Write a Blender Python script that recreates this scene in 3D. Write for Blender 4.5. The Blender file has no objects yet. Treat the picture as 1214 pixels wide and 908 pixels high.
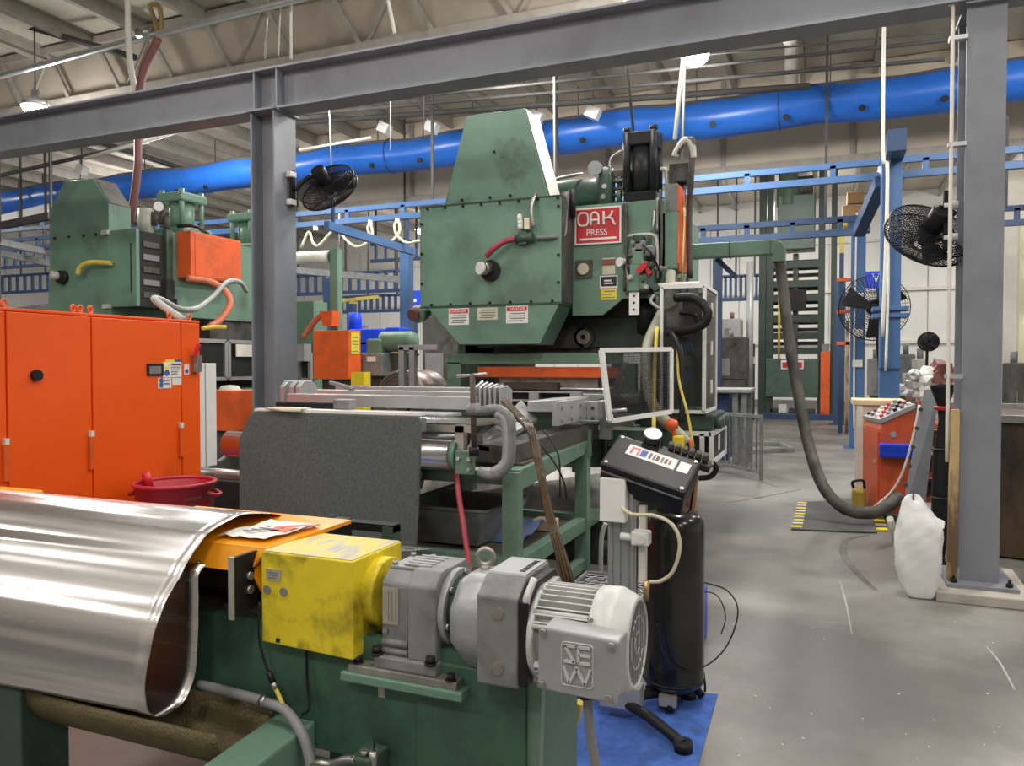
import bpy, bmesh, math, random
from mathutils import Vector, Matrix
random.seed(7)
V = Vector
PI = math.pi
scene = bpy.context.scene
C = scene.collection

# ---------------------------------------------------------------- camera
F_PX, YAW, PITCH, EYE = 910.0, math.radians(22.3), math.atan(22 / 910.0), 1.65
cam_d = bpy.data.cameras.new('camera')
cam = bpy.data.objects.new('camera', cam_d)
C.objects.link(cam)
cam.location = (0, 0, EYE)
cam.rotation_euler = (PI / 2 - PITCH, 0, YAW)
cam_d.sensor_width = 36.0
cam_d.lens = F_PX / 1214 * 36.0
cam_d.clip_start, cam_d.clip_end = 0.05, 200
scene.camera = cam

# ---------------------------------------------------------------- world and exposure
w = bpy.data.worlds.new('world')
scene.world = w
w.use_nodes = True
w.node_tree.nodes['Background'].inputs[0].default_value = (0.93, 0.96, 1.0, 1)
w.node_tree.nodes['Background'].inputs[1].default_value = 0.42
scene.view_settings.view_transform = 'Standard'
scene.view_settings.look = 'None'
scene.view_settings.gamma = 1.0
scene.view_settings.use_curve_mapping = False
scene.view_settings.exposure = 0.17
LAMP_W = 175

# ---------------------------------------------------------------- helpers
_fw = V((-math.sin(YAW) * math.cos(PITCH), math.cos(YAW) * math.cos(PITCH), -math.sin(PITCH)))
_rt = V((math.cos(YAW), math.sin(YAW), 0))
_up = _rt.cross(_fw)


def A(x, y, X=None, Y=None, Z=None):
    """point of the place seen at photo pixel x, y that lies on the plane X, Y or Z"""
    d = _fw + _rt * ((x - 607) / F_PX) + _up * ((454 - y) / F_PX)
    t = X / d.x if X is not None else Y / d.y if Y is not None else (Z - EYE) / d.z
    return V((0, 0, EYE)) + d * t


ORG = {}


def tag(o, label=None, cat=None, group=None, kind=None):
    if label: o['label'] = label
    if cat: o['category'] = cat
    if group: o['group'] = group
    if kind: o['kind'] = kind
    return o


def thing(name, label, cat, loc=(0, 0, 0), group=None):
    o = bpy.data.objects.new(name, None)
    o.empty_display_size = 0.1
    C.objects.link(o)
    o.location = loc
    ORG[o] = V(loc)
    return tag(o, label, cat, group)


def smooth_path(pts, k=6):
    pts = [V(p) for p in pts]
    if len(pts) < 3: return pts
    P = [pts[0] * 2 - pts[1]] + pts + [pts[-1] * 2 - pts[-2]]
    out = []
    for i in range(1, len(P) - 2):
        a, b, c, d = P[i - 1:i + 3]
        for j in range(k):
            t = j / k
            out.append(0.5 * ((2 * b) + (c - a) * t + (2 * a - 5 * b + 4 * c - d) * t * t + (3 * b - a - 3 * c + d) * t ** 3))
    out.append(pts[-1])
    return out


def frame(d):
    d = d.normalized()
    u = d.cross(V((0, 0, 1)))
    if u.length < 1e-4: u = V((1, 0, 0))
    u.normalize()
    return u, u.cross(d).normalized()


class MB:
    def __init__(self):
        self.v, self.f, self.s = [], [], []

    def add(self, vs, fs, smooth=False):
        n = len(self.v)
        self.v += [V(p) for p in vs]
        for f in fs:
            self.f.append([i + n for i in f]); self.s.append(smooth)
        return self

    def hexa(self, c):
        return self.add(c, [(0, 1, 2, 3), (4, 7, 6, 5), (0, 4, 5, 1), (1, 5, 6, 2), (2, 6, 7, 3), (3, 7, 4, 0)])

    def box(self, x0, x1, y0, y1, z0, z1):
        return self.hexa([(x0, y0, z0), (x1, y0, z0), (x1, y1, z0), (x0, y1, z0), (x0, y0, z1), (x1, y0, z1), (x1, y1, z1), (x0, y1, z1)])

    def bar(self, p, q, w, h=None, up=None):
        p, q = V(p), V(q); h = h or w
        d = (q - p).normalized()
        if up is None:
            u, n = frame(d)
        else:
            u = d.cross(V(up)).normalized(); n = u.cross(d)
        a, b = u * w / 2, n * h / 2
        return self.hexa([p - a - b, p + a - b, p + a + b, p - a + b, q - a - b, q + a - b, q + a + b, q - a + b])

    def slab(self, c, t):
        """four corners pushed apart by thickness t along their normal"""
        c = [V(p) for p in c]
        n = (c[1] - c[0]).cross(c[3] - c[0]).normalized() * t
        return self.hexa(c + [p + n for p in c])

    def cyl(self, p, q, r, r2=None, n=16, cap=True):
        p, q = V(p), V(q); r2 = r if r2 is None else r2
        u, w_ = frame(q - p)
        vs = []
        for c, rr in ((p, r), (q, r2)):
            for i in range(n):
                a = 2 * PI * i / n
                vs.append(c + (u * math.cos(a) + w_ * math.sin(a)) * rr)
        self.add(vs, [(i, (i + 1) % n, n + (i + 1) % n, n + i) for i in range(n)], True)
        if cap:
            self.add(vs, [tuple(range(n)), tuple(range(n, 2 * n))])
        return self

    def tube(self, pts, r, n=8, k=6, smooth=True):
        P = smooth_path(pts, k) if smooth else [V(p) for p in pts]
        vs, fs = [], []
        u = None
        for i, p in enumerate(P):
            d = (P[min(i + 1, len(P) - 1)] - P[max(i - 1, 0)])
            if d.length < 1e-7: d = V((0, 0, 1))
            d.normalize()
            if u is None: u, _ = frame(d)
            u = (u - d * u.dot(d)).normalized(); x = d.cross(u)
            for j in range(n):
                a = 2 * PI * j / n
                vs.append(p + (u * math.cos(a) + x * math.sin(a)) * r)
        m = len(P)
        for i in range(m - 1):
            for j in range(n):
                fs.append((i * n + j, i * n + (j + 1) % n, (i + 1) * n + (j + 1) % n, (i + 1) * n + j))
        self.add(vs, fs, True)
        return self.add(vs, [tuple(range(n)), tuple(range((m - 1) * n, m * n))])

    def prism(self, poly, axis, a, b):
        def P(p, t):
            return {'x': (t, p[0], p[1]), 'y': (p[0], t, p[1]), 'z': (p[0], p[1], t)}[axis]
        n = len(poly)
        vs = [P(p, a) for p in poly] + [P(p, b) for p in poly]
        return self.add(vs, [tuple(range(n)), tuple(range(n, 2 * n))] + [(i, (i + 1) % n, n + (i + 1) % n, n + i) for i in range(n)])

    def lathe(self, prof, o=(0, 0, 0), d=(0, 0, 1), n=24, smooth=True):
        o, d = V(o), V(d).normalized()
        u, x = frame(d)
        vs, fs = [], []
        for r, z in prof:
            for j in range(n):
                a = 2 * PI * j / n
                vs.append(o + d * z + (u * math.cos(a) + x * math.sin(a)) * max(r, 1e-4))
        for i in range(len(prof) - 1):
            for j in range(n):
                fs.append((i * n + j, i * n + (j + 1) % n, (i + 1) * n + (j + 1) % n, (i + 1) * n + j))
        return self.add(vs, fs, smooth)

    def ring(self, c, d, R, r, n=24, m=8, a0=0, a1=2 * PI):
        c = V(c); u, x = frame(V(d))
        full = abs(a1 - a0 - 2 * PI) < 1e-6
        pts = [c + (u * math.cos(a0 + (a1 - a0) * i / n) + x * math.sin(a0 + (a1 - a0) * i / n)) * R for i in range(n + 1)]
        return self.tube(pts, r, m, smooth=False)

    def grid(self, rows, smooth=True):
        n = len(rows[0]); vs = [p for r in rows for p in r]
        return self.add(vs, [(i * n + j, i * n + j + 1, (i + 1) * n + j + 1, (i + 1) * n + j) for i in range(len(rows) - 1) for j in range(n - 1)], smooth)

    def build(self, name, mat, parent=None, bevel=0, solid=0, recalc=True):
        me = bpy.data.meshes.new(name)
        if parent is not None:
            org = ORG[parent]
        else:
            lo = [min(p[i] for p in self.v) for i in range(3)]; hi = [max(p[i] for p in self.v) for i in range(3)]
            org = V(((lo[0] + hi[0]) / 2, (lo[1] + hi[1]) / 2, lo[2]))
        me.from_pydata([p - org for p in self.v], [], self.f)
        me.polygons.foreach_set('use_smooth', self.s)
        if recalc:
            bm = bmesh.new(); bm.from_mesh(me)
            bmesh.ops.remove_doubles(bm, verts=bm.verts, dist=1e-6)
            bmesh.ops.recalc_face_normals(bm, faces=bm.faces)
            bm.to_mesh(me); bm.free()
        me.materials.append(mat)
        o = bpy.data.objects.new(name, me)
        C.objects.link(o)
        ORG[o] = org
        if parent is not None: o.parent = parent
        else: o.location = org
        if solid:
            md = o.modifiers.new('solid', 'SOLIDIFY'); md.thickness = solid; md.offset = 0
        if bevel:
            md = o.modifiers.new('bevel', 'BEVEL'); md.width = bevel; md.segments = 2; md.limit_method = 'ANGLE'; md.angle_limit = 0.7
        return o


def B(x0, x1, y0, y1, z0, z1): return MB().box(x0, x1, y0, y1, z0, z1)
def CY(*a, **k): return MB().cyl(*a, **k)
def TU(*a, **k): return MB().tube(*a, **k)
def BAR(*a, **k): return MB().bar(*a, **k)


def text(name, s, mat, parent, o, xd, ud, size, depth=0.001, align='CENTER'):
    cu = bpy.data.curves.new('t', 'FONT'); cu.body = s; cu.size = size; cu.extrude = depth; cu.align_x = align; cu.align_y = 'CENTER'
    t = bpy.data.objects.new('t', cu)
    me = bpy.data.meshes.new_from_object(t)
    bpy.data.objects.remove(t); bpy.data.curves.remove(cu)
    xd, ud = V(xd).normalized(), V(ud).normalized(); nd = xd.cross(ud)
    org = ORG[parent]
    for v_ in me.vertices:
        v_.co = V(o) + xd * v_.co.x + ud * v_.co.y + nd * v_.co.z - org
    me.materials.clear(); me.materials.append(mat); me.name = name
    ob = bpy.data.objects.new(name, me); C.objects.link(ob); ob.parent = parent; ORG[ob] = org
    return ob


def dup(root, off, label=None, group=None):
    r = root.copy(); C.objects.link(r); r.location = root.location + V(off); ORG[r] = ORG[root] + V(off)
    if label: r['label'] = label
    if group: r['group'] = group
    for ch in list(root.children):
        c = ch.copy(); C.objects.link(c); c.parent = r
        for g in list(ch.children):
            d = g.copy(); C.objects.link(d); d.parent = c
    return r


# ---------------------------------------------------------------- materials
M = {}


def mat(name, col, rough=0.5, metal=0.0, var=0.18, scale=5, bump=0.0, bscale=60, grime=None, gamt=0.5, gscale=3, glo=0.5, stretch=None, bdet=3, coat=0, alpha=1, emit=None, estr=0, trans=0, spec=0.5):
    m = bpy.data.materials.new(name); m.use_nodes = True
    nt = m.node_tree; N, L = nt.nodes, nt.links
    b = N['Principled BSDF']
    b.inputs['Roughness'].default_value = rough; b.inputs['Metallic'].default_value = metal
    b.inputs['Coat Weight'].default_value = coat; b.inputs['Specular IOR Level'].default_value = spec
    b.inputs['Transmission Weight'].default_value = trans
    b.inputs['Alpha'].default_value = alpha
    tc = N.new('ShaderNodeTexCoord'); mp = N.new('ShaderNodeMapping')
    if stretch: mp.inputs['Scale'].default_value = stretch
    L.new(tc.outputs['Object'], mp.inputs['Vector'])

    def noise(sc, det=6):
        n = N.new('ShaderNodeTexNoise'); n.inputs['Scale'].default_value = sc; n.inputs['Detail'].default_value = det; n.inputs['Roughness'].default_value = 0.6
        L.new(mp.outputs['Vector'], n.inputs['Vector']); return n

    def ramp(src, lo, hi, c0, c1):
        r = N.new('ShaderNodeValToRGB'); r.color_ramp.elements[0].position = lo; r.color_ramp.elements[1].position = hi
        r.color_ramp.elements[0].color = c0; r.color_ramp.elements[1].color = c1
        L.new(src, r.inputs['Fac']); return r
    n1 = noise(scale)
    d = [c * (1 - var) for c in col]; u = [min(1, c * (1 + var)) for c in col]
    r1 = ramp(n1.outputs['Fac'], 0.3, 0.7, (*d, 1), (*u, 1))
    out = r1.outputs['Color']
    if grime:
        n2 = noise(gscale, 10)
        r2 = ramp(n2.outputs['Fac'], glo, glo + 0.15, (0, 0, 0, 1), (gamt, gamt, gamt, 1))
        mx = N.new('ShaderNodeMix'); mx.data_type = 'RGBA'
        L.new(r2.outputs['Color'], mx.inputs['Factor']); L.new(out, mx.inputs['A']); mx.inputs['B'].default_value = (*grime, 1)
        out = mx.outputs['Result']
    L.new(out, b.inputs['Base Color'])
    rr = N.new('ShaderNodeMapRange'); rr.inputs['To Min'].default_value = max(0.02, rough - 0.1); rr.inputs['To Max'].default_value = min(1, rough + 0.12)
    L.new(n1.outputs['Fac'], rr.inputs['Value']); L.new(rr.outputs['Result'], b.inputs['Roughness'])
    if bump:
        n3 = noise(bscale, bdet); bp = N.new('ShaderNodeBump'); bp.inputs['Strength'].default_value = bump; bp.inputs['Distance'].default_value = 0.01
        L.new(n3.outputs['Fac'], bp.inputs['Height']); L.new(bp.outputs['Normal'], b.inputs['Normal'])
    if emit:
        b.inputs['Emission Color'].default_value = (*emit, 1); b.inputs['Emission Strength'].default_value = estr
    M[name] = m
    return m


mat('floor', (0.215, 0.207, 0.192), 0.40, var=0.42, scale=0.9, grime=(0.085, 0.078, 0.070), gamt=0.75, gscale=0.42, glo=0.46, bump=0.05, bscale=25)
mat('roof', (0.62, 0.57, 0.49), 0.8, var=0.12, scale=0.6, grime=(0.4, 0.36, 0.31), gamt=0.4, gscale=0.5)
mat('roof_steel', (0.36, 0.33, 0.29), 0.7, var=0.15)
mat('roof_dark', (0.06, 0.057, 0.055), 0.7, var=0.2)
mat('band', (0.66, 0.58, 0.47), 0.85, var=0.08, scale=0.7)
mat('truss_band', (0.44, 0.39, 0.32), 0.85, var=0.1, scale=0.7, grime=(0.30, 0.26, 0.21), gamt=0.5, gscale=0.8)
mat('white_wall', (0.78, 0.77, 0.74), 0.7, var=0.06, scale=0.6)
mat('grey_paint', (0.235, 0.250, 0.285), 0.42, var=0.07, scale=2.5, grime=(0.12, 0.12, 0.125), gamt=0.35, gscale=1.6)
mat('concrete', (0.42, 0.39, 0.34), 0.85, var=0.2, bump=0.2)
mat('press_green', (0.148, 0.262, 0.194), 0.38, var=0.10, scale=2.2, grime=(0.055, 0.075, 0.06), gamt=0.45, gscale=1.7)
mat('worn_green', (0.148, 0.262, 0.194), 0.45, var=0.12, scale=3, grime=(0.03, 0.04, 0.035), gamt=0.85, gscale=1.5, glo=0.53)
mat('dark_green', (0.045, 0.085, 0.062), 0.45, var=0.25, scale=4, grime=(0.02, 0.02, 0.018), gamt=0.7, gscale=3)
mat('frame_green', (0.055, 0.130, 0.085), 0.4, var=0.15, scale=3, grime=(0.02, 0.03, 0.025), gamt=0.6, gscale=3.5)
mat('table_green', (0.135, 0.235, 0.17), 0.45, var=0.12, scale=4, grime=(0.05, 0.07, 0.055), gamt=0.5, gscale=4)
mat('pale_trim', (0.48, 0.47, 0.41), 0.5, var=0.1)
mat('orange', (0.88, 0.105, 0.006), 0.36, var=0.05, scale=1.5)
mat('worn_orange', (0.78, 0.12, 0.02), 0.42, var=0.12, scale=4, grime=(0.35, 0.08, 0.03), gamt=0.5)
mat('console_red', (0.60, 0.10, 0.035), 0.42, var=0.12, scale=4, grime=(0.3, 0.05, 0.02), gamt=0.5)
mat('amber', (0.92, 0.36, 0.008), 0.35, var=0.05, scale=4, grime=(0.6, 0.2, 0.01), gamt=0.4)
mat('yellow', (0.76, 0.60, 0.022), 0.42, var=0.10, scale=9, grime=(0.16, 0.115, 0.015), gamt=0.8, gscale=6, glo=0.52, bump=0.05, bscale=30)
mat('yellow_worn_top', (0.70, 0.60, 0.14), 0.5, var=0.15, scale=9, grime=(0.42, 0.42, 0.44), gamt=1.0, gscale=9, glo=0.46, stretch=(2.2, 0.8, 1))
mat('safety_yellow', (0.80, 0.60, 0.02), 0.5, var=0.1)
mat('gear_grey', (0.22, 0.226, 0.226), 0.42, var=0.14, scale=10, grime=(0.10, 0.10, 0.095), gamt=0.6, gscale=8, glo=0.5, bump=0.08, bscale=90)
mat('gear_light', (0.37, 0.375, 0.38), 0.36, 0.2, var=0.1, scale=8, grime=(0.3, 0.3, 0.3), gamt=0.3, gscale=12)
mat('motor_silver', (0.60, 0.60, 0.59), 0.42, 0.12, var=0.06, scale=9, grime=(0.45, 0.43, 0.4), gamt=0.35, gscale=11)
mat('raw_steel', (0.42, 0.41, 0.39), 0.33, 0.85, var=0.2, scale=9, grime=(0.2, 0.17, 0.14), gamt=0.6, gscale=8)
mat('plate_steel', (0.36, 0.34, 0.30), 0.42, 0.7, var=0.25, scale=8, grime=(0.16, 0.13, 0.1), gamt=0.7, gscale=6)
mat('sheet_steel', (0.74, 0.72, 0.71), 0.24, 1.0, var=0.05, scale=3, stretch=(0.10, 5, 5), bump=0.5, bscale=1.6, bdet=1.0)
mat('bright_steel', (0.78, 0.78, 0.78), 0.22, 1.0, var=0.06, scale=6)
mat('aluminium', (0.54, 0.55, 0.56), 0.36, 0.7, var=0.07, scale=5)
mat('white_paint', (0.80, 0.80, 0.78), 0.45, var=0.05)
mat('off_white', (0.74, 0.71, 0.64), 0.55, var=0.08)
mat('black', (0.016, 0.016, 0.018), 0.40, var=0.25, scale=8, spec=0.25)
mat('black_gloss', (0.012, 0.012, 0.013), 0.22, var=0.3, scale=6, coat=0.3)
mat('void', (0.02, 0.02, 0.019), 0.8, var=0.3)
mat('dark_grime', (0.075, 0.07, 0.06), 0.6, var=0.4, scale=5, grime=(0.02, 0.018, 0.015), gamt=0.8, gscale=4)
mat('rust_brown', (0.085, 0.060, 0.048), 0.6, var=0.35, scale=6, grime=(0.05, 0.035, 0.03), gamt=0.7)
mat('felt', (0.098, 0.113, 0.111), 0.95, var=0.30, scale=60, bump=0.3, bscale=220, grime=(0.15, 0.165, 0.16), gamt=0.3, gscale=40)
mat('red_plastic', (0.46, 0.022, 0.045), 0.4, var=0.08, scale=4, grime=(0.25, 0.015, 0.03), gamt=0.35)
mat('red_paint', (0.60, 0.018, 0.028), 0.35, var=0.08, grime=(0.35, 0.03, 0.03), gamt=0.4)
mat('red_hose', (0.40, 0.05, 0.07), 0.45)
mat('orange_hose', (0.62, 0.18, 0.09), 0.5)
mat('maroon', (0.20, 0.075, 0.07), 0.5)
mat('blue_duct', (0.022, 0.150, 0.62), 0.30, var=0.14, scale=1.2)
mat('blue_paint', (0.055, 0.135, 0.31), 0.4, var=0.1, scale=2)
mat('blue_dark', (0.028, 0.062, 0.15), 0.45, var=0.12, scale=2)
mat('blue_mat', (0.045, 0.12, 0.42), 0.9, var=0.35, scale=14, bump=0.6, bscale=70, grime=(0.03, 0.06, 0.2), gamt=0.6, gscale=6)
mat('blue_bin', (0.01, 0.06, 0.68), 0.35, var=0.05)
mat('blue_cloth', (0.10, 0.14, 0.30), 0.8, var=0.4, scale=9)
mat('yellow_hose', (0.70, 0.56, 0.10), 0.5)
mat('cream_hose', (0.70, 0.66, 0.46), 0.5, var=0.06)
mat('grey_hose', (0.36, 0.38, 0.36), 0.5, var=0.1)
mat('conduit_grey', (0.23, 0.23, 0.235), 0.5, var=0.12, scale=12)
mat('oily_brown', (0.085, 0.055, 0.028), 0.25, var=0.45, scale=10)
mat('brass', (0.55, 0.40, 0.18), 0.35, 0.8)
mat('copper', (0.55, 0.25, 0.13), 0.45, 0.3)
mat('wood', (0.60, 0.42, 0.20), 0.7, var=0.2, scale=5, stretch=(1, 1, 0.3), grime=(0.13, 0.075, 0.04), gamt=0.95, gscale=4.5, glo=0.42)
mat('clean_wood', (0.68, 0.52, 0.32), 0.65, var=0.12, scale=5)
mat('cardboard', (0.42, 0.28, 0.15), 0.8, var=0.12)
mat('bag', (0.80, 0.80, 0.80), 0.5, var=0.05, bump=0.35, bscale=14)
mat('label_white', (0.80, 0.79, 0.75), 0.5, var=0.05)
mat('label_cream', (0.58, 0.55, 0.40), 0.5, var=0.1)
mat('label_yellow', (0.82, 0.70, 0.03), 0.45, var=0.05)
mat('ink', (0.03, 0.03, 0.032), 0.6, var=0.1)
mat('ink_grey', (0.20, 0.20, 0.20), 0.6, var=0.1)
mat('ink_blue', (0.05, 0.12, 0.40), 0.5, var=0.1)
mat('nameplate', (0.52, 0.48, 0.40), 0.35, 0.5, var=0.15, scale=30)
mat('smoke_panel', (0.03, 0.035, 0.035), 0.15, var=0.1, alpha=0.72)
mat('clear_panel', (0.05, 0.055, 0.055), 0.08, var=0.05, alpha=0.55)
mat('mesh_tint', (0.02, 0.022, 0.022), 0.3, var=0.1, alpha=0.5)
mat('olive_hose', (0.40, 0.40, 0.31), 0.5, var=0.1)
mat('tower_dark', (0.032, 0.055, 0.042), 0.5, var=0.2)
mat('tower_green', (0.075, 0.125, 0.095), 0.45, var=0.15)
mat('tank_brown', (0.075, 0.045, 0.022), 0.6, var=0.4, scale=4, grime=(0.018, 0.014, 0.010), gamt=0.95, gscale=3.2, glo=0.44, stretch=(1, 1, 0.45))
mat('dust', (0.16, 0.15, 0.145), 0.9, var=0.2, scale=2)
mat('scuff', (0.36, 0.345, 0.32), 0.7, var=0.25, scale=20)
mat('skid', (0.125, 0.12, 0.112), 0.7, var=0.3, scale=9)
mat('lamp_glow', (1, 1, 1), 0.5, emit=(1.0, 0.96, 0.88), estr=30)
mat('window_glow', (0.9, 0.93, 0.95), 0.5, emit=(0.93, 0.97, 1.0), estr=1.3)
mat('trough_mesh', (0.15, 0.12, 0.055), 0.5, 0.3, var=0.25, scale=12, bump=0.8, bscale=120)
mat('coil_edge', (0.30, 0.24, 0.20), 0.35, 0.8, var=0.3, scale=14, stretch=(0.3, 8, 8))

# ================================================================ the hall
ROOF = 7.9
fl = B(-34, 16, -7, 33, -0.2, 0).build('floor', M['floor']); tag(fl, kind='structure')
cl = B(-34, 16, -7, 33, ROOF, ROOF + 0.2).build('ceiling', M['roof']); tag(cl, kind='structure')
jx = MB().box(-0.05, 0.05, 2, 33, ROOF - 0.30, ROOF - 0.26).box(-0.012, 0.012, 2, 33, ROOF - 0.26, ROOF - 0.02).box(-0.06, 0.06, 2, 33, ROOF - 0.03, ROOF + 0.0)
j0 = None
for i in range(26):
    x = -29.5 + 1.38 * i
    if j0 is None:
        j0 = MB().add([p + V((x, 0, 0)) for p in jx.v], jx.f).build('joist', M['roof_steel'], cl); base = x
    else:
        j = j0.copy(); C.objects.link(j); j.location.x = x - base
# deep plated truss over the near bay, its web members in front
wb = B(-26, 8, 10.75, 10.85, 6.75, ROOF - 0.02).build('wall_truss', M['truss_band']); tag(wb, kind='structure')
B(-26, 8, 10.55, 10.75, 6.66, 6.80).build('bottom_chord', M['roof_steel'], wb)
B(-26, 8, 10.55, 10.75, 7.70, 7.84).build('top_chord', M['roof_steel'], wb)
for i in range(14):
    x = -15.5 + 1.32 * i
    BAR((x, 10.60, 7.75), (x + 0.62, 10.60, 6.75), 0.07).build('web_strut', M['roof_steel'], wb)
    if i % 2 == 0:
        BAR((x + 0.62, 10.68, 6.75), (x + 1.24, 10.68, 7.75), 0.04).build('web_strut', M['roof_steel'], wb)
# drop wall behind the blue duct
wd = B(-13.5, 16, 17.5, 17.65, 5.9, ROOF - 0.02).build('wall_drop', M['band']); tag(wd, kind='structure')
B(-13.5, 16, 17.38, 17.5, 5.84, 5.98).build('bottom_flange', M['roof_steel'], wd)
for i in range(11):
    x = -12.6 + 2.6 * i
    B(x, x + 0.10, 17.42, 17.5, 5.98, ROOF - 0.05).build('wall_stud', M['roof_steel'], wd)
# far wall of white sheet panels
wf = B(-34, 16, 31.0, 31.2, 0, ROOF - 0.01).build('wall_back', M['white_wall']); tag(wf, kind='structure')
p0 = None
for i in range(45):
    x = -33.4 + 1.08 * i
    if p0 is None:
        p0 = B(x, x + 1.04, 30.94, 31.0, 0.3, 6.9).build('wall_panel', M['white_wall'], wf, bevel=0.012); bx = x
    else:
        p = p0.copy(); C.objects.link(p); p.location.x = x - bx
B(-34, 16, 30.92, 30.99, 0, 0.3).build('kick_plate', M['ink_grey'], wf)
for z in (2.4, 4.3, 6.1):
    B(-34, 16, 30.84, 30.93, z, z + 0.12).build('girt', M['off_white'], wf)
B(5.6, 8.6, 30.86, 30.93, 0.9, 1.7).build('painted_band', M['safety_yellow'], wf)
wl = B(-34.1, -34.0, -7, 33, 0, ROOF - 0.01).build('wall_left', M['white_wall']); tag(wl, kind='structure')
wr = B(16.0, 16.1, -7, 33, 0, ROOF - 0.01).build('wall_right', M['white_wall']); tag(wr, kind='structure')
wn = B(-34, 16, -7.1, -7.0, 0, ROOF - 0.01).build('wall_front', M['roof_steel']); tag(wn, kind='structure')
B(-34, 16, -7.0, -6.97, 0, 1.6).build('dado', M['ink_grey'], wn)
for i in range(12):
    B(-34, -33.93, -6.5 + 3.3 * i, -3.4 + 3.3 * i, 0.2, 7.4).build('wall_panel', M['white_wall'], wl)

def mark(pts, w_, m='skid', name='tyre_mark', z=0.0012):
    P_ = smooth_path(pts, 6); rows = []
    for i, q_ in enumerate(P_):
        d = (P_[min(i + 1, len(P_) - 1)] - P_[max(i - 1, 0)]); d.z = 0; d.normalize(); nn = V((-d.y, d.x, 0)) * w_ / 2 * (0.6 + 0.4 * math.sin(PI * i / (len(P_) - 1)))
        rows.append([V((q_.x, q_.y, z)) - nn, V((q_.x, q_.y, z)) + nn])
    return MB().grid(rows).build(name, M[m], fl)


mark([A(x, y, Z=0) for x, y in [(1032, 634), (1005, 640), (1000, 655), (1012, 675), (1038, 700)]], 0.065)
mark([A(x, y, Z=0) for x, y in [(995, 686), (1003, 715), (1010, 752)]], 0.012, 'scuff', 'paint_scratch')
mark([A(x, y, Z=0) for x, y in [(970, 736), (995, 739), (1010, 741)]], 0.010, 'scuff', 'paint_scratch')
mark([A(x, y, Z=0) for x, y in [(1168, 765), (1185, 785), (1203, 818)]], 0.012, 'scuff', 'paint_scratch')
mark([A(x, y, Z=0) for x, y in [(840, 551), (870, 553), (900, 555), (930, 556)]], 0.06, 'scuff', 'worn_line')
mark([A(x, y, Z=0) for x, y in [(830, 563), (880, 566), (925, 578)]], 0.05)
mark([A(x, y, Z=0) for x, y in [(860, 596), (900, 590), (950, 580)]], 0.04)

# ---------------------------------------------------------------- lamps of the hall
def lamp(x, y, z, label, power=LAMP_W, seen=False):
    t = thing('high_bay_lamp', label, 'lamp', (x, y, z), 'high bay lamps under the roof')
    MB().lathe([(0.0, 0.30), (0.07, 0.30), (0.08, 0.18), (0.20, 0.12), (0.24, 0.0), (0.22, 0.0), (0.19, 0.09), (0.0, 0.10)], (x, y, z), n=20).build('housing', M['aluminium'], t)
    MB().lathe([(0.0, -0.16), (0.12, -0.14), (0.19, -0.08), (0.22, 0.0), (0.21, 0.03), (0.0, 0.04)], (x, y, z), n=20).build('lens', M['lamp_glow'], t)
    MB().cyl((x, y, z + 0.3), (x, y, ROOF), 0.012, n=6).build('hanger_rod', M['roof_dark'], t)
    ld = bpy.data.lights.new('lamp_light', 'AREA'); ld.shape = 'DISK'; ld.size = 0.9; ld.energy = power * 0.70; ld.color = (1.0, 0.975, 0.935); ld.spread = PI
    lo = bpy.data.objects.new('lamp_light', ld); C.objects.link(lo); lo.parent = t; lo.location = (0, 0, -0.19)
    ud = bpy.data.lights.new('fill_light', 'POINT'); ud.shadow_soft_size = 0.24; ud.energy = power * 0.95; ud.color = ld.color  # extra point light added to brighten the roof and the walls
    uo = bpy.data.objects.new('fill_light', ud); C.objects.link(uo); uo.parent = t; uo.location = (0, 0, -0.36)
    return t


p = A(824, 66, Y=12.6); lamp(p.x, p.y, p.z, 'glaring high bay lamp just under the grey beam, above the press cylinder')
p = A(42, 127, Y=9.6); lamp(p.x, p.y, p.z, 'bright lamp at the far left just above the grey beam')
n = 0
for y in (-4.5, 0.5, 5.5):
    for x in (-11, -5.5, 0, 5.5):
        if y > 5 and x < -8: continue
        n += 1
        lamp(x, y, 7.15, 'high bay lamp hanging over the near floor, above the view', LAMP_W * 0.50)
for x, y, z in ((-5.5, 12.3, 7.2), (-9.5, 12.3, 7.2)):  # unseen lamps added behind the beam to brighten roof and drop wall
    lamp(x, y, z, 'added lamp hidden behind the grey beam, brightening the roof and drop wall')
for x in (-2.5, 3.0):  # two more lamps added out of view to lift roof and drop wall
    lamp(x, 9.2, 6.4, 'added lamp over the press, above the view, brightening the roof', LAMP_W * 0.7)
for y in (21, 27):
    for x in (-15, -8, -1, 6):
        lamp(x, y, 7.0, 'high bay lamp hanging over the far bay behind the drop wall', LAMP_W * 0.75)
for x, y in ((-14, 13.5), (-20, 18), (-26, 12), (4.5, 12.5)):
    lamp(x, y, 7.15, 'high bay lamp hanging over the far left aisle' if x < 0 else 'high bay lamp hanging over the right aisle beyond the column')

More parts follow.
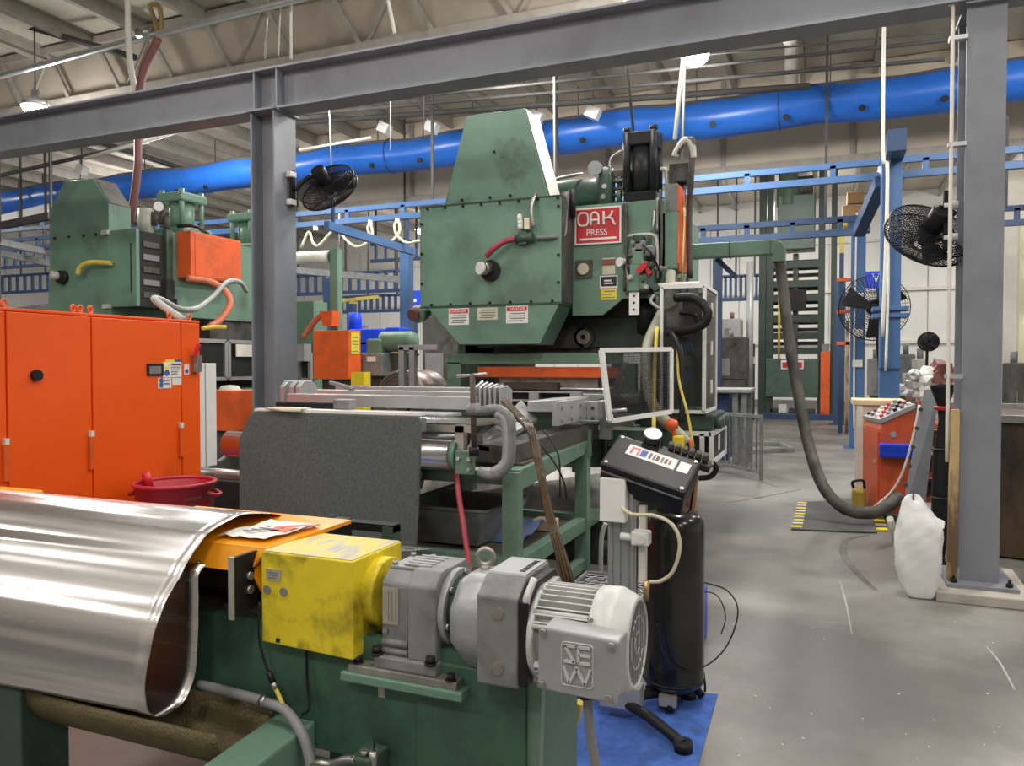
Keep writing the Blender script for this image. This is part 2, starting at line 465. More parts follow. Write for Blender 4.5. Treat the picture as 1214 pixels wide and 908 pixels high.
# ---------------------------------------------------------------- grey frame: columns and beam
t = thing('steel_column', 'grey steel H column in front of the two green presses, fan bolted to it', 'column', (-5.24, 6.365, 0))
B(-5.39, -5.37, 6.20, 6.53, 0.02, 4.18).build('flange', M['grey_paint'], t)
B(-5.11, -5.09, 6.20, 6.53, 0.02, 4.18).build('flange', M['grey_paint'], t)
B(-5.37, -5.11, 6.355, 6.375, 0.02, 4.18).build('web', M['grey_paint'], t)
B(-5.42, -5.06, 6.17, 6.56, 4.18, 4.20).build('cap_plate', M['grey_paint'], t)
B(-5.45, -5.03, 6.14, 6.59, 0, 0.02).build('base_plate', M['grey_paint'], t)
t = thing('steel_column', 'grey steel column on a concrete pad at the right edge, white sack beside it', 'column', (1.02, 6.45, 0))
pad = MB().prism([(0.72, 6.02), (1.30, 6.02), (1.34, 6.9), (0.72, 6.9)], 'z', 0, 0.075).build('concrete_pad', M['concrete'], t, bevel=0.01)
B(0.80, 1.24, 6.16, 6.80, 0.075, 0.10).build('base_plate', M['grey_paint'], t)
B(0.895, 1.14, 6.30, 6.32, 0.10, 4.18).build('flange', M['grey_paint'], t)
B(0.895, 1.14, 6.66, 6.68, 0.10, 4.18).build('flange', M['grey_paint'], t)
B(1.008, 1.028, 6.32, 6.66, 0.10, 4.18).build('web', M['grey_paint'], t)
B(0.88, 1.16, 6.25, 6.72, 4.18, 4.20).build('cap_plate', M['grey_paint'], t)
for x in (0.85, 1.19):
    for y in (6.22, 6.74):
        MB().cyl((x, y, 0.10), (x, y, 0.125), 0.022, n=6).cyl((x, y, 0.12), (x, y, 0.15), 0.011, n=8).build('anchor_bolt', M['black'], t)
bar_ = MB()
t = thing('steel_beam', 'long grey steel beam crossing overhead on the two columns', 'beam', (-3, 6.365, 4.2))
B(-13, 4, 6.235, 6.495, 4.20, 4.222).build('bottom_flange', M['grey_paint'], t)
B(-13, 4, 6.235, 6.495, 4.60, 4.622).build('top_flange', M['grey_paint'], t)
B(-13, 4, 6.357, 6.373, 4.222, 4.60).build('web', M['grey_paint'], t)
for x in (-5.39, -5.11, 0.905, 1.115):
    B(x, x + 0.018, 6.245, 6.357, 4.222, 4.60).build('stiffener', M['grey_paint'], t)

# wall fans bolted to the columns
def fan(name, label, c, nrm, R, mount, group=None, pole=False):
    c, nrm = V(c), V(nrm).normalized()
    t = thing(name, label, 'fan', mount, group)
    g = MB()
    u, x = frame(nrm)
    for k in range(13):
        r = R * (0.2 + 0.8 * k / 12)
        g.ring(c + nrm * (0.06 * (1 - (r / R) ** 2)), nrm, r, 0.004 if k < 12 else 0.010, 32, 4)
        g.ring(c - nrm * (0.11 - 0.02 * (r / R) ** 2), nrm, r, 0.004 if k < 12 else 0.009, 32, 4)
    for k in range(48):
        a = 2 * PI * k / 48; d = u * math.cos(a) + x * math.sin(a)
        g.tube([c + nrm * 0.06 + d * R * 0.18, c + d * R, c - nrm * 0.09 + d * R, c - nrm * 0.11 + d * R * 0.2], 0.0033, 3, smooth=False)
    g.build('guard', M['black'], t)
    for k in range(3):
        a = 2 * PI * k / 3 + 0.4
        d = u * math.cos(a) + x * math.sin(a); e = -u * math.sin(a) + x * math.cos(a)
        MB().slab([c + d * R * 0.14 - e * R * 0.10 + nrm * 0.02, c + d * R * 0.9 - e * R * 0.28 + nrm * 0.02, c + d * R * 0.88 + e * R * 0.34 - nrm * 0.06, c + d * R * 0.14 + e * R * 0.12 - nrm * 0.03], 0.006).build('blade', M['black'], t)
    MB().cyl(c - nrm * 0.28, c - nrm * 0.03, R * 0.24, n=18).cyl(c - nrm * 0.05, c + nrm * 0.04, R * 0.13, n=12).build('motor', M['black'], t, bevel=0.01)
    mp_ = V(mount)
    MB().tube([c - nrm * 0.2, (c - nrm * 0.2) * 0.5 + mp_ * 0.5 + V((0, 0, 0.05)), mp_], 0.022, 8).build('arm', M['black'], t)
    return t


f = fan('wall_fan', 'dark round fan on the grey column left of the main press', A(391, 226, Y=6.75), (0.0, 0.78, -0.63), 0.31, (-5.02, 6.42, 3.42))
for dz in (0.16, -0.12):
    MB().box(-5.09, -5.03, 6.37, 6.47, 3.42 + dz - 0.03, 3.42 + dz + 0.03).build('mount_bracket', M['white_paint'], f, bevel=0.01)
B(-5.06, -5.035, 6.39, 6.45, 3.26, 3.62).build('mount_rail', M['black'], f)
p = A(1096, 284, Y=6.75)
f = fan('wall_fan', 'dark round fan on the right grey column with a white mounting bracket', p, (-0.365, 0.66, -0.655), 0.31, (0.88, 6.60, 2.77))
for z in (2.60, 2.84):
    MB().cyl((0.895, 6.6, z), (0.80, 6.6, z), 0.035, n=10).build('mount_bracket', M['white_paint'], f)
B(0.80, 0.83, 6.57, 6.63, 2.5, 2.95).build('mount_rail', M['black'], f)

# conduits on and around the frame
def single(mb, name, m, label, cat, group=None, **k):
    return tag(mb.build(name, M[m], **k), label, cat, group)


x = A(1126, 300, Y=6.28).x
cd = thing('conduit_pipe', 'thin white conduit running down the right column', 'conduit', (x, 6.28, 0.9))
TU([(x, 6.28, 0.95), (x, 6.28, 2.2), (x, 6.28, 4.1), (x - 0.02, 6.28, 4.19)], 0.013).build('pipe', M['off_white'], cd)
for z in (1.55, 3.2, 3.95):
    B(x - 0.02, 0.90, 6.27, 6.33, z, z + 0.03).build('pipe_clamp', M['aluminium'], cd)
x = A(1048, 180, Y=11.2)
single(TU([V((A(1048, 30, Y=11.2).x, 11.2, ROOF)), A(1048, 30, Y=11.2), A(1047, 180, Y=11.2), A(1052, 200, Y=11.2), A(1050, 300, Y=11.2), A(1046, 400, Y=11.2)], 0.022), 'drop_conduit', 'off_white', 'white drop conduit hanging in front of the blue crane post', 'conduit')
single(MB().tube([A(0, 90, Y=9.2), A(180, 42, Y=9.2), A(330, 5, Y=9.2), A(420, -20, Y=9.2)], 0.055, 10), 'air_main_pipe', 'aluminium', 'silver air main pipe crossing the upper left corner', 'pipe')
single(TU([A(151, -10, Y=9.0), A(153, 60, Y=9.0), A(160, 110, Y=9.0)], 0.045, 8), 'hanger_pipe', 'off_white', 'thick white vertical pipe above the beam at upper left', 'pipe')
single(TU([A(188, 45, Y=9.0), A(168, 92, Y=9.0), A(164, 160, Y=9.1), A(163, 200, Y=9.1), A(155, 262, Y=9.2)], 0.06, 8), 'air_drop_hose', 'maroon', 'dark red air hose dropping from the pipe to the left press', 'hose')
t = thing('air_valve', 'brass valve cluster on the silver air main', 'valve', A(186, 40, Y=9.2))
TU([A(190, 45, Y=9.2), A(182, 20, Y=9.2), A(178, 8, Y=9.2), A(184, 5, Y=9.2), A(190, 12, Y=9.2), A(192, 40, Y=9.2)], 0.035, 8).build('valve_loop', M['brass'], t)
MB().cyl(A(165, 40, Y=9.15), A(180, 38, Y=9.15), 0.09, n=10).build('clamp', M['raw_steel'], t)
for i, (a, b, yy, r, m, lab) in enumerate([
    ((345, -5), (345, 70), 9.4, 0.022, 'off_white', 'short white hanger rod above the left column'),
    ((333, 0), (330, 66), 9.4, 0.012, 'off_white', 'slim hanger rod beside the white rod above the left column'),
    ((318, 8), (314, 70), 9.4, 0.014, 'aluminium', 'slanted hanger rod left of the white rods above the left column'),
    ((460, 0), (468, 40), 9.4, 0.03, 'off_white', 'pale slanted rod above the middle of the beam'),
    ((390, 115), (393, 205), 13.0, 0.012, 'off_white', 'thin vertical wire left of the press hump'),
    ((463, 120), (463, 178), 13.0, 0.012, 'off_white', 'thin vertical wire holding the blue duct behind the press hump'),
    ((502, 95), (502, 165), 13.0, 0.014, 'roof_dark', 'dark vertical wire holding the blue duct'),
    ((657, 125), (657, 205), 12.4, 0.016, 'off_white', 'thin wire hanging right of the press hump'),
    ((741, 60), (751, 155), 9.3, 0.018, 'roof_dark', 'dark cable rising from the black cylinder on the press'),
    ((812, 52), (800, 165), 10.5, 0.030, 'off_white', 'white pipe dropping beside the glaring lamp'),
    ((812, 78), (809, 168), 10.5, 0.016, 'off_white', 'slimmer white pipe beside the one below the glaring lamp'),
    ((938, 60), (938, 105), 15.0, 0.12, 'roof_steel', 'square roof strut behind the small camera'),
]):
    single(TU([V((A(*a, Y=yy).x, yy, ROOF)), A(*a, Y=yy), A(*b, Y=yy)], r, 6, smooth=False), 'hanger_rod', m, lab, 'rod')
t = thing('dome_camera', 'small dark dome camera hanging right of the glaring lamp', 'camera', A(936, 45, Y=14.2))
p = A(936, 36, Y=14.2)
B(p.x - 0.13, p.x + 0.13, p.y - 0.1, p.y + 0.1, p.z - 0.06, p.z + 0.12).build('mount', M['ink_grey'], t)
BAR(p + V((0, 0, 0.12)), V((p.x, p.y, ROOF - 0.005)), 0.06).build('stem', M['roof_steel'], t)
MB().lathe([(0.14, 0.0), (0.14, -0.08), (0.09, -0.17), (0.0, -0.2)], p - V((0, 0, 0.06)), n=14).build('dome', M['off_white'], t)
# lines along the roof
for a, b, yy, r, lab in [((0, 28), (220, -8), 10.2, 0.05, 'dark sprinkler pipe in the top left corner'),
                         ((340, 137), (1120, 70), 13.6, 0.035, 'upper dark cable run under the roof crossing behind the lamp'),
                         ((340, 131), (1120, 48), 13.2, 0.03, 'lower dark cable run under the roof crossing behind the lamp'),
                         ((345, 146), (960, 102), 14.6, 0.06, 'black sprinkler pipe running just above the blue duct'),
                         ((470, 100), (1120, 38), 12.8, 0.014, 'thin dark wire under the roof, topmost of the bundle'),
                         ((0, 208), (175, 168), 13.5, 0.05, 'dark sprinkler pipe above the left press hump'),
                         ((110, 166), (232, 205), 14.5, 0.07, 'dark sloping pipe bracing under the roof left of the column'),
                         ((355, 178), (440, 163), 14.3, 0.03, 'white pipe just above the blue duct right of the column'),
                         ((100, 188), (240, 148), 13.0, 0.04, 'pale pipe under the roof left of the column'),
                         ((0, 22), (160, 68), 10.0, 0.06, 'dark diagonal brace in the top left corner')]:
    m = 'off_white' if lab.startswith(('white', 'pale')) else 'roof_dark'
    yb = 9.95 if 'diagonal' in lab else yy
    single(TU([A(*a, Y=yy), A(*b, Y=yb if 'sloping' not in lab else yy + 2)], r, 6), 'ceiling_pipe', m, lab, 'pipe')
for i, (x, y, lab) in enumerate([(456, 152, 'pale box lamp above the duct, left of the press hump'), (512, 151, 'small pale box lamp above the duct, nearest the press hump on its left'),
                                 (636, 139, 'white floodlight just right of the press hump'), (703, 134, 'white floodlight above the duct, left of the black cylinder'), (97, 201, 'white box lamp above the left press hump')]):
    p = A(x, y, Y=15.0)
    t = thing('flood_light', lab, 'lamp', p)
    MB().bar(p + V((-0.12, 0, 0.06)), p + V((0.12, 0, -0.06)), 0.2, 0.22).build('housing', M['white_paint'], t)
    BAR(p + V((0, 0, 0.1)), V((p.x, p.y, ROOF - 0.005)), 0.03).build('bracket', M['roof_dark'], t)

# blue fabric air duct
t = thing('air_duct', 'long round blue air duct running across the hall under the roof', 'duct', (-4, 15.9, 6.6))
ct = MB()
rows = []
nx = 90
for i in range(nx + 1):
    x = -32 + 44 * i / nx
    rr = 0.385 + 0.012 * math.sin(i * 2.1) + 0.008 * math.sin(i * 5.3)
    sag = 0.03 * math.sin(i * 0.9)
    rows.append([V((x, 15.9 + rr * math.cos(a), 6.6 + sag + rr * math.sin(a))) for a in [2 * PI * j / 28 for j in range(29)]])
ct.grid(rows).build('fabric_tube', M['blue_duct'], t)
for px_, py_ in [(441, 196), (498, 190), (691, 166), (845, 147), (932, 139), (1022, 128), (1120, 117), (244, 222), (210, 227)]:
    p = A(px_, py_, Y=15.55)
    MB().cyl(p, p + V((0, -0.04, -0.01)), 0.06, n=10).build('nozzle', M['black'], t)
rows = []
for i in range(nx + 1):
    x = -32 + 44 * i / nx
    rr = 0.388 + 0.012 * math.sin(i * 2.1) + 0.008 * math.sin(i * 5.3)
    rows.append([V((x, 15.9 + rr * math.cos(a), 6.6 + 0.03 * math.sin(i * 0.9) + rr * math.sin(a))) for a in [PI * (0.27 + 0.50 * j / 8 + 0.03 * math.sin(i * 1.7 + j)) for j in range(9)]])
MB().grid(rows).build('dust_layer', M['dust'], t)
for x in (-9.6, -0.9, 4.2):
    MB().ring((x, 15.9, 6.6), (1, 0, 0), 0.40, 0.012, 28, 5).build('hoop', M['blue_dark'], t)
for i in range(12):
    B(-20 + 2.5 * i, -19.98 + 2.5 * i, 15.89, 15.91, 6.98, ROOF - 0.3).build('hanger_wire', M['roof_dark'], t)

# ================================================================ foreground: straightener frame with gear motor
t = thing('coil_stand', 'green steel stand with a yellow box and amber roller guard in the foreground', 'machine frame', (-1.4, 1.9, 0))
FR = t
FG = M['frame_green']
B(-2.9, -0.72, 1.80, 1.83, 0.55, 0.895).build('front_plate', FG, t)
B(-2.9, -0.72, 1.785, 1.80, 0.50, 0.53).build('front_flange', M['dark_green'], t)
B(-2.9, -0.69, 1.83, 2.25, 0.86, 0.885).build('deck', M['dark_green'], t)
B(-2.9, -0.72, 2.22, 2.25, 0.55, 0.86).build('rear_plate', FG, t)
B(-2.9, -0.74, 1.82, 2.22, 0.55, 0.58).build('bottom_plate', M['dark_green'], t)
B(-1.02, -0.70, 1.795, 2.24, 0.0, 0.86).build('leg', FG, t, bevel=0.006)
MB().prism([(-0.70, 0.10), (-0.70, 0.90), (-0.665, 0.905), (-0.66, 0.86), (-0.685, 0.10)], 'y', 1.81, 1.84).build('gusset', M['press_green'], t)
B(-2.40, -2.245, 1.56, 1.72, 0.0, 0.665).build('leg', M['dark_green'], t, bevel=0.006)
B(-2.40, -2.245, 1.72, 1.82, 0.56, 0.665).build('bracket', M['dark_green'], t)
MB().prism([(1.30, 0.0), (1.80, 0.0), (1.80, 0.63), (1.30, 0.61)], 'x', -1.48, -1.345).build('foot_beam', M['press_green'], t, bevel=0.008)
# mesh drip trough under the sheet
rows = []
for i in range(2):
    X_ = (-2.35, -1.50)[i]
    rows.append([V((X_, 1.69 + 0.115 * math.cos(a), 0.66 + 0.13 * math.sin(a))) for a in [PI + PI * j / 10 for j in range(11)]])
MB().grid(rows).build('drip_trough', M['trough_mesh'], t, solid=0.006)
# gear motor base plates
MB().prism([(-1.225, 1.745), (-0.855, 1.745), (-0.855, 2.06), (-1.225, 2.06)], 'z', 0.785, 0.81).build('base_plate', M['press_green'], t, bevel=0.004)
# amber guard
gd = MB().hexa([V(p) for p in [(-2.1, 1.76, 1.045), (-1.55, 1.76, 1.045), (-1.55, 1.775, 1.045), (-2.1, 1.775, 1.045), (-2.1, 1.79, 1.110), (-1.51, 1.79, 1.110), (-1.51, 1.80, 1.10), (-2.1, 1.80, 1.10)]])
gd.hexa([V(p) for p in [(-2.1, 1.79, 1.098), (-1.51, 1.79, 1.098), (-1.44, 2.12, 1.128), (-2.1, 2.12, 1.128), (-2.1, 1.79, 1.112), (-1.51, 1.79, 1.112), (-1.44, 2.12, 1.140), (-2.1, 2.12, 1.140)]])
gd = gd.build('roller_guard', M['amber'], t)
MB().slab([(-1.55, 1.765, 1.045), (-1.53, 1.80, 0.965), (-1.53, 1.86, 0.965), (-1.53, 1.86, 1.10)], 0.008).build('guard_cheek', M['amber'], gd)
B(-1.62, -1.56, 1.845, 1.86, 0.95, 1.02).build('guard_lip', M['amber'], gd)
for x in (-1.74, -1.95):
    CY((x, 1.757, 1.052), (x, 1.765, 1.056), 0.008, n=8).build('screw', M['raw_steel'], gd)
CY((-2.8, 1.97, 1.03), (-1.50, 1.97, 1.03), 0.045, n=20).build('roller', M['raw_steel'], t)
CY((-2.8, 1.97, 0.935), (-1.50, 1.97, 0.935), 0.045, n=20).build('roller', M['rust_brown'], t)
B(-2.9, -1.50, 1.87, 2.10, 0.885, 0.90).build('roller_tray', M['rust_brown'], t)
B(-1.552, -1.540, 1.69, 1.86, 0.94, 1.105).build('bearing_plate', M['black'], t)
B(-1.556, -1.538, 1.685, 1.69, 0.93, 1.108).build('plate_edge', M['aluminium'], t)
for z in (1.04, 1.0):
    CY((-1.54, 1.75, z), (-1.53, 1.75, z), 0.012, n=10).build('bolt', M['raw_steel'], t)
# yellow box
yb = MB().prism([(-1.495, 0.855), (-1.185, 0.845), (-1.185, 1.115), (-1.495, 1.115)], 'y', 1.75, 2.01).build('chain_box', M['yellow'], t, bevel=0.004)
B(-1.49, -1.19, 1.755, 2.005, 1.113, 1.1175).build('worn_top', M['yellow_worn_top'], yb)
npz = B(-1.475, -1.425, 1.747, 1.751, 1.035, 1.068).build('nameplate', M['nameplate'], yb)
for k, z in enumerate((1.058, 1.051, 1.044)):
    B(-1.467, -1.433 - 0.004 * k, 1.7462, 1.747, z - 0.0016, z + 0.0016).build('print_line', M['ink_grey'], yb)
for x in (-1.473, -1.415):
    CY((x, 1.752, 1.008), (x, 1.746, 1.008), 0.0125, n=16).build('plug', M['ink_grey'], yb)
CY((-1.19, 1.885, 1.0), (-1.150, 1.885, 1.0), 0.098, n=32).build('shaft_collar', M['yellow'], yb, bevel=0.004)
B(-1.44, -1.43, 1.744, 1.751, 0.862, 0.872).build('bolt', M['black'], yb)
# cable with connector and conduit on the stand
cb = thing('sensor_cable', 'black sensor cable with connector hanging below the yellow box', 'cable', (-1.45, 1.74, 0.65))
TU([(-1.497, 1.745, 0.97), (-1.498, 1.742, 0.87), (-1.478, 1.742, 0.80), (-1.465, 1.742, 0.775)], 0.004, 6).build('upper_lead', M['black'], cb)
CY((-1.465, 1.742, 0.775), (-1.448, 1.742, 0.745), 0.009, n=8).build('plug', M['black'], cb)
CY((-1.448, 1.742, 0.745), (-1.440, 1.742, 0.73), 0.009, n=8).build('coupling', M['raw_steel'], cb)
TU([(-1.440, 1.742, 0.73), (-1.422, 1.742, 0.70), (-1.41, 1.742, 0.675), (-1.415, 1.745, 0.655)], 0.0065, 6).build('lower_lead', M['yellow_hose'], cb)
TU([(-1.37, 1.79, 0.84), (-1.36, 1.78, 0.75), (-1.345, 1.77, 0.68), (-1.37, 1.77, 0.655)], 0.004, 6).build('side_lead', M['black'], cb)
cd = thing('flexible_conduit', 'grey flexible conduit bending along the green stand', 'conduit', (-1.5, 1.74, 0.5))
TU([A(236, 812, Y=1.76), A(270, 820, Y=1.76), A(312, 831, Y=1.75)], 0.0155, 12).build('straight_run', M['conduit_grey'], cd)
CY(A(310, 830.5, Y=1.75), A(316, 832, Y=1.75), 0.018, n=12).build('fitting', M['raw_steel'], cd)
TU([A(314, 832, Y=1.75), A(338, 842, Y=1.735), A(357, 868, Y=1.72), A(366, 895, Y=1.71), A(372, 930, Y=1.70)], 0.0145, 12).build('bent_run', M['conduit_grey'], cd)
vb = thing('hydraulic_valve', 'small oily hydraulic valve with fittings at the bottom edge', 'valve', A(432, 905, Y=1.70))
p = A(432, 900, Y=1.71)
B(p.x - 0.035, p.x + 0.03, 1.69, 1.78, p.z - 0.06, p.z + 0.01).build('body', M['dark_green'], vb, bevel=0.006)
CY(p + V((0.028, 0, -0.03)), p + V((0.028, 0, 0.03)), 0.012, n=10).build('fitting', M['raw_steel'], vb)
CY(p + V((0.0, 0, 0.01)), p + V((0.0, 0, 0.025)), 0.012, n=6).build('cap_nut', M['raw_steel'], vb)
TU([p + V((-0.02, -0.01, 0.0)), p + V((-0.06, -0.01, -0.01)), p + V((-0.10, -0.01, -0.03)), p + V((-0.14, -0.01, -0.035)), p + V((-0.18, 0, -0.06))], 0.012, 10).build('elbow_hose', M['raw_steel'], vb)
TU([p + V((0.03, 0, 0.03)), p + V((0.03, 0, 0.06))], 0.003, 6).build('stem', M['black'], vb)
B(-1.135, -1.115, 1.796, 1.80, 0.735, 0.765).build('sticker', M['nameplate'], FR)

# ---------------------------------------------------------------- gear motor
g = thing('gear_motor', 'grey gear unit with a silver electric motor bolted on the green stand', 'motor', (-0.85, 1.83, 0.81))
G = M['gear_grey']
B(-1.205, -0.875, 1.755, 2.04, 0.81, 0.83).build('steel_plate', M['plate_steel'], g, bevel=0.002)
MB().prism([(-1.13, 0.83), (-0.94, 0.83), (-0.94, 0.862), (-1.13, 0.862)], 'y', 1.765, 2.0).build('foot', G, g, bevel=0.005)
MB().prism([(1.79, 0.86), (1.98, 0.86), (1.985, 0.93), (1.985, 1.055), (1.95, 1.085), (1.82, 1.085), (1.79, 1.055)], 'x', -1.12, -1.03).build('output_housing', G, g, bevel=0.008)
MB().prism([(1.775, 0.86), (2.0, 0.86), (2.0, 1.06), (1.965, 1.098), (1.81, 1.098), (1.775, 1.06)], 'x', -1.03, -0.945).build('main_housing', G, g, bevel=0.006)
cov = MB().box(-1.115, -1.025, 1.83, 1.95, 1.085, 1.095)
for k in range(5): cov.box(-1.075 + 0.0, -0.99, 1.835 + 0.024 * k, 1.845 + 0.024 * k, 1.095, 1.103)
cov.build('inspection_cover', M['gear_light'], g, bevel=0.003)
for x, y in ((-1.105, 1.84), (-1.04, 1.84), (-1.105, 1.94), (-1.04, 1.94)):
    CY((x, y, 1.094), (x, y, 1.104), 0.009, n=6).build('cover_bolt', M['raw_steel'], g)
B(-1.113, -1.065, 1.786, 1.791, 0.945, 1.045).build('nameplate', M['nameplate'], g)
for k in range(4):
    B(-1.107 + 0.011 * k, -1.104 + 0.011 * k, 1.7855, 1.7862, 0.955, 1.035).build('print_line', M['ink_grey'], g)
CY((-1.105, 1.79, 0.925), (-1.105, 1.782, 0.925), 0.008, n=10).build('drain_plug', M['raw_steel'], g)
for z in (0.895, 0.872):
    CY((-1.115, 1.79, z), (-1.035, 1.79, z), 0.010, n=10).build('casting_rib', G, g)
CY((-0.945, 1.885, 0.985), (-0.925, 1.885, 0.985), 0.105, n=32).build('adapter_flange', M['gear_light'], g, bevel=0.003)
CY((-0.925, 1.885, 0.985), (-0.88, 1.885, 0.985), 0.088, n=32).build('input_neck', M['dark_green'], g)
for k in range(6):
    a = 2 * PI * k / 6 + 0.3
    CY((-0.926, 1.885 + 0.094 * math.cos(a), 0.985 + 0.094 * math.sin(a)), (-0.915, 1.885 + 0.094 * math.cos(a), 0.985 + 0.094 * math.sin(a)), 0.009, n=6).build('flange_bolt', M['raw_steel'], g)
for x, y in ((-1.125, 1.775), (-0.955, 1.765), (-0.955, 1.985)):
    MB().cyl((x, y, 0.862), (x, y, 0.868), 0.016, n=16).cyl((x, y, 0.868), (x, y, 0.885), 0.0125, n=12).build('foot_bolt', M['black'], g)
for x, y in ((-1.185, 1.775), (-0.895, 1.765)):
    MB().cyl((x, y, 0.83), (x, y, 0.834), 0.015, n=16).cyl((x, y, 0.834), (x, y, 0.848), 0.011, n=12).build('plate_bolt', M['black'], g)
# second gear stage: rounded casting with square block
HL = M['gear_light']
rows = []
for x, r, ky, kz in ((-0.895, 0.062, 1, 1), (-0.885, 0.095, 1, 1), (-0.86, 0.112, 1, 1), (-0.80, 0.120, 1.0, 1.0), (-0.735, 0.125, 1.0, 1.0)):
    ring = []
    for j in range(25):
        a = 2 * PI * j / 24 + PI / 8
        k = 1 / max(abs(math.cos(a)), abs(math.sin(a)), 0.72 * (abs(math.cos(a)) + abs(math.sin(a))))
        ring.append(V((x, 1.835 + r * k * math.cos(a), 0.985 + r * k * math.sin(a) * 1.06)))
    rows.append(ring)
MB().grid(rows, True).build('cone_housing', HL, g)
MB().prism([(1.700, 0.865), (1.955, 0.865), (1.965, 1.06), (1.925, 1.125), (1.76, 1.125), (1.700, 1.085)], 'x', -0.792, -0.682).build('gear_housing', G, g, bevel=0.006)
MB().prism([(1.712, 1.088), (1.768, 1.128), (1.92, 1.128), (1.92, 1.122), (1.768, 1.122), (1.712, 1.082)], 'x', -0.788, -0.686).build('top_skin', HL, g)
for k, z in enumerate((1.045, 0.91)):
    MB().cyl((-0.735, 1.701, z), (-0.735, 1.697, z), 0.016, n=18).build('screw_plug', M['plate_steel'], g)
text('cast_lettering', 'EURODRIVE', M['ink'], g, (-0.705, 1.845, 1.1285), (0, 1, 0), (-1, 0, 0), 0.022, 0.001)
MB().ring((-0.835, 1.85, 1.138), (0.40, -0.92, 0), 0.021, 0.0075, 24, 8).cyl((-0.835, 1.85, 1.095), (-0.835, 1.85, 1.118), 0.013, n=10).build('eye_bolt', M['plate_steel'], g)
MB().prism([(1.695, 0.875), (1.95, 0.875), (1.96, 1.06), (1.90, 1.115), (1.76, 1.115), (1.695, 1.08)], 'x', -0.68, -0.655).build('motor_flange', M['black'], g, bevel=0.005)
MB().prism([(1.725, 0.88), (1.92, 0.88), (1.925, 1.05), (1.88, 1.10), (1.77, 1.10), (1.725, 1.06)], 'x', -0.655, -0.635).build('flange_ring', HL, g, bevel=0.004)
TU([(-0.668, 1.722, 1.045), (-0.662, 1.705, 1.085), (-0.655, 1.74, 1.128)], 0.009, 8).build('lug', M['motor_silver'], g)
# motor
S = M['motor_silver']
MC = V((0, 1.80, 0.985))
CY((-0.645, 1.80, 0.985), (-0.50, 1.80, 0.985), 0.098, n=40).build('stator', S, g)
for k in range(40):
    a = 2 * PI * k / 40
    if -0.50 < math.cos(a + PI) - 0.2 and abs(math.sin(a)) < 0.45 and math.cos(a) < 0: continue
    d = V((0, math.cos(a), math.sin(a)))
    c = V((0, 1.80, 0.985))
    MB().bar(c + d * 0.108 + V((-0.64, 0, 0)), c + d * 0.108 + V((-0.498, 0, 0)), 0.0035, 0.024, up=d).build('cooling_fin', S, g)
CY((-0.655, 1.80, 0.985), (-0.640, 1.80, 0.985), 0.116, n=40).build('end_shield', S, g)
for a in (2.45, 2.75, 0.7):
    d = V((0, math.cos(a), math.sin(a))); c = V((0, 1.80, 0.985))
    CY(c + d * 0.113 + V((-0.645, 0, 0)), c + d * 0.113 + V((-0.495, 0, 0)), 0.007, n=8).build('tie_rod', S, g)
MB().lathe([(0.119, 0), (0.124, 0.004), (0.126, 0.05), (0.123, 0.058), (0.108, 0.092), (0.100, 0.098), (0.098, 0.094), (0.104, 0.088), (0.119, 0.05), (0.118, 0)], (-0.508, 1.80, 0.985), (1, 0, 0), 48).build('fan_cowl', S, g)
gr = MB()
for k in range(-5, 6):
    y = 1.80 + 0.018 * k; h = math.sqrt(max(0.0001, 0.1 ** 2 - (0.018 * k) ** 2))
    gr.bar((-0.414, y, 0.985 - h), (-0.414, y, 0.985 + h), 0.004, 0.003)
for r in (0.025, 0.062, 0.098):
    gr.ring((-0.414, 1.80, 0.985), (1, 0, 0), r, 0.002, 32, 5)
gr.build('fan_grille', M['aluminium'], g)
CY((-0.50, 1.80, 0.985), (-0.43, 1.80, 0.985), 0.096, n=32).build('fan_wheel', M['black'], g)
CY((-0.505, 1.705, 1.06), (-0.498, 1.695, 1.06), 0.006, n=8).build('cowl_screw', M['raw_steel'], g)
# terminal box with embossed mark
tb = MB().prism([(-0.592, 0.925), (-0.418, 0.918), (-0.412, 1.047), (-0.59, 1.057)], 'y', 1.622, 1.70).build('terminal_box', M['gear_light'], g, bevel=0.006)
lid = MB().prism([(-0.597, 0.920), (-0.414, 0.913), (-0.408, 1.052), (-0.595, 1.062)], 'y', 1.606, 1.622).build('lid', M['gear_light'], tb, bevel=0.005)
for x, z in ((-0.583, 1.049), (-0.426, 1.040), (-0.586, 0.933), (-0.430, 0.926)):
    MB().cyl((x, 1.607, z), (x, 1.598, z), 0.0085, n=12).cyl((x, 1.599, z), (x, 1.5965, z), 0.004, n=6).build('lid_screw', M['raw_steel'], tb)
mk = MB()
cx, cz, hw, hh = -0.503, 0.988, 0.036, 0.048
pts = []
for sx, sz, a0 in ((1, 1, 0), (-1, 1, PI / 2), (-1, -1, PI), (1, -1, 1.5 * PI)):
    for k in range(5):
        a = a0 + PI / 2 * k / 4
        pts.append(V((cx + sx * (hw - 0.008) + 0.008 * math.cos(a), 1.6045, cz + sz * (hh - 0.008) + 0.008 * math.sin(a))))
mk.tube(pts + [pts[0], pts[1]], 0.0016, 6, smooth=False)
B_ = 1.6035
def strokes(segs, w=0.0062):
    for a, b in segs:
        mk.bar((a[0], 1.6035, a[1]), (b[0], 1.6035, b[1]), w, 0.007, up=(0, 1, 0))
x0, x1, zt, zm, zb = cx - 0.030, cx - 0.004, cz + 0.041, cz + 0.0235, cz + 0.006
strokes([((x0, zt), (x1, zt)), ((x0 + 0.002, zt), (x1 - 0.002, zb)), ((x1, zb), (x0, zb))])
x0, x1 = cx + 0.004, cx + 0.030
strokes([((x0, zt), (x1, zt)), ((x0, zm), (x1, zm)), ((x0, zb), (x1, zb)), ((x0, zt), (x0, zb))])
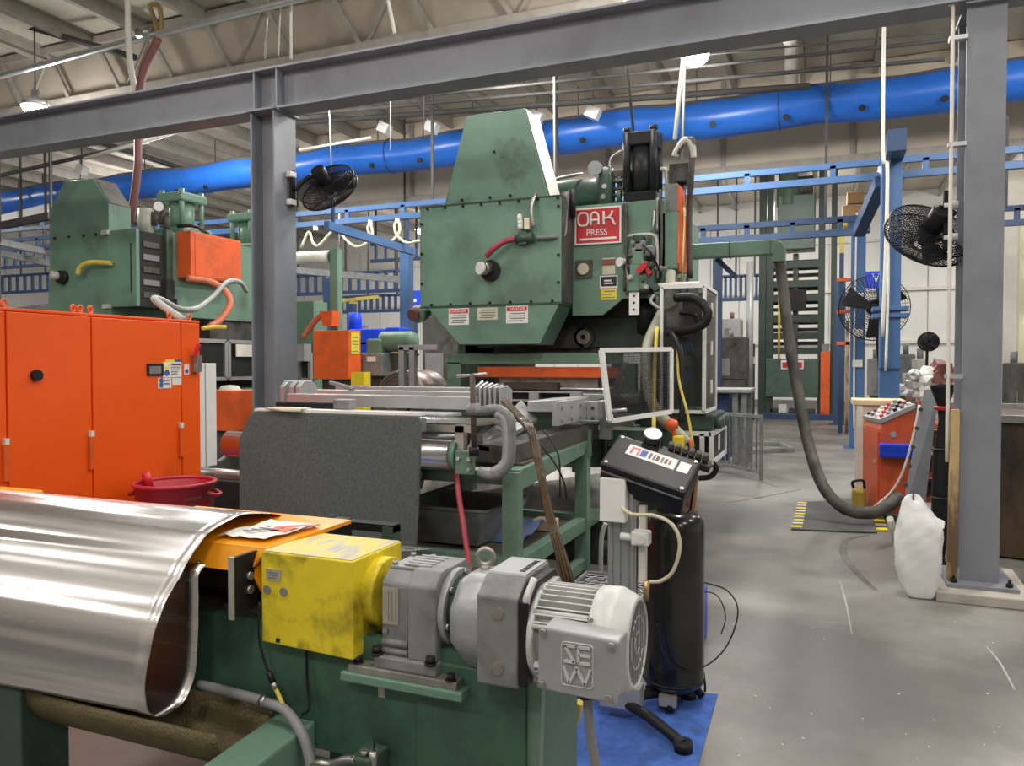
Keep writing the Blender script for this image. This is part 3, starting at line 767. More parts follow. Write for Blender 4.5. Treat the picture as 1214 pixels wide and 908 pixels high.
zt, zb = cz - 0.006, cz - 0.041
strokes([((cx - 0.030, zt), (cx - 0.018, zb)), ((cx - 0.018, zb), (cx, zt)), ((cx, zt), (cx + 0.018, zb)), ((cx + 0.018, zb), (cx + 0.030, zt))])
mk.build('embossed_mark', M['motor_silver'], tb)
CY((-0.50, 1.66, 0.915), (-0.495, 1.66, 0.895), 0.018, n=12).build('cable_gland', M['black'], g)
single(TU([(-0.497, 1.66, 0.90), (-0.490, 1.67, 0.80), (-0.475, 1.69, 0.66), (-0.47, 1.75, 0.40), (-0.55, 1.85, 0.012), (-0.70, 1.70, 0.012)], 0.0115, 10), 'motor_cable', 'conduit_grey', 'grey power cable dropping from the silver motor box', 'cable')

# ---------------------------------------------------------------- the bright sheet looping over the guard
prof = [(3.2, 0.78), (2.8, 0.86), (2.45, 0.98), (2.25, 1.07), (2.08, 1.143), (1.95, 1.172), (1.85, 1.172), (1.76, 1.145), (1.70, 1.10), (1.652, 1.048), (1.60, 0.985), (1.565, 0.925), (1.54, 0.85), (1.527, 0.77), (1.535, 0.715), (1.56, 0.683), (1.61, 0.672), (1.665, 0.685), (1.70, 0.735), (1.712, 0.80), (1.718, 0.88), (1.720, 0.96), (1.722, 1.03), (1.75, 1.0565)]
P = smooth_path([V((0, a, b)) for a, b in prof], 7)
rows = []
for i in range(25):
    s = i / 24; X_ = -1.70 - 1.25 * s
    row = []
    for j, q in enumerate(P):
        n_ = P[min(j + 1, len(P) - 1)] - P[max(j - 1, 0)]
        nn = V((0, -n_.z, n_.y)).normalized()
        amp = 0.0011 * min(1, max(0, (j - 18) / 10)) * (1 if j < 110 else 0.3)
        wv = math.sin(j * 0.62 + 0.8 * math.sin(s * 3)) + 0.5 * math.sin(j * 1.23 + 2 * s) + 0.8 * math.sin(j * 0.33 - s * 2) + 0.25 * math.sin(j * 1.9 + 4 * s)
        # the far side of the loop sags a little more toward the left
        row.append(V((X_, q.y, q.z)) + nn * amp * wv - V((0, 0.05 * s * (1 if q.z < 1.1 and j < 105 else 0), 0)))
    rows.append(row)
sh = single(MB().grid(rows), 'steel_sheet', 'sheet_steel', 'bright flexible steel sheet looping over the amber roller guard', 'metal sheet', solid=0.0012)
pp = thing('paper_tag', 'crumpled paper tag lying on the amber guard beside the steel sheet', 'paper', A(265, 628, Z=1.122))
rows = []
for i in range(7):
    rows.append([V((-1.73 + 0.03 * i + 0.012 * j, 1.83 + 0.035 * j, 1.122 + 0.003 * j + 0.010 * abs(math.sin(i * 1.7 + j)))) for j in range(6)])
MB().grid(rows, False).build('sheet', M['label_white'], pp, solid=0.0008)
rows = []
for i in range(4):
    rows.append([V((-1.60 + 0.022 * i + 0.012 * j, 1.90 + 0.03 * j, 1.132 + 0.012 * abs(math.sin(i * 2.1 + j * 1.3)))) for j in range(5)])
MB().grid(rows, False).build('red_corner', mat('pink_paper', (0.80, 0.25, 0.20), 0.6), pp, solid=0.0008)
for k in range(4):
    BAR((-1.665 + 0.012 * k, 1.87 + 0.022 * k, 1.139), (-1.60 + 0.012 * k, 1.87 + 0.022 * k, 1.140), 0.008, 0.001).build('print_line', M['ink_grey'], pp)
bk = thing('roller_shaft', 'dark square bar running behind the yellow box', 'bar', (-1.4, 2.3, 1.0))
BAR((-1.62, 2.34, 1.072), (-1.40, 2.34, 1.072), 0.05, 0.028).build('bar', M['black'], bk)
MB().box(-1.66, -1.60, 2.30, 2.36, 0.885, 1.09).build('bearing', M['black'], bk)
B(-1.44, -1.40, 2.31, 2.37, 0.0, 1.08).build('post', M['dark_green'], bk)
B(-1.66, -1.60, 2.30, 2.36, 0.0, 0.885).build('post', M['dark_green'], bk)
B(-3.6, -3.0, 1.80, 2.2, 0.86, 1.13).build('end_guard', M['amber'], FR, bevel=0.01)

# ================================================================ main press
PG = M['press_green']
pr = thing('stamping_press', 'large green stamping press with a red name sign and trapezoid hood', 'press', (-3.0, 9.4, 0))
hump = MB()
a = [(-4.13, 3.50), (-2.85, 3.50), (-3.13, 4.495), (-3.845, 4.495)]
hump.prism(a, 'y', 8.0, 8.46)
hump = hump.build('hood', M['worn_green'], pr, bevel=0.008)
MB().slab([(-2.845, 8.02, 3.51), (-2.845, 8.45, 3.51), (-3.125, 8.45, 4.49), (-3.125, 8.02, 4.49)], 0.006).build('hood_side', M['pale_trim'], pr)
B(-4.455, -2.70, 8.0, 8.45, 2.33, 3.495).build('flywheel_guard', PG, pr, bevel=0.008)
MB().box(-2.705, -2.69, 8.02, 8.45, 2.34, 3.48).build('guard_side', M['dark_grime'], pr)
MB().prism([(-4.36, 2.315), (-2.72, 2.315), (-2.947, 1.878), (-3.935, 1.878)], 'y', 8.0, 8.45).build('lower_skirt', PG, pr, bevel=0.006)
for z in (3.497, 2.322):
    B(-4.46, -2.695, 7.993, 8.46, z - 0.007, z + 0.007).build('seam_strip', M['dark_green'], pr)
bolt0 = None
for x, z in [(-4.35 + 0.23 * i, 3.47) for i in range(8)] + [(-4.30 + 0.25 * i, 2.35) for i in range(7)] + [(-4.43, 3.3), (-4.43, 2.95), (-4.43, 2.6), (-2.73, 3.38), (-2.73, 2.85), (-2.73, 2.55), (-3.9, 3.54), (-3.55, 3.54), (-3.3, 3.54), (-3.5, 4.05)]:
    CY((x, 8.0, z), (x, 7.985, z), 0.016, n=8).build('bolt', M['black'], pr)
MB().cyl(A(489, 374, Y=8.05), A(497, 368, Y=8.2), 0.075, n=16).build('roller_end', M['maroon'], pr)
MB().cyl(A(495, 375, Y=8.1), A(505, 370, Y=8.3), 0.085, n=16).build('roller_body', M['press_green'], pr)
# crown and frame
B(-4.40, -1.60, 8.46, 10.5, 2.42, 3.46).build('crown', PG, pr, bevel=0.01)
MB().prism([(-2.70, 2.205), (-2.34, 2.205), (-2.107, 2.38), (-1.64, 2.38), (-1.64, 3.45), (-2.70, 3.45)], 'y', 8.40, 8.46).build('front_plate', PG, pr, bevel=0.006)
B(-4.30, -1.70, 8.9, 10.4, 1.80, 2.42).build('ram', M['dark_grime'], pr)
B(-4.10, -1.9, 8.85, 8.9, 1.86, 2.2).build('ram_face', M['dark_green'], pr)
MB().cyl((-2.684, 8.86, 1.975), (-2.684, 8.80, 1.975), 0.125, n=28).box(-3.2, -2.684, 8.80, 8.86, 1.85, 2.10).build('crank_link', M['dark_grime'], pr, bevel=0.008)
MB().cyl((-2.684, 8.81, 1.975), (-2.684, 8.775, 1.975), 0.085, n=24).build('link_cap', M['raw_steel'], pr)
CY((-2.684, 8.78, 1.975), (-2.684, 8.76, 1.975), 0.03, n=12).build('pin', M['black'], pr)
B(-4.40, -3.9, 8.9, 10.4, 0.0, 2.42).build('side_frame', M['dark_green'], pr)
B(-2.0, -1.60, 8.9, 10.4, 0.0, 2.42).build('side_frame', M['dark_green'], pr)
B(-4.3, -1.7, 8.6, 10.4, 0.0, 1.22).build('bed', M['dark_green'], pr)
CY((-1.86, 8.68, 1.2), (-1.86, 8.68, 2.25), 0.11, n=20).build('guide_post', M['rust_brown'], pr)
CY((-1.86, 8.68, 2.0), (-1.86, 8.68, 2.4), 0.15, n=20).build('guide_bush', M['black'], pr)
B(-4.25, -2.10, 8.28, 8.40, 1.655, 1.775).build('bolster_rail', M['table_green'], pr, bevel=0.005)
B(-4.25, -4.06, 8.28, 8.40, 1.30, 1.68).build('bolster_post', M['table_green'], pr, bevel=0.005)
B(-2.25, -1.98, 8.45, 8.60, 1.0, 1.66).build('bolster_post', M['table_green'], pr, bevel=0.005)
B(-3.86, -2.14, 8.32, 8.40, 1.50, 1.622).build('light_curtain_bar', M['worn_orange'], pr, bevel=0.004)
B(-3.62, -2.4, 8.42, 9.4, 1.38, 1.50).build('upper_die', M['plate_steel'], pr)
B(-3.50, -2.85, 8.30, 8.42, 1.36, 1.44).build('die_block', M['rust_brown'], pr)
B(-4.0, -1.9, 8.30, 9.6, 1.22, 1.34).build('bolster_plate', M['raw_steel'], pr)
# fittings on the hood
gc = MB().cyl(A(582, 321, Y=8.0), A(582, 321, Y=8.0) - V((0, 0.03, 0)), 0.12, n=24).build('shaft_hub', M['black'], pr)
p = A(571, 318, Y=7.85)
MB().cyl(A(579, 318, Y=7.99), p, 0.075, n=20).build('rotary_union', M['raw_steel'], pr)
MB().cyl(p, p + V((-0.015, -0.03, 0)), 0.072, n=20).build('union_cap', M['white_paint'], pr)
TU([A(577, 304, Y=7.9), A(584, 296, Y=7.88), A(597, 287, Y=7.9), A(612, 283, Y=7.95)], 0.032, 10).build('air_hose', M['red_hose'], pr)
MB().cyl(A(612, 284, Y=7.96), A(632, 281, Y=7.96), 0.055, n=12).box(-3.18, -3.08, 7.93, 7.99, 2.98, 3.12).build('valve_body', M['dark_green'], pr)
B(*(lambda q: (q.x - 0.035, q.x + 0.035, 7.93, 7.99, q.z - 0.06, q.z + 0.07))(A(625, 266, Y=7.95))).build('regulator', M['cream_hose'], pr, bevel=0.01)
MB().lathe([(0.02, 0), (0.032, 0.02), (0.032, 0.05), (0.026, 0.055), (0.032, 0.06), (0.032, 0.09), (0.026, 0.095), (0.032, 0.10), (0.032, 0.14), (0.02, 0.17)], A(617, 272, Y=7.95), (-0.05, 0, 1), 12).build('muffler', M['white_paint'], pr)
TU([A(632, 270, Y=7.93), A(630, 245, Y=7.93), A(640, 222, Y=8.1), A(660, 212, Y=8.6), A(690, 206, Y=9.0)], 0.02, 8).build('supply_tube', M['raw_steel'], pr)
TU([A(636, 282, Y=7.97), A(655, 281, Y=7.97), A(668, 279, Y=8.1), A(670, 265, Y=8.15), A(670, 230, Y=8.2)], 0.025, 8).build('rigid_pipe', M['ink_grey'], pr)
MB().cyl(A(670, 262, Y=8.2), A(670, 228, Y=8.2), 0.045, n=10).build('filter_bowl', M['dark_grime'], pr)
MB().cyl(A(678, 258, Y=8.3), A(678, 225, Y=8.3), 0.045, n=10).build('filter_bowl', M['black'], pr)
# receiver on top
MB().lathe([(0.0, -0.45), (0.09, -0.43), (0.185, -0.35), (0.19, 0.3), (0.14, 0.40), (0.0, 0.44)], (-2.85, 9.1, 3.74), (1, 0, 0), 24).build('air_receiver', M['dark_green'], pr)
MB().ring((-2.72, 9.2, 3.72), (1, 0, 0), 0.168, 0.02, 24, 6).build('receiver_band', M['dark_green'], pr)
MB().lathe([(0.0, 0.40), (0.10, 0.37), (0.11, 0.25), (0.11, 0.0), (0.08, -0.16), (0.0, -0.2)], (-2.48, 9.0, 3.62), n=20).build('surge_tank', M['dark_green'], pr)
MB().cyl(A(706, 200, Y=8.9), A(705, 199, Y=8.84), 0.085, n=20).build('gauge', M['gear_light'], pr)
for k, (x, y, y2) in enumerate([(718, 208, 235), (726, 205, 240), (735, 206, 232)]):
    MB().cyl(A(x, y, Y=9.0), A(x, y2, Y=9.0), 0.035, n=8).build('pipe_fitting', M['dark_grime'], pr)
BAR(A(712, 208, Y=9.0), A(742, 206, Y=9.0), 0.07).build('pipe_manifold', M['dark_grime'], pr)
TU([A(724, 205, Y=8.95), A(724, 190, Y=8.95), A(731, 182, Y=8.95), A(739, 178, Y=8.95), A(740, 170, Y=9.0)], 0.018, 8).build('bent_tube', M['raw_steel'], pr)
# black hydraulic cylinder
hc = MB().box(-2.23, -1.84, 8.85, 9.25, 4.20, 4.36).build('cylinder_head', M['black'], pr, bevel=0.02)
B(-2.22, -1.84, 8.85, 9.25, 3.46, 3.66).build('cylinder_foot', M['black'], pr, bevel=0.01)
CY((-2.03, 9.05, 3.66), (-2.03, 9.05, 4.20), 0.175, n=10).build('cylinder_barrel', M['black'], pr)
for x in (-2.19, -1.88):
    for y in (8.89, 9.21):
        CY((x, y, 3.66), (x, y, 4.40), 0.045, n=10).build('tie_rod', M['black'], pr)
for x, y in ((-2.1, 9.05), (-2.19, 8.89), (-1.88, 8.89)):
    CY((x, y, 4.36), (x, y, 4.41), 0.05, n=6).build('nut', M['black'], pr)
# right hand box with orange face
B(-1.72, -1.50, 8.40, 8.95, 2.69, 3.30).build('valve_cabinet', PG, pr, bevel=0.006)
MB().prism([(8.36, 2.74), (8.42, 2.66), (8.95, 2.70), (8.95, 3.30), (8.40, 3.30)], 'x', -1.50, -1.485).build('orange_cover', M['worn_orange'], pr)
B(-1.66, -1.52, 8.45, 8.8, 3.30, 3.62).build('terminal_case', M['gear_grey'], pr)
B(-1.52, -1.50, 8.45, 8.8, 3.32, 3.60).build('orange_edge', M['worn_orange'], pr)
MB().box(-1.70, -1.48, 8.9, 9.2, 3.75, 3.95).cyl((-1.59, 9.05, 3.45), (-1.59, 9.05, 3.75), 0.06, n=10).build('small_cylinder', M['dark_grime'], pr)
TU([A(783, 200, Y=9.0), A(790, 203, Y=9.0), A(791, 222, Y=9.0)], 0.025, 8).build('breather', M['off_white'], pr)
# front plate pipework
TU([A(741, 240, Y=8.38), A(742, 262, Y=8.36), A(742, 300, Y=8.36), A(741, 345, Y=8.36)], 0.025, 8).build('riser_pipe', M['dark_grime'], pr)
TU([A(744, 280, Y=8.36), A(760, 278, Y=8.33), A(775, 279, Y=8.33), A(779, 290, Y=8.33), A(779, 330, Y=8.33)], 0.018, 8).build('cross_pipe', M['pale_trim'], pr)
TU([A(781, 235, Y=8.38), A(779, 250, Y=8.38), A(779, 275, Y=8.38)], 0.02, 8).build('edge_pipe', M['raw_steel'], pr)
for k, (x, y, r, dz, m) in enumerate([(757, 285, 0.05, 0.06, 'dark_green'), (759, 293, 0.06, 0.07, 'gear_grey'), (757, 305, 0.07, 0.10, 'press_green'), (754, 322, 0.06, 0.08, 'press_green'), (752, 337, 0.07, 0.09, 'press_green'), (771, 298, 0.045, 0.06, 'gear_grey'), (765, 313, 0.04, 0.03, 'gear_light'), (772, 330, 0.05, 0.12, 'dark_green'), (764, 335, 0.05, 0.08, 'press_green')]):
    p = A(x, y, Y=8.28)
    MB().box(p.x - r, p.x + r, 8.22, 8.40, p.z - dz, p.z + dz).build('valve_block', M[m], pr, bevel=0.02)
p = A(764, 320, Y=8.2); MB().bar(p + V((-0.07, 0, -0.02)), p + V((0.03, 0, 0.07)), 0.06).bar(p + V((0.0, 0, 0.08)), p + V((0.06, 0, -0.05)), 0.04).build('red_handle', M['red_paint'], pr)
p = A(737, 311, Y=8.3); MB().cyl(p, p + V((-0.02, -0.04, 0)), 0.05, n=18).build('pressure_gauge', M['white_paint'], pr)
p = A(752, 359, Y=8.25); tg = B(p.x - 0.055, p.x + 0.055, 8.24, 8.25, p.z - 0.13, p.z + 0.12).build('white_tag', M['white_paint'], pr)
for k in (-1, 0, 1):
    MB().cyl((p.x, 8.24, p.z + 0.075 * k), (p.x, 8.236, p.z + 0.075 * k), 0.016, n=4).build('mark', M['ink'], tg)
rv = random.Random(11)
for k in range(22):
    p = A(746 + 34 * rv.random(), 288 + 66 * rv.random(), Y=8.26)
    ln_, r_ = 0.05 + 0.08 * rv.random(), 0.018 + 0.022 * rv.random()
    d = V(((0, 0, 1), (1, 0, 0), (0, -1, 0))[k % 3])
    MB().cyl(p - d * ln_, p + d * ln_, r_, n=8).cyl(p + d * ln_ * 0.3, p + d * ln_ * 0.6, r_ * 1.4, n=6).build('pipe_fitting', M[('dark_green', 'gear_grey', 'pale_trim', 'dark_grime')[k % 4]], pr)
for k in range(10):
    p = A(712 + 30 * rv.random(), 204 + 32 * rv.random(), Y=8.95)
    d = V(((0, 0, 1), (1, 0, 0), (0.5, -1, 0))[k % 3]); ln_ = 0.06 + 0.10 * rv.random()
    MB().cyl(p - d * ln_, p + d * ln_, 0.02 + 0.015 * rv.random(), n=8).build('pipe_fitting', M[('dark_green', 'dark_grime', 'raw_steel')[k % 3]], pr)
for k, (x, y, x2, y2) in enumerate([(783, 225, 783, 330), (776, 250, 770, 285), (790, 322, 792, 392), (806, 330, 802, 400), (740, 300, 744, 350), (815, 330, 812, 420)]):
    TU([A(x, y, Y=8.36), A((x + x2) / 2 + 1.5, (y + y2) / 2, Y=8.33), A(x2, y2, Y=8.36)], 0.016, 6).build('riser_pipe', M[('dark_grime', 'raw_steel', 'black')[k % 3]], pr)
# sight glass and labels
p = A(692, 319, Y=8.39); B(p.x - 0.10, p.x + 0.10, 8.38, 8.40, p.z - 0.10, p.z + 0.10).build('gauge_plate', M['dark_grime'], pr)
MB().cyl((p.x, 8.38, p.z), (p.x, 8.36, p.z), 0.065, n=22).build('sight_glass', M['label_cream'], pr)


def plate(x0, x1, z0, z1, y, m, parent, name, d=0.004):
    return B(x0, x1, y - d, y, z0, z1).build(name, M[m], parent)


def rect(pxa, pxb, Y):
    a, b = A(*pxa, Y=Y), A(*pxb, Y=Y)
    return min(a.x, b.x), max(a.x, b.x), min(a.z, b.z), max(a.z, b.z)


r = rect((714, 306), (729, 325), 8.39); plate(*r, 8.40, 'label_cream', pr, 'faded_label'); plate(r[0], r[1], r[2] + 0.10, r[3] - 0.015, 8.396, 'maroon', pr, 'label_band', 0.002)
r = rect((711, 327), (732, 342), 8.39); lb = plate(*r, 8.40, 'label_white', pr, 'notice_label'); plate(r[0] + 0.012, r[1] - 0.012, r[2] + 0.03, r[3] - 0.012, 8.396, 'ink', lb, 'print_block', 0.002)
for k in range(2): plate(r[0] + 0.05, r[1] - 0.05 - 0.02 * k, r[2] + 0.055 + 0.03 * k, r[2] + 0.072 + 0.03 * k, 8.394, 'label_white', lb, 'print_line', 0.001)
r = rect((712, 342), (731, 355), 8.39); lb = plate(*r, 8.40, 'label_yellow', pr, 'warning_label')
for k in range(3): plate(r[0] + 0.02 + 0.02 * (k == 2), r[1] - 0.02 - 0.03 * (k == 1), r[2] + 0.02 + 0.035 * k, r[2] + 0.032 + 0.035 * k, 8.396, 'ink_grey', lb, 'print_line', 0.001)
for i, (a, b, m) in enumerate([((532, 366), (556, 385), 'label_white'), ((566, 365), (590, 379), 'label_cream'), ((600, 363), (626, 383), 'label_white')]):
    r = rect(a, b, 8.0); lb = plate(*r, 8.0, m, pr, 'warning_sign')
    h = r[3] - r[2]
    if m == 'label_white':
        plate(r[0] + 0.01, r[1] - 0.01, r[3] - 0.30 * h, r[3] - 0.05 * h, 7.996, 'red_paint', lb, 'header', 0.002)
        text('header_text', 'DANGER', M['label_white'], lb, ((r[0] + r[1]) / 2, 7.993, r[3] - 0.175 * h), (1, 0, 0), (0, 0, 1), 0.05)
    for k in range(4):
        zz = r[2] + h * (0.12 + 0.14 * k) if m == 'label_white' else r[2] + h * (0.15 + 0.2 * k)
        plate(r[0] + 0.03 + 0.02 * (k % 2), r[1] - 0.03 - 0.03 * (k == 0), zz, zz + 0.012, 7.996, 'ink_grey', lb, 'print_line', 0.001)
# name sign
a, b = V((-2.665, 8.39, 3.0)), V((-2.125, 8.39, 3.415))
sg = B(a.x, b.x, 8.375, 8.40, a.z, b.z).build('name_sign', M['label_white'], pr, bevel=0.005)
plate(a.x + 0.02, b.x - 0.02, a.z + 0.02, b.z - 0.02, 8.376, 'red_paint', sg, 'sign_field', 0.003)
let = MB()
def stroke(pts, r=0.0135):
    let.tube([(x, 8.371, z) for x, z in pts], r, 6, k=5)
cx0, cz0 = -2.565, 3.285
stroke([(cx0 + 0.058 * math.copysign(abs(math.cos(t_)) ** 0.7, math.cos(t_)), cz0 + 0.072 * math.copysign(abs(math.sin(t_)) ** 0.7, math.sin(t_))) for t_ in [2 * PI * k / 16 for k in range(17)]])
stroke([(-2.475, 3.213), (-2.475, 3.29), (-2.468, 3.335), (-2.43, 3.355), (-2.395, 3.335), (-2.385, 3.29), (-2.385, 3.213)])
stroke([(-2.475, 3.27), (-2.43, 3.27), (-2.385, 3.27)])
stroke([(-2.325, 3.36), (-2.325, 3.285), (-2.325, 3.213)])
stroke([(-2.325, 3.28), (-2.28, 3.285), (-2.24, 3.315), (-2.225, 3.36)])
stroke([(-2.285, 3.285), (-2.235, 3.275), (-2.215, 3.235), (-2.19, 3.20)])
let.build('sign_letters', M['label_white'], sg)
text('sign_word', 'PRESS', M['label_white'], sg, (-2.405, 8.371, 3.13), (1, 0, 0), (0, 0, 1), 0.098, 0.002)
plate(-2.60, -2.18, 3.05, 3.073, 8.373, 'label_white', sg, 'sign_bar', 0.003)
# vertical pipe, white drain pipe and hoses on the right flank
TU([A(818, 330, Y=8.7), A(817, 260, Y=8.7), A(821, 175, Y=8.7), A(818, 166, Y=8.7), A(810, 168, Y=8.7), A(803, 182, Y=8.7)], 0.034, 10).build('exhaust_pipe', M['dark_grime'], pr)
TU([A(822, 188, Y=8.7), A(820, 172, Y=8.7), A(812, 166, Y=8.7), A(803, 178, Y=8.7), A(800, 186, Y=8.7)], 0.038, 10).build('exhaust_bend', M['pale_trim'], pr)
TU([A(795, 322, Y=8.3), A(793, 352, Y=8.2), A(780, 380, Y=8.1), A(768, 408, Y=7.9), A(766, 440, Y=7.6), A(774, 480, Y=7.3), A(800, 510, Y=7.2), A(815, 525, Y=7.2)], 0.055, 10).build('drain_hose', M['olive_hose'], pr)
TU([A(774, 340, Y=8.25), A(800, 338, Y=8.2), A(830, 337, Y=8.2)], 0.032, 8).build('white_header', M['off_white'], pr)
TU([A(775, 350, Y=8.2), A(772, 358, Y=8.15), A(785, 366, Y=8.1), A(799, 362, Y=8.1), A(806, 352, Y=8.1)], 0.018, 8).build('jumper_hose', M['grey_hose'], pr)
B(*(lambda u, w_: (u.x, w_.x, 8.12, 8.3, w_.z, u.z))(A(790, 352, Y=8.15), A(806, 392, Y=8.15))).build('junction_post', M['pale_trim'], pr)
TU([A(800, 353, Y=7.8), A(822, 353, Y=7.75), A(838, 366, Y=7.7), A(836, 382, Y=7.7), A(818, 391, Y=7.75), A(790, 393, Y=7.9)], 0.045, 10).build('black_loop_hose', M['black'], pr)
TU([A(806, 370, Y=7.85), A(822, 372, Y=7.83), A(828, 384, Y=7.85)], 0.028, 8).build('inner_loop_hose', M['black'], pr)
TU([A(779, 388, Y=7.9), A(776, 440, Y=7.5), A(775, 510, Y=6.9)], 0.02, 8).build('yellow_line', M['yellow_hose'], pr)
TU([A(803, 400, Y=7.8), A(805, 450, Y=7.5), A(815, 490, Y=7.3), A(822, 530, Y=7.2)], 0.013, 8).build('thin_yellow_line', M['yellow_hose'], pr)
TU([A(795, 392, Y=7.8), A(806, 415, Y=7.6), A(810, 460, Y=7.5), A(808, 500, Y=7.4)], 0.03, 8).build('black_line', M['black'], pr)
TU([A(811, 240, Y=8.5), A(810, 300, Y=8.4), A(808, 335, Y=8.4)], 0.014, 6).build('copper_line', M['brass'], pr)
p = A(775, 290, Y=8.3)
TU([A(762, 290, Y=8.2), A(772, 300, Y=8.15), A(778, 312, Y=8.2), A(784, 325, Y=8.25)], 0.012, 6).build('control_wire', M['black'], pr)

# clear guard cabinet hung on the right flank of the press
cg = thing('guard_cabinet', 'white framed clear cabinet standing at the right flank of the main press', 'cabinet', (-1.3, 8.2, 0))
AL = M['white_paint']
x0, x1, y0, y1, z0, z1 = -1.575, -1.145, 7.90, 8.75, 1.17, 2.44
def post(a, b, w=0.034, m=AL, n='frame_rail', par=None): return BAR(a, b, w).build(n, m, par or cg)
for x, y in ((x0, y0), (x1, y0), (x1, y1)):
    post((x, y, z0), (x, y, z1))
for z in (z0, z1):
    post((x0, y0, z), (x1, y0, z)); post((x1, y0, z), (x1, y1, z))
B(x0, x1, y0 - 0.004, y0 + 0.004, z0, z1).build('clear_pane', M['clear_panel'], cg)
B(x1 - 0.004, x1 + 0.004, y0, y1, z0, z1).build('clear_pane', M['smoke_panel'], cg)
for z in (1.35, 1.75, 2.15):
    B(x1 + 0.028, x1 + 0.04, y0 + 0.25, y0 + 0.33, z, z + 0.14).build('hinge', M['off_white'], cg)
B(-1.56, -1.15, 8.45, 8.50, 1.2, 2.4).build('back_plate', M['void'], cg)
for k in range(4):
    B(-1.52, -1.32, 8.30, 8.45, 1.95 - 0.16 * k, 2.06 - 0.16 * k).build('relay_block', M['ink_blue' if k % 2 else 'ink_grey'], cg)
B(-1.25, -1.20, 8.2, 8.44, 1.2, 2.4).build('cable_duct', M['black'], cg)
B(-1.62, -1.06, 7.95, 8.9, 0.97, 1.14).build('pump_base', M['dark_green'], cg, bevel=0.02)
for k in range(4):
    CY((-1.06, 8.1 + 0.2 * k, 1.05), (-0.99, 8.1 + 0.2 * k, 1.05), 0.06, n=12).build('pump_valve', M['dark_green'], cg)
for a, b in [((-1.35, 7.9, 0.95), (-1.07, 7.9, 0.95)), ((-1.35, 7.9, 0.66), (-1.07, 7.9, 0.66)), ((-1.07, 7.9, 0.64), (-1.07, 7.9, 0.97)), ((-1.16, 7.9, 0.66), (-1.16, 7.9, 0.95)), ((-1.07, 7.9, 0.95), (-1.07, 9.0, 0.95)), ((-1.07, 7.9, 0.66), (-1.07, 9.0, 0.66)), ((-1.07, 9.0, 0.64), (-1.07, 9.0, 0.97))]:
    post(a, b, 0.045, n='base_rail')
B(-1.075, -1.068, 7.95, 8.95, 0.68, 0.93).build('base_panel', M['black'], cg)
B(-1.062, -1.058, 8.35, 8.5, 0.74, 0.90).build('base_label', M['off_white'], cg)
B(-1.40, -1.20, 7.92, 8.9, 0.66, 0.95).build('base_box', M['void'], cg)
B(-1.58, -1.40, 8.0, 8.9, 0.0, 0.97).build('support_leg', M['dark_green'], cg)
TU([A(845, 548, Y=7.95), A(849, 556, Y=7.95), A(842, 565, Y=7.95), A(828, 567, Y=7.95)], 0.028, 8).build('cable_loop', M['black'], cg)

# swing arm and hose to the operator console
sa = thing('swing_arm', 'green overhead boom reaching right from the main press', 'arm', (-1.5, 9.5, 2.9))
B(-1.60, -0.62, 9.42, 9.58, 2.93, 3.10).build('arm_tube', PG, sa, bevel=0.01)
B(-1.09, -1.075, 9.41, 9.59, 2.92, 3.11).build('joint_seam', M['dark_green'], sa)
MB().prism([(-0.62, 2.93), (-0.62, 3.10), (-0.56, 3.10), (-0.49, 3.06), (-0.455, 2.99), (-0.455, 2.84), (-0.60, 2.84), (-0.60, 2.93)], 'y', 9.42, 9.58).build('elbow', PG, sa, bevel=0.01)
BAR((-1.25, 9.6, 2.93), (-1.02, 9.6, 2.70), 0.06).build('brace', M['blue_dark'], sa)
single(TU([V((-0.52, 9.5, 2.86)), A(928, 340, Y=9.5), A(935, 400, Y=9.4), A(945, 460, Y=9.3), A(958, 525, Y=9.1), A(975, 575, Y=8.8), A(1000, 602, Y=8.6), A(1030, 608, Y=8.6), A(1053, 600, Y=8.7), A(1066, 588, Y=8.8)], 0.062, 14), 'cable_hose', 'dark_grime', 'thick dark hose hanging from the green boom to the orange console', 'hose')

# ================================================================ feed table between the stand and the press
TG = M['table_green']
tb = thing('feed_table', 'pale green steel feed table with rollers in front of the main press', 'table', (-2.7, 5.0, 0))
xr, xl, yf, yb_ = -1.76, -3.75, 4.30, 5.75
for x in (xl, xr):
    B(x - 0.05, x + 0.05, yf - 0.05, yf + 0.05, 0, 1.0).build('leg', TG, tb, bevel=0.004)
B(xr - 0.05, xr + 0.05, yb_ - 0.05, yb_ + 0.05, 0, 0.93).build('leg', TG, tb, bevel=0.004)
B(xr - 0.04, xr + 0.06, yb_ - 0.02, yb_ + 0.05, 0.93, 1.14).build('leg_stub', TG, tb, bevel=0.004)
B(xl - 0.05, xl + 0.05, yb_ - 0.05, yb_ + 0.05, 0, 1.0).build('leg', TG, tb, bevel=0.004)
MB().prism([(yf, 0.88), (yb_ - 0.1, 0.96), (yb_, 1.06), (yf, 1.01)], 'x', xr - 0.045, xr + 0.045).build('side_rail', TG, tb, bevel=0.004)
B(xl - 0.05, xl + 0.05, yf, yb_, 0.90, 1.0).build('side_rail', TG, tb)
B(xl, xr, yf - 0.04, yf + 0.04, 0.92, 0.99).build('cross_rail', M['dark_green'], tb)
B(xl, xr, yb_ - 0.04, yb_ + 0.04, 0.88, 0.95).build('cross_rail', M['dark_green'], tb)
B(xl, xr, yf - 0.045, yf + 0.045, 0.40, 0.48).build('lower_rail', TG, tb, bevel=0.004)
B(xr - 0.04, xr + 0.04, yf, yb_ + 0.9, 0.36, 0.46).build('lower_rail', TG, tb, bevel=0.004)
B(xr - 0.04, xr + 0.04, yf, yb_, 0.06, 0.14).build('lower_rail', TG, tb, bevel=0.004)
B(xl - 0.04, xl + 0.04, yf, yb_, 0.40, 0.50).build('lower_rail', TG, tb)
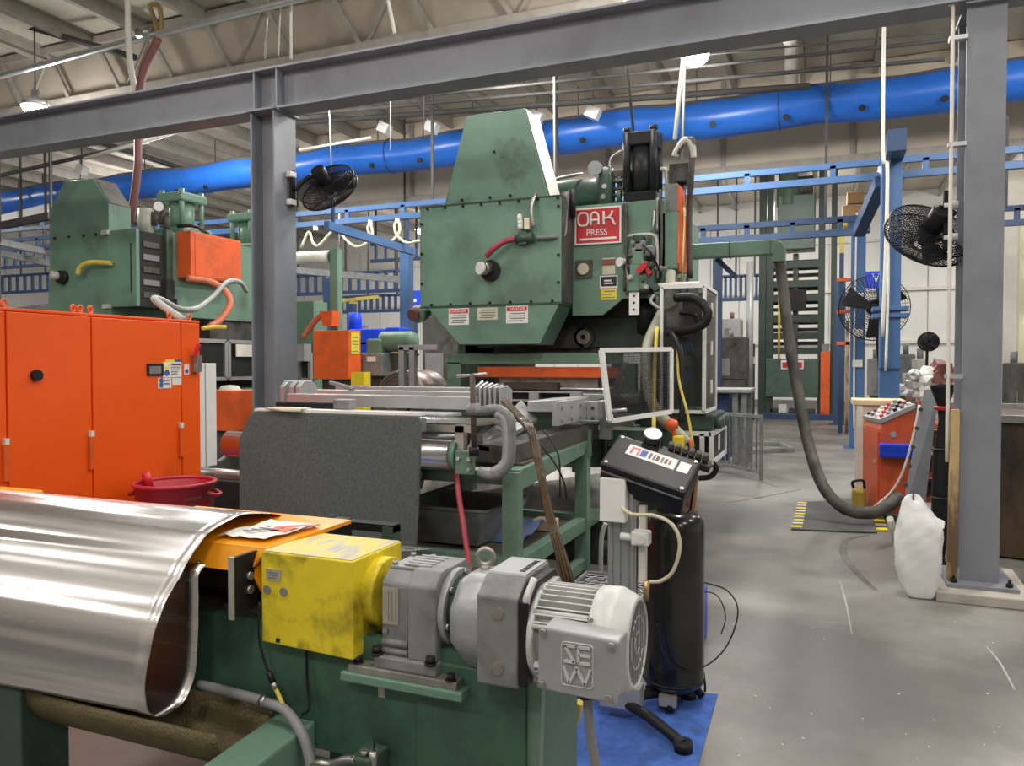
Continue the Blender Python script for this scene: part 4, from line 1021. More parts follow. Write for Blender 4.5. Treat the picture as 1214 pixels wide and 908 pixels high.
B(xl, xr, yb_ - 0.04, yb_ + 0.04, 0.40, 0.48).build('lower_rail', TG, tb)
B(-2.75, -2.67, yf, yb_, 0.62, 0.70).build('lower_rail', TG, tb)
B(xl, xr - 0.04, yf + 0.05, yb_ - 0.05, 0.42, 0.44).build('shelf', M['dark_grime'], tb)
B(xr + 0.05, xr + 0.09, yb_ + 0.6, yb_ + 0.85, 0.2, 0.40).build('rail_end', M['gear_grey'], tb)
# rollers with end plate
ro = CY((-3.90, 4.25, 1.09), (-2.12, 4.25, 1.09), 0.092, n=40).build('entry_roller', M['bright_steel'], tb)
CY((-2.44, 4.25, 1.09), (-2.40, 4.25, 1.09), 0.105, n=40).build('roller_collar', M['bright_steel'], ro)
CY((-2.13, 4.25, 1.09), (-2.09, 4.25, 1.09), 0.098, n=32).build('roller_cap', TG, ro)
bb = B(-2.08, -1.96, 4.16, 4.20, 0.985, 1.13).build('bearing_block', TG, tb, bevel=0.006)
for x, z in ((-2.055, 1.08), (-1.985, 1.08), (-1.985, 1.02)):
    CY((x, 4.16, z), (x, 4.145, z), 0.012, n=8).build('bolt', M['raw_steel'], bb)
CY((-3.6, 4.48, 1.17), (-2.15, 4.48, 1.17), 0.05, n=24).build('upper_roller', M['raw_steel'], tb)
B(-2.42, -1.98, 4.20, 4.25, 1.235, 1.275).build('roller_bar', M['raw_steel'], tb)
B(-2.10, -2.04, 4.20, 4.25, 1.09, 1.28).build('roller_upright', M['raw_steel'], tb)
# table top plates and rails
B(-3.50, -2.15, 4.18, 4.40, 1.325, 1.345).build('edge_rail', M['aluminium'], tb, bevel=0.003)
for x in (-3.1, -2.8, -2.5): CY((x, 4.179, 1.335), (x, 4.174, 1.335), 0.008, n=8).build('rail_screw', M['ink'], tb)
MB().prism([(-3.7, 4.40), (-2.05, 4.40), (-1.90, 4.95), (-3.7, 4.95)], 'z', 1.26, 1.27).build('deck_plate', M['sheet_steel'], tb)
B(-3.60, -2.12, 4.50, 4.58, 1.355, 1.44).build('guide_rail', M['aluminium'], tb, bevel=0.004)
B(-3.85, -2.15, 5.0, 5.07, 1.40, 1.452).build('guide_rail', M['aluminium'], tb, bevel=0.004)
B(-3.75, -2.25, 5.3, 5.36, 1.43, 1.475).build('guide_rail', M['aluminium'], tb, bevel=0.004)
for k, x in enumerate((-3.62, -3.70, -3.56)):
    MB().prism([(4.55, 1.34), (4.75, 1.34), (4.75, 1.49), (4.70, 1.53), (4.60, 1.53), (4.55, 1.49)], 'x', x, x + 0.035).build('guide_block', M['aluminium'], tb, bevel=0.004)
for k in range(6):
    x = -2.17 + 0.036 * k
    MB().prism([(4.62, 1.32), (4.82, 1.32), (4.82, 1.48), (4.74, 1.54 - 0.006 * k), (4.62, 1.50)], 'x', x, x + 0.016).build('guide_finger', M['aluminium'], tb, bevel=0.003)
B(-3.8, -1.75, 4.45, 5.8, 1.00, 1.03).build('under_tray', M['rust_brown'], tb)
# bell shaped chute leading to the press
ch = thing('exit_chute', 'silver sheet metal chute on the feed table right of the big clamp', 'chute', (-1.85, 5.2, 1.1))
MB().hexa([V(q) for q in [A(563, 532, Y=4.42), A(580, 536, Y=4.42), A(637, 500, Y=5.35), A(618, 478, Y=5.35), A(563, 527, Y=4.42), A(580, 530, Y=4.42), A(637, 496, Y=5.35), A(618, 474, Y=5.35)]]).build('chute_bed', M['aluminium'], ch)
MB().prism([(-2.05, 1.30), (-1.75, 1.30), (-1.75, 1.40), (-2.05, 1.38)], 'y', 5.30, 5.9).build('chute_body', M['aluminium'], ch, bevel=0.006)
MB().box(-1.77, -1.73, 5.05, 5.75, 1.22, 1.39).build('side_plate', M['aluminium'], ch, bevel=0.004)
for k in range(3):
    for z in (1.25, 1.34):
        CY((-1.73, 5.15 + 0.22 * k, z), (-1.722, 5.15 + 0.22 * k, z), 0.012, n=8).build('screw', M['ink_grey'], ch)
B(-1.80, -1.64, 5.75, 5.95, 1.22, 1.36).build('hinge_block', M['aluminium'], ch, bevel=0.004)
for k in range(2):
    for z in (1.23, 1.31): CY((-1.68 - 0.06 * k, 5.75, z), (-1.68 - 0.06 * k, 5.742, z), 0.014, n=8).build('screw', M['rust_brown'], ch)
BAR(A(568, 520, Y=4.45), A(592, 500, Y=5.0), 0.05).build('side_rail', M['raw_steel'], ch)
# beam carrying the line to the press
bm_ = thing('feed_beam', 'dark brown feed beam rising toward the press behind the clamp', 'beam', (-1.7, 5.5, 0.9))
MB().hexa([V(q) for q in [(-2.05, 4.42, 1.03), (-1.82, 4.42, 1.03), (-1.62, 6.9, 1.08), (-1.84, 6.9, 1.08), (-2.05, 4.42, 1.14), (-1.82, 4.42, 1.14), (-1.62, 6.9, 1.20), (-1.84, 6.9, 1.20)]]).build('beam', M['dark_grime'], bm_)
B(-1.84, -1.58, 6.75, 6.95, 0, 1.10).build('support_post', M['dark_green'], bm_)
kb = B(-1.90, -1.66, 6.0, 6.12, 1.07, 1.19).build('knob_bracket', TG, bm_, bevel=0.006)
for k in range(3): CY((-1.85 + 0.07 * k, 6.0, 1.14), (-1.85 + 0.07 * k, 5.96, 1.14), 0.025, n=12).build('knob', M['white_paint'], kb)
B(-1.70, -1.60, 5.98, 6.06, 1.05, 1.36).build('upright_plate', M['aluminium'], bm_, bevel=0.006)
B(-1.66, -1.30, 6.1, 6.4, 0.98, 1.12).build('bracket_foot', M['dark_green'], bm_, bevel=0.006)
# line in front of the press
ln = thing('transfer_rail', 'silver slotted transfer rail lying in front of the press opening', 'rail', (-2.7, 6.5, 1.2))
for (a, b, z0_, z1_, Y_) in [((-3.6), (-1.75), 1.31, 1.345, 7.6), ((-3.6), (-1.95), 1.30, 1.36, 7.2)]:
    B(a, b, Y_, Y_ + 0.12, z0_, z1_).build('rail', M['aluminium'], ln, bevel=0.003)
q0, q1 = A(588, 466, Y=6.2), A(688, 466, Y=6.2)
zt, zb = A(640, 464, Y=6.2).z, A(640, 474, Y=6.2).z
B(q0.x, q1.x, 6.2, 6.26, zt - 0.012, zt).build('slotted_plate', M['aluminium'], ln); B(q0.x, q1.x, 6.2, 6.26, zb - 0.012, zb).build('slotted_plate', M['aluminium'], ln)
for s in (0.0, 0.40, 0.88):
    xx = q0.x + (q1.x - q0.x) * s
    B(xx, xx + 0.09, 6.2, 6.26, zb, zt - 0.012).build('slot_web', M['aluminium'], ln)
B(q0.x, q1.x, 6.262, 6.27, zb, zt).build('slot_back', M['void'], ln)
for x in (-3.4, -2.0): B(x, x + 0.1, 6.22, 7.7, 0, 1.29).build('support', M['dark_green'], ln)
for k in range(6): MB().cyl((-1.97 + 0.04 * k, 7.0, 1.28), (-1.97 + 0.04 * k, 7.0, 1.33 + 0.02 * (k % 2)), 0.018, n=6).build('red_cap', M['rust_brown'], ln)

# felt blanket panel hung on the table front
fb = thing('felt_panel', 'dark grey felt panel hanging on the front of the feed table', 'panel', (-2.9, 4.05, 0.4))
pts = [(-3.63, 0.46), (-2.285, 0.46), (-2.262, 0.9), (-2.245, 1.30), (-2.262, 1.335), (-3.47, 1.345), (-3.53, 1.325), (-3.585, 1.22), (-3.625, 1.15)]
MB().prism(pts, 'y', 4.035, 4.06).build('felt', M['felt'], fb, bevel=0.008)
BAR((-3.50, 4.07, 1.35), (-2.25, 4.07, 1.35), 0.05, 0.018).build('clamp_strip', M['white_paint'], fb)
B(-2.29, -2.27, 4.06, 4.15, 1.24, 1.32).build('clip', M['ink_grey'], fb)
for x in (-3.4, -2.4): B(x, x + 0.04, 4.06, 4.26, 0.93, 0.97).build('hook', M['ink_grey'], fb)
rg = MB().grid([[V((-3.38 + 0.07 * i, 4.02 - 0.012 * (j == 2) + 0.02 * j * 0, 1.368 - 0.02 * max(0, j - 1) * (1 if i > 1 else 0.4))) if j else V((-3.38 + 0.07 * i, 4.12, 1.368)) for j in range(3)] for i in range(5)])
single(rg, 'oily_rag', 'label_cream', 'pale folded rag lying over the top edge of the felt panel', 'cloth', solid=0.004)
pn = thing('hand_tool', 'dark flat hand tool lying on the table edge by the left column', 'tool', (-3.2, 4.3, 1.36))
MB().bar((-3.5, 4.28, 1.375), (-3.02, 4.28, 1.375), 0.06, 0.045).build('handle', M['black'], pn, bevel=0.01)
MB().box(-3.02, -2.90, 4.24, 4.34, 1.352, 1.42).build('head', M['gear_grey'], pn, bevel=0.01)
TU([(-3.3, 4.6, 1.52), (-3.2, 4.6, 1.5), (-3.1, 4.6, 1.47)], 0.015, 6).build('lever', M['ink_grey'], pn)

# big C clamp
ck = thing('c_clamp', 'large grey C clamp gripping the feed table by its roller', 'clamp', (-1.85, 4.12, 0.95))
K = M['gear_grey']
q = lambda x, y: A(x, y, Y=4.12)
MB().tube([q(555, 486), q(572, 487), q(588, 485), q(602, 493), q(606, 508), q(605, 540), q(601, 553), q(590, 562), q(578, 563), q(568, 558)], 0.030, 10).build('frame', K, ck)
MB().tube([q(590, 489), q(600, 500), q(602, 540), q(596, 553), q(585, 560)], 0.034, 6).build('web_rib', M['gear_light'], ck)
MB().cyl(q(562, 478), q(562, 492), 0.035, n=14).build('nut_boss', K, ck)
CY(q(560, 443), q(562, 530), 0.017, n=12).build('screw', M['rust_brown'], ck)
CY(q(562, 530), q(562, 540), 0.03, n=12).build('swivel_pad', M['black'], ck)
CY(q(542, 446), q(577, 443), 0.009, n=10).build('tommy_bar', M['aluminium'], ck)
# oily lines running down from the chute
h = thing('oily_hose', 'bundle of oily brown hoses draped down past the green table leg', 'hose', A(650, 690, Y=4.2))
for k in range(4):
    o = 1.9 * k
    TU([A(590 + o, 470, Y=4.7), A(612 + o, 492, Y=4.45), A(626 + o * 1.3, 510, Y=4.25), A(638 + o, 560, Y=4.15), A(648 + o * 1.2, 610, Y=4.1), A(658 + o * 1.7, 650, Y=4.05), A(668 + o * 2.2, 695, Y=4.0)], 0.010, 7).build('strand', M['oily_brown'], h)
single(TU([A(608, 492, Y=4.5), A(630, 515, Y=4.4), A(655, 545, Y=4.3), A(668, 570, Y=4.3), A(672, 592, Y=4.3)], 0.006, 6), 'thin_wire', 'black', 'thin black wire curving off the oily hoses over the table frame', 'wire')
single(TU([A(645, 510, Y=4.6), A(662, 540, Y=4.5), A(664, 590, Y=4.45)], 0.006, 6), 'thin_wire', 'black', 'second thin black wire hanging straight inside the table frame', 'wire')
single(TU([A(540, 545, Y=4.3), A(543, 580, Y=4.2), A(549, 620, Y=4.1), A(557, 675, Y=4.0), A(562, 720, Y=4.0), A(565, 800, Y=4.0)], 0.017, 8), 'pink_hose', 'red_hose', 'dull red hose hanging below the bright roller behind the eye bolt', 'hose')
# things on the shelf
tr = thing('plastic_tray', 'grey plastic tray on the lower shelf of the feed table', 'tray', (-2.3, 4.75, 0.44))
o_ = [(-2.66, 4.48), (-2.02, 4.48), (-1.98, 5.12), (-2.70, 5.12)]; i_ = [(-2.56, 4.56), (-2.12, 4.56), (-2.08, 5.04), (-2.60, 5.04)]
mb = MB(); vs = [V((x, y, 0.70)) for x, y in o_] + [V((x, y, 0.46)) for x, y in i_]
mb.add(vs, [(0, 1, 5, 4), (1, 2, 6, 5), (2, 3, 7, 6), (3, 0, 4, 7), (4, 5, 6, 7)])
mb.build('tub', M['gear_grey'], tr, solid=0.012)
MB().tube([V((x, y, 0.70)) for x, y in o_ + o_[:1]], 0.014, 6, smooth=False).build('rim', M['gear_grey'], tr)
single(MB().grid([[V((-2.6 + 0.09 * i, 4.75 + 0.10 * j, 0.447 + 0.10 * abs(math.sin(i * 1.3 + j * 0.9)) * math.sin(PI * j / 7))) for j in range(8)] for i in range(9)]), 'blue_rags', 'blue_cloth', 'heap of dark blue rags on the table shelf behind the tray', 'cloth', solid=0.004)
single(MB().box(-1.98, -1.82, 5.2, 5.35, 0.443, 0.52), 'wood_block', 'clean_wood', 'pale wooden block on the shelf behind the right table leg', 'wood', bevel=0.006)
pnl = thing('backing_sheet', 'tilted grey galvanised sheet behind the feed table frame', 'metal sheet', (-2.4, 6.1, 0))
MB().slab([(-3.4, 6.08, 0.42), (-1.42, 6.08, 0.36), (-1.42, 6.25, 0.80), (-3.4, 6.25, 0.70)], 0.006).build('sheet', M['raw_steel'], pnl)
B(-3.4, -1.42, 6.09, 6.12, 0.0, 0.40).build('dark_infill', M['void'], pnl)  # dark sheet filling the area below the galvanised one
gt = thing('step_grate', 'perforated metal step beside the lubricator stand', 'grate', (-1.25, 4.3, 0))
mb = MB()
gz, gx0, gx1, gy0, gy1 = 0.30, -1.42, -0.95, 4.05, 4.75
for r_ in range(7):
    for c_ in range(7):
        cxx = gx0 + 0.035 + 0.067 * c_ + (0.033 if r_ % 2 else 0); cyy = gy0 + 0.05 + 0.10 * r_
        mb.ring((cxx, cyy, gz), (0, 0, 1), 0.036, 0.006, 8, 5)
mb.build('mesh_deck', M['gear_light'], gt)
for a, b in (((gx0, gy0), (gx1, gy0)), ((gx1, gy0), (gx1, gy1)), ((gx1, gy1), (gx0, gy1)), ((gx0, gy1), (gx0, gy0))):
    BAR((*a, gz - 0.01), (*b, gz - 0.01), 0.02, 0.05).build('edge', M['gear_grey'], gt)
for x in (gx0, gx1):
    for y in (gy0, gy1): BAR((x, y, 0), (x, y, gz - 0.02), 0.025).build('leg', M['gear_grey'], gt)
single(TU([A(718, 620, Y=4.9), A(713, 640, Y=4.9), A(712, 690, Y=4.9), A(712, 720, Y=4.9)], 0.016, 8), 'grey_drain_tube', 'grey_hose', 'grey tube bending down behind the perforated step', 'hose')
ju = thing('floor_pump', 'dark oily pump on the floor behind the perforated step', 'pump', (-1.35, 5.6, 0))
MB().lathe([(0.0, 0.42), (0.12, 0.40), (0.15, 0.30), (0.15, 0.05), (0.18, 0.0)], (-1.35, 5.6, 0), n=18).build('body', M['dark_grime'], ju)
MB().cyl((-1.55, 5.5, 0.3), (-1.15, 5.5, 0.24), 0.05, n=10).cyl((-1.2, 5.45, 0.1), (-1.2, 5.45, 0.4), 0.035, n=10).build('pipework', M['dark_green'], ju)
TU([(-1.3, 5.4, 0.40), (-1.2, 5.35, 0.45), (-1.15, 5.4, 0.2), (-1.1, 5.5, 0.02)], 0.016, 7).build('hose', M['grey_hose'], ju)

# dark mesh door on white frame
md_ = thing('mesh_door', 'open dark mesh door in a white frame beside the press opening', 'door', (-1.4, 6.0, 1.15))
c = [A(713, 415, Y=5.75), A(795, 414, Y=6.5), A(795, 488, Y=6.5), A(723, 499, Y=5.75)]
for k in range(4):
    BAR(c[k], c[(k + 1) % 4], 0.036, 0.036, up=(0.7, -0.7, 0)).build('frame_rail', M['white_paint'], md_)
n_ = (c[1] - c[0]).cross(c[3] - c[0]).normalized() * 0.004
MB().slab(c, 0.004).build('mesh_panel', M['mesh_tint'], md_)
mb = MB()
for k in range(1, 30):
    s = k / 30; mb.tube([c[0].lerp(c[3], s) - n_, c[1].lerp(c[2], s) - n_], 0.0015, 4, smooth=False)
for k in range(1, 30):
    s = k / 30; mb.tube([c[0].lerp(c[1], s) - n_, c[3].lerp(c[2], s) - n_], 0.0012, 4, smooth=False)
mb.build('wire_mesh', M['black'], md_)
CY(c[3] + V((0.02, 0, 0.08)), c[3] + V((0.13, 0, 0.09)), 0.014, n=8).build('latch', M['aluminium'], md_)
BAR(c[3] + V((0, 0, 0.03)), (-1.62, 6.02, 1.15), 0.05).build('hinge_arm', M['aluminium'], md_)
for k, (a, b) in enumerate([((742, 430), (727, 468)), ((740, 446), (730, 470))]):
    BAR(A(*a, Y=7.6), A(*b, Y=7.6), 0.05).build('diagonal_stay', M['gear_grey'], pr)

# ---------------------------------------------------------------- lubricator stand with tank
lu = thing('lubricator_unit', 'black slanted control box on a pale aluminium post on the blue mat', 'control unit', (-0.86, 3.5, 0))
# box tilted to the right
def obx(c, ax, ay, az, sx, sy, sz, name, m, par, bev=0.0):
    c = V(c); ax, ay, az = V(ax).normalized(), V(ay).normalized(), V(az).normalized()
    P_ = [c + ax * sx * i + ay * sy * j + az * sz * k for k in (-.5, .5) for (i, j) in ((-.5, -.5), (.5, -.5), (.5, .5), (-.5, .5))]
    return MB().hexa(P_).build(name, M[m], par, bevel=bev)


ctr = A(771, 553, Y=3.5)
az = V((0.22, -0.52, 0.83)).normalized()
ax = V((0.93, 0.02, -0.36)); ax = (ax - az * ax.dot(az)).normalized()
ay = az.cross(ax)
bxo = obx(ctr - az * 0.065, ax, ay, az, 0.40, 0.235, 0.12, 'control_box', 'black', lu, 0.012)
obx(ctr + az * 0.01, ax, ay, az, 0.41, 0.245, 0.035, 'box_lid', 'black', lu, 0.014)
lbp = ctr + az * 0.0285
obx(lbp + ay * 0.035 - ax * 0.01, ax, ay, az, 0.235, 0.075, 0.002, 'label_plate', 'label_white', lu)
for k, (u0, w_, hh_, m_) in enumerate([(-0.105, 0.012, 0.05, 'red_paint'), (-0.086, 0.026, 0.013, 'red_paint'), (-0.074, 0.010, 0.052, 'red_paint'), (-0.048, 0.030, 0.044, 'ink_blue'), (-0.016, 0.012, 0.040, 'ink_grey'), (0.003, 0.010, 0.042, 'ink_grey'), (0.020, 0.014, 0.036, 'maroon'), (0.042, 0.010, 0.040, 'ink_grey'), (0.060, 0.012, 0.034, 'maroon'), (0.078, 0.010, 0.034, 'ink_grey')]):
    obx(lbp + ay * (0.053 if k == 1 else 0.035) + ax * u0 + az * 0.0015, ax + ay * (0.12 if k % 2 else 0), ay, az, w_, hh_, 0.001, 'print_mark', m_, lu)
obx(lbp + ay * 0.035 + ax * 0.145, ax, ay, az, 0.05, 0.07, 0.002, 'blank_label', 'white_paint', lu)
for s1 in (-1, 1):
    for s2 in (-1, 1):
        p = ctr + ax * 0.18 * s1 + ay * 0.10 * s2
        CY(p, p + az * 0.032, 0.008, n=8).build('lid_screw', M['raw_steel'], lu)
obx(ctr + ax * 0.0 - ay * 0.124 - az * 0.01, ax, ay, az, 0.38, 0.006, 0.008, 'lid_seam', 'raw_steel', lu)
g0 = ctr + ay * 0.15 - ax * 0.05
MB().cyl(g0 - az * 0.02, g0 + az * 0.07, 0.042, n=24).build('gauge', M['black_gloss'], lu)
MB().ring(g0 + az * 0.068, az, 0.040, 0.004, 24, 6).build('gauge_ring', M['aluminium'], lu)
for k in range(6):
    p = ctr + ay * (0.15) + ax * (0.045 + 0.033 * k)
    MB().cyl(p - az * 0.01, p + az * 0.05, 0.014, n=8).cyl(p + az * 0.02, p + az * 0.03, 0.017, n=8).build('metering_valve', M['dark_grime'], lu)
obx(ctr + ay * 0.15 + ax * 0.12 - az * 0.02, ax, ay, az, 0.24, 0.04, 0.04, 'valve_block', 'dark_grime', lu, 0.005)
MB().box(-0.93, -0.815, 3.45, 3.53, 0.06, 1.10).box(-0.94, -0.805, 3.47, 3.51, 0.06, 1.10).build('post', M['aluminium'], lu, bevel=0.004)
for x in (-0.91, -0.872, -0.834): B(x - 0.004, x + 0.004, 3.446, 3.45, 0.1, 1.08).build('post_slot', M['gear_grey'], lu)
B(-0.96, -0.84, 3.40, 3.62, 0.93, 1.13).build('mount_plate', M['white_paint'], lu, bevel=0.004)
B(-0.97, -0.78, 3.44, 3.54, 0.055, 0.16).build('foot_bracket', M['gear_light'], lu, bevel=0.004)
rg_ = A(760, 637, Y=3.45)
MB().box(rg_.x - 0.035, rg_.x + 0.045, 3.40, 3.47, rg_.z - 0.03, rg_.z + 0.035).build('regulator', M['white_paint'], lu, bevel=0.008)
CY(rg_ + V((-0.035, -0.02, 0.0)), rg_ + V((-0.09, -0.02, 0.003)), 0.018, n=12).build('regulator_knob', M['white_paint'], lu)
CY(rg_ + V((0.01, -0.052, 0)), rg_ + V((0.01, -0.058, 0)), 0.02, n=16).build('dial', M['off_white'], lu)
TU([A(736, 582, Y=3.44), A(734, 596, Y=3.42), A(748, 609, Y=3.38), A(775, 611, Y=3.36), A(797, 622, Y=3.36), A(806, 645, Y=3.36), A(799, 675, Y=3.38), A(785, 688, Y=3.40), A(770, 690, Y=3.42)], 0.0085, 8).build('cream_air_line', M['cream_hose'], lu)
MB().cyl(A(767, 688, Y=3.45), A(766, 712, Y=3.45), 0.014, n=10).build('fitting', M['brass'], lu)
B(*(lambda u, w_: (u.x, w_.x, 3.46, 3.50, w_.z, u.z))(A(757, 600, Y=3.46), A(765, 690, Y=3.46))).build('side_strip', M['off_white'], lu)
for k, (a, b) in enumerate([((-0.88, 3.49), (-0.55, 3.26)), ((-0.88, 3.49), (-1.16, 3.62)), ((-0.88, 3.49), (-0.62, 3.80))]):
    d = V((b[0] - a[0], b[1] - a[1], 0))
    MB().tube([(a[0], a[1], 0.075), (a[0] + d.x * 0.5, a[1] + d.y * 0.5, 0.07), (b[0], b[1], 0.035)], 0.024, 8).cyl((b[0], b[1], 0.006), (b[0], b[1], 0.05), 0.04, n=12).build('foot_arm', M['black'], lu)
# tank
tk = thing('lubricant_tank', 'tall black cylindrical tank standing on the blue mat', 'tank', (-0.68, 3.73, 0))
MB().lathe([(0.0, 0.075), (0.10, 0.08), (0.142, 0.11), (0.146, 0.14), (0.146, 0.86), (0.14, 0.90), (0.115, 0.935), (0.05, 0.95), (0.0, 0.952)], (-0.68, 3.73, 0), n=40).build('shell', M['black_gloss'], tk)
MB().ring((-0.68, 3.73, 0.13), (0, 0, 1), 0.146, 0.006, 32, 6).build('weld_seam', M['black'], tk)
for a in (0.6, 2.7, 4.8):
    MB().tube([(-0.68 + 0.10 * math.cos(a), 3.73 + 0.10 * math.sin(a), 0.09), (-0.68 + 0.15 * math.cos(a), 3.73 + 0.15 * math.sin(a), 0.02)], 0.02, 6).build('leg', M['black'], tk)
MB().cyl((-0.66, 3.70, 0.94), (-0.66, 3.70, 0.985), 0.035, n=8).build('filler_cap', M['copper'], tk)
MB().cyl((-0.75, 3.72, 0.945), (-0.75, 3.72, 1.05), 0.02, n=8).box(-0.78, -0.70, 3.69, 3.75, 0.99, 1.03).build('fitting', M['brass'], tk)
MB().box(-0.72, -0.64, 3.58, 3.62, 0.04, 0.09).build('drain_valve', M['nameplate'], tk)
for k, (pts, r_, m, lab) in enumerate([
    ([A(826, 555, Y=3.75), A(822, 580, Y=3.8), A(818, 620, Y=3.86), A(824, 700, Y=3.92), A(828, 760, Y=3.92), A(836, 815, Y=3.92), A(828, 832, Y=3.9)], 0.006, 'black', 'thin black cable dropping down the right side of the black tank'),
    ([A(834, 690, Y=3.95), A(862, 700, Y=3.9), A(875, 725, Y=3.85), A(862, 765, Y=3.8), A(835, 790, Y=3.7), A(800, 793, Y=3.55), A(785, 770, Y=3.54), A(779, 740, Y=3.54)], 0.004, 'black', 'thin dark wire looping out from the black tank over the floor'),
    ([A(828, 700, Y=3.95), A(850, 706, Y=3.95), A(860, 730, Y=3.95), A(855, 752, Y=3.95)], 0.003, 'black', 'shorter dark wire loop inside the larger one by the tank'),
    ([A(824, 540, Y=3.8), A(824, 570, Y=3.85), A(820, 610, Y=3.9)], 0.016, 'copper', 'copper coloured hose behind the black tank'),
    ([A(818, 520, Y=3.9), A(822, 550, Y=3.9), A(814, 600, Y=3.9)], 0.010, 'orange_hose', 'orange brown hose behind the black control box'),
]):
    single(TU(pts, r_, 7), 'loose_cable', m, lab, 'cable')
single(MB().box(-1.0, 0.0, 0, 0, 0, 0) if False else MB().prism([(-1.30, 2.55), (-0.47, 2.95), (-0.49, 3.90), (-1.35, 3.60)], 'z', 0.001, 0.007), 'absorbent_mat', 'blue_mat', 'blue absorbent mat on the floor under the black tank', 'mat')
single(TU([A(688, 832, Y=2.6), A(680, 862, Y=2.75), A(655, 890, Y=2.8), A(625, 912, Y=2.75)], 0.013, 8), 'yellow_air_hose', 'yellow_hose', 'yellow hose curving over the blue mat under the motor', 'hose')
single(MB().box(-0.78, -0.66, 4.6, 4.75, 0.0, 0.30), 'valve_crate', 'blue_bin', 'small blue box on the floor behind the black tank', 'box', bevel=0.01)
yv = thing('yellow_bracket', 'yellow bracket with an orange cap behind the black control box', 'bracket', A(803, 560, Y=6.3))
p, q = A(797, 517, Y=6.3), A(809, 545, Y=6.3)
B(p.x, q.x, 6.3, 6.4, q.z, p.z).build('plate', M['safety_yellow'], yv, bevel=0.01)
B(p.x + 0.02, p.x + 0.06, 6.32, 6.38, 0, q.z).build('post', M['dark_grime'], yv)
MB().lathe([(0.0, 0.05), (0.05, 0.03), (0.06, -0.03), (0.0, -0.05)], A(796, 503, Y=6.35), n=12).cyl(A(796, 503, Y=6.35), A(800, 520, Y=6.35), 0.02, n=8).build('orange_cap', M['worn_orange'], yv)
mb = MB(); rd = random.Random(5)
for k in range(40):
    p = A(860 + 330 * rd.random(), 600 + 300 * rd.random(), Z=0.002); s_ = 0.002 + 0.0035 * rd.random()
    mb.box(p.x - s_, p.x + s_, p.y - s_ * 0.6, p.y + s_ * 0.6, 0.0005, 0.003)
single(mb, 'floor_debris', 'label_white', 'tiny pale chips scattered over the aisle floor', 'debris')['kind'] = 'stuff'
# dark floor gap beneath stand
single(TU([A(50, 840, Z=0.01), A(52, 880, Z=0.01), A(40, 905, Z=0.01)], 0.006, 6), 'floor_wire', 'black', 'thin dark wire on the floor at the lower left', 'wire')

# ================================================================ left side: orange cabinet, bin, second press
OR = M['orange']
ca = thing('electrical_cabinet', 'bright orange row of electrical cabinets with doors along the left', 'cabinet', (-5.05, 3.5, 0))
cuts = [1.9, 2.43, 3.23, 3.83, 4.63, 4.83]
B(-5.36, -4.75, 1.9, 4.83, 0.10, 1.985).build('body', OR, ca, bevel=0.006)
B(-5.34, -4.78, 1.9, 4.82, 0, 0.10).build('plinth', M['black'], ca)
B(-5.37, -4.735, 1.9, 4.835, 1.985, 2.005).build('roof_plate', OR, ca, bevel=0.004)
for i in range(5):
    y0, y1 = cuts[i] + 0.006, cuts[i + 1] - 0.006
    d = B(-4.752, -4.728, y0, y1, 0.12, 1.98).build('door', OR, ca, bevel=0.005)
    if i in (1, 2, 3):
        yy = y1 - 0.015
        MB().bar((-4.720, yy, 0.92), (-4.720, yy, 1.15), 0.03, 0.035).build('handle', M['worn_orange'], d, bevel=0.006)
        B(-4.728, -4.70, yy - 0.014, yy + 0.014, 1.15, 1.19).build('lock_cap', M['off_white'], d)
for y in (2.5, 3.19, 3.27, 3.75, 3.80, 3.88, 4.58, 4.79):
    MB().ring((-4.80, y, 2.035), (1, 0.3, 0), 0.024, 0.008, 14, 6).cyl((-4.80, y, 2.0), (-4.80, y, 2.015), 0.014, n=8).build('lifting_eye', M['worn_orange'], ca)
p = A(42, 445, X=-4.727); MB().cyl((-4.728, p.y, p.z), (-4.70, p.y, p.z), 0.036, n=20).build('vent_plug', M['black'], ca)


def xplate(pa, pb, X_, m, par, name, d=0.003):
    a, b = A(*pa, X=X_), A(*pb, X=X_)
    return B(X_, X_ + d, min(a.y, b.y), max(a.y, b.y), min(a.z, b.z), max(a.z, b.z)).build(name, M[m], par)


X_ = -4.727
hm = xplate((174, 431), (193, 445), X_, 'black', ca, 'display_panel', 0.01); xplate((177, 434), (191, 443), X_ + 0.011, 'ink_grey', hm, 'screen')
st = xplate((193, 429), (215, 447), X_, 'label_white', ca, 'warning_sticker')
p = A(198, 435, X=X_ + 0.004); MB().cyl((X_ + 0.003, p.y, p.z - 0.005), (X_ + 0.005, p.y, p.z - 0.005), 0.032, n=3).build('yellow_triangle', M['label_yellow'], st)
p = A(198, 442, X=X_ + 0.004); MB().cyl((X_ + 0.003, p.y, p.z), (X_ + 0.005, p.y, p.z), 0.024, n=18).build('blue_disc', M['ink_blue'], st)
xplate((203, 431), (214, 433), X_ + 0.003, 'maroon', st, 'red_line')
for k in range(4): xplate((203, 435 + 2.6 * k), (213 - k, 436 + 2.6 * k), X_ + 0.003, 'ink_grey', st, 'print_line')
xplate((196, 426), (207, 429), X_, 'label_yellow', ca, 'yellow_sticker'); xplate((208, 426), (215, 429), X_, 'ink_blue', ca, 'blue_sticker')
st = xplate((187, 448), (203, 460), X_, 'label_white', ca, 'notice_sticker')
for k in range(2):
    p = A(191, 451 + 5.5 * k, X=X_); MB().cyl((X_ + 0.003, p.y, p.z), (X_ + 0.005, p.y, p.z), 0.02, n=14).build('blue_disc', M['ink_blue'], st)
    xplate((195, 450 + 4 * k), (201, 451.5 + 4 * k), X_ + 0.003, 'ink_grey', st, 'print_line')
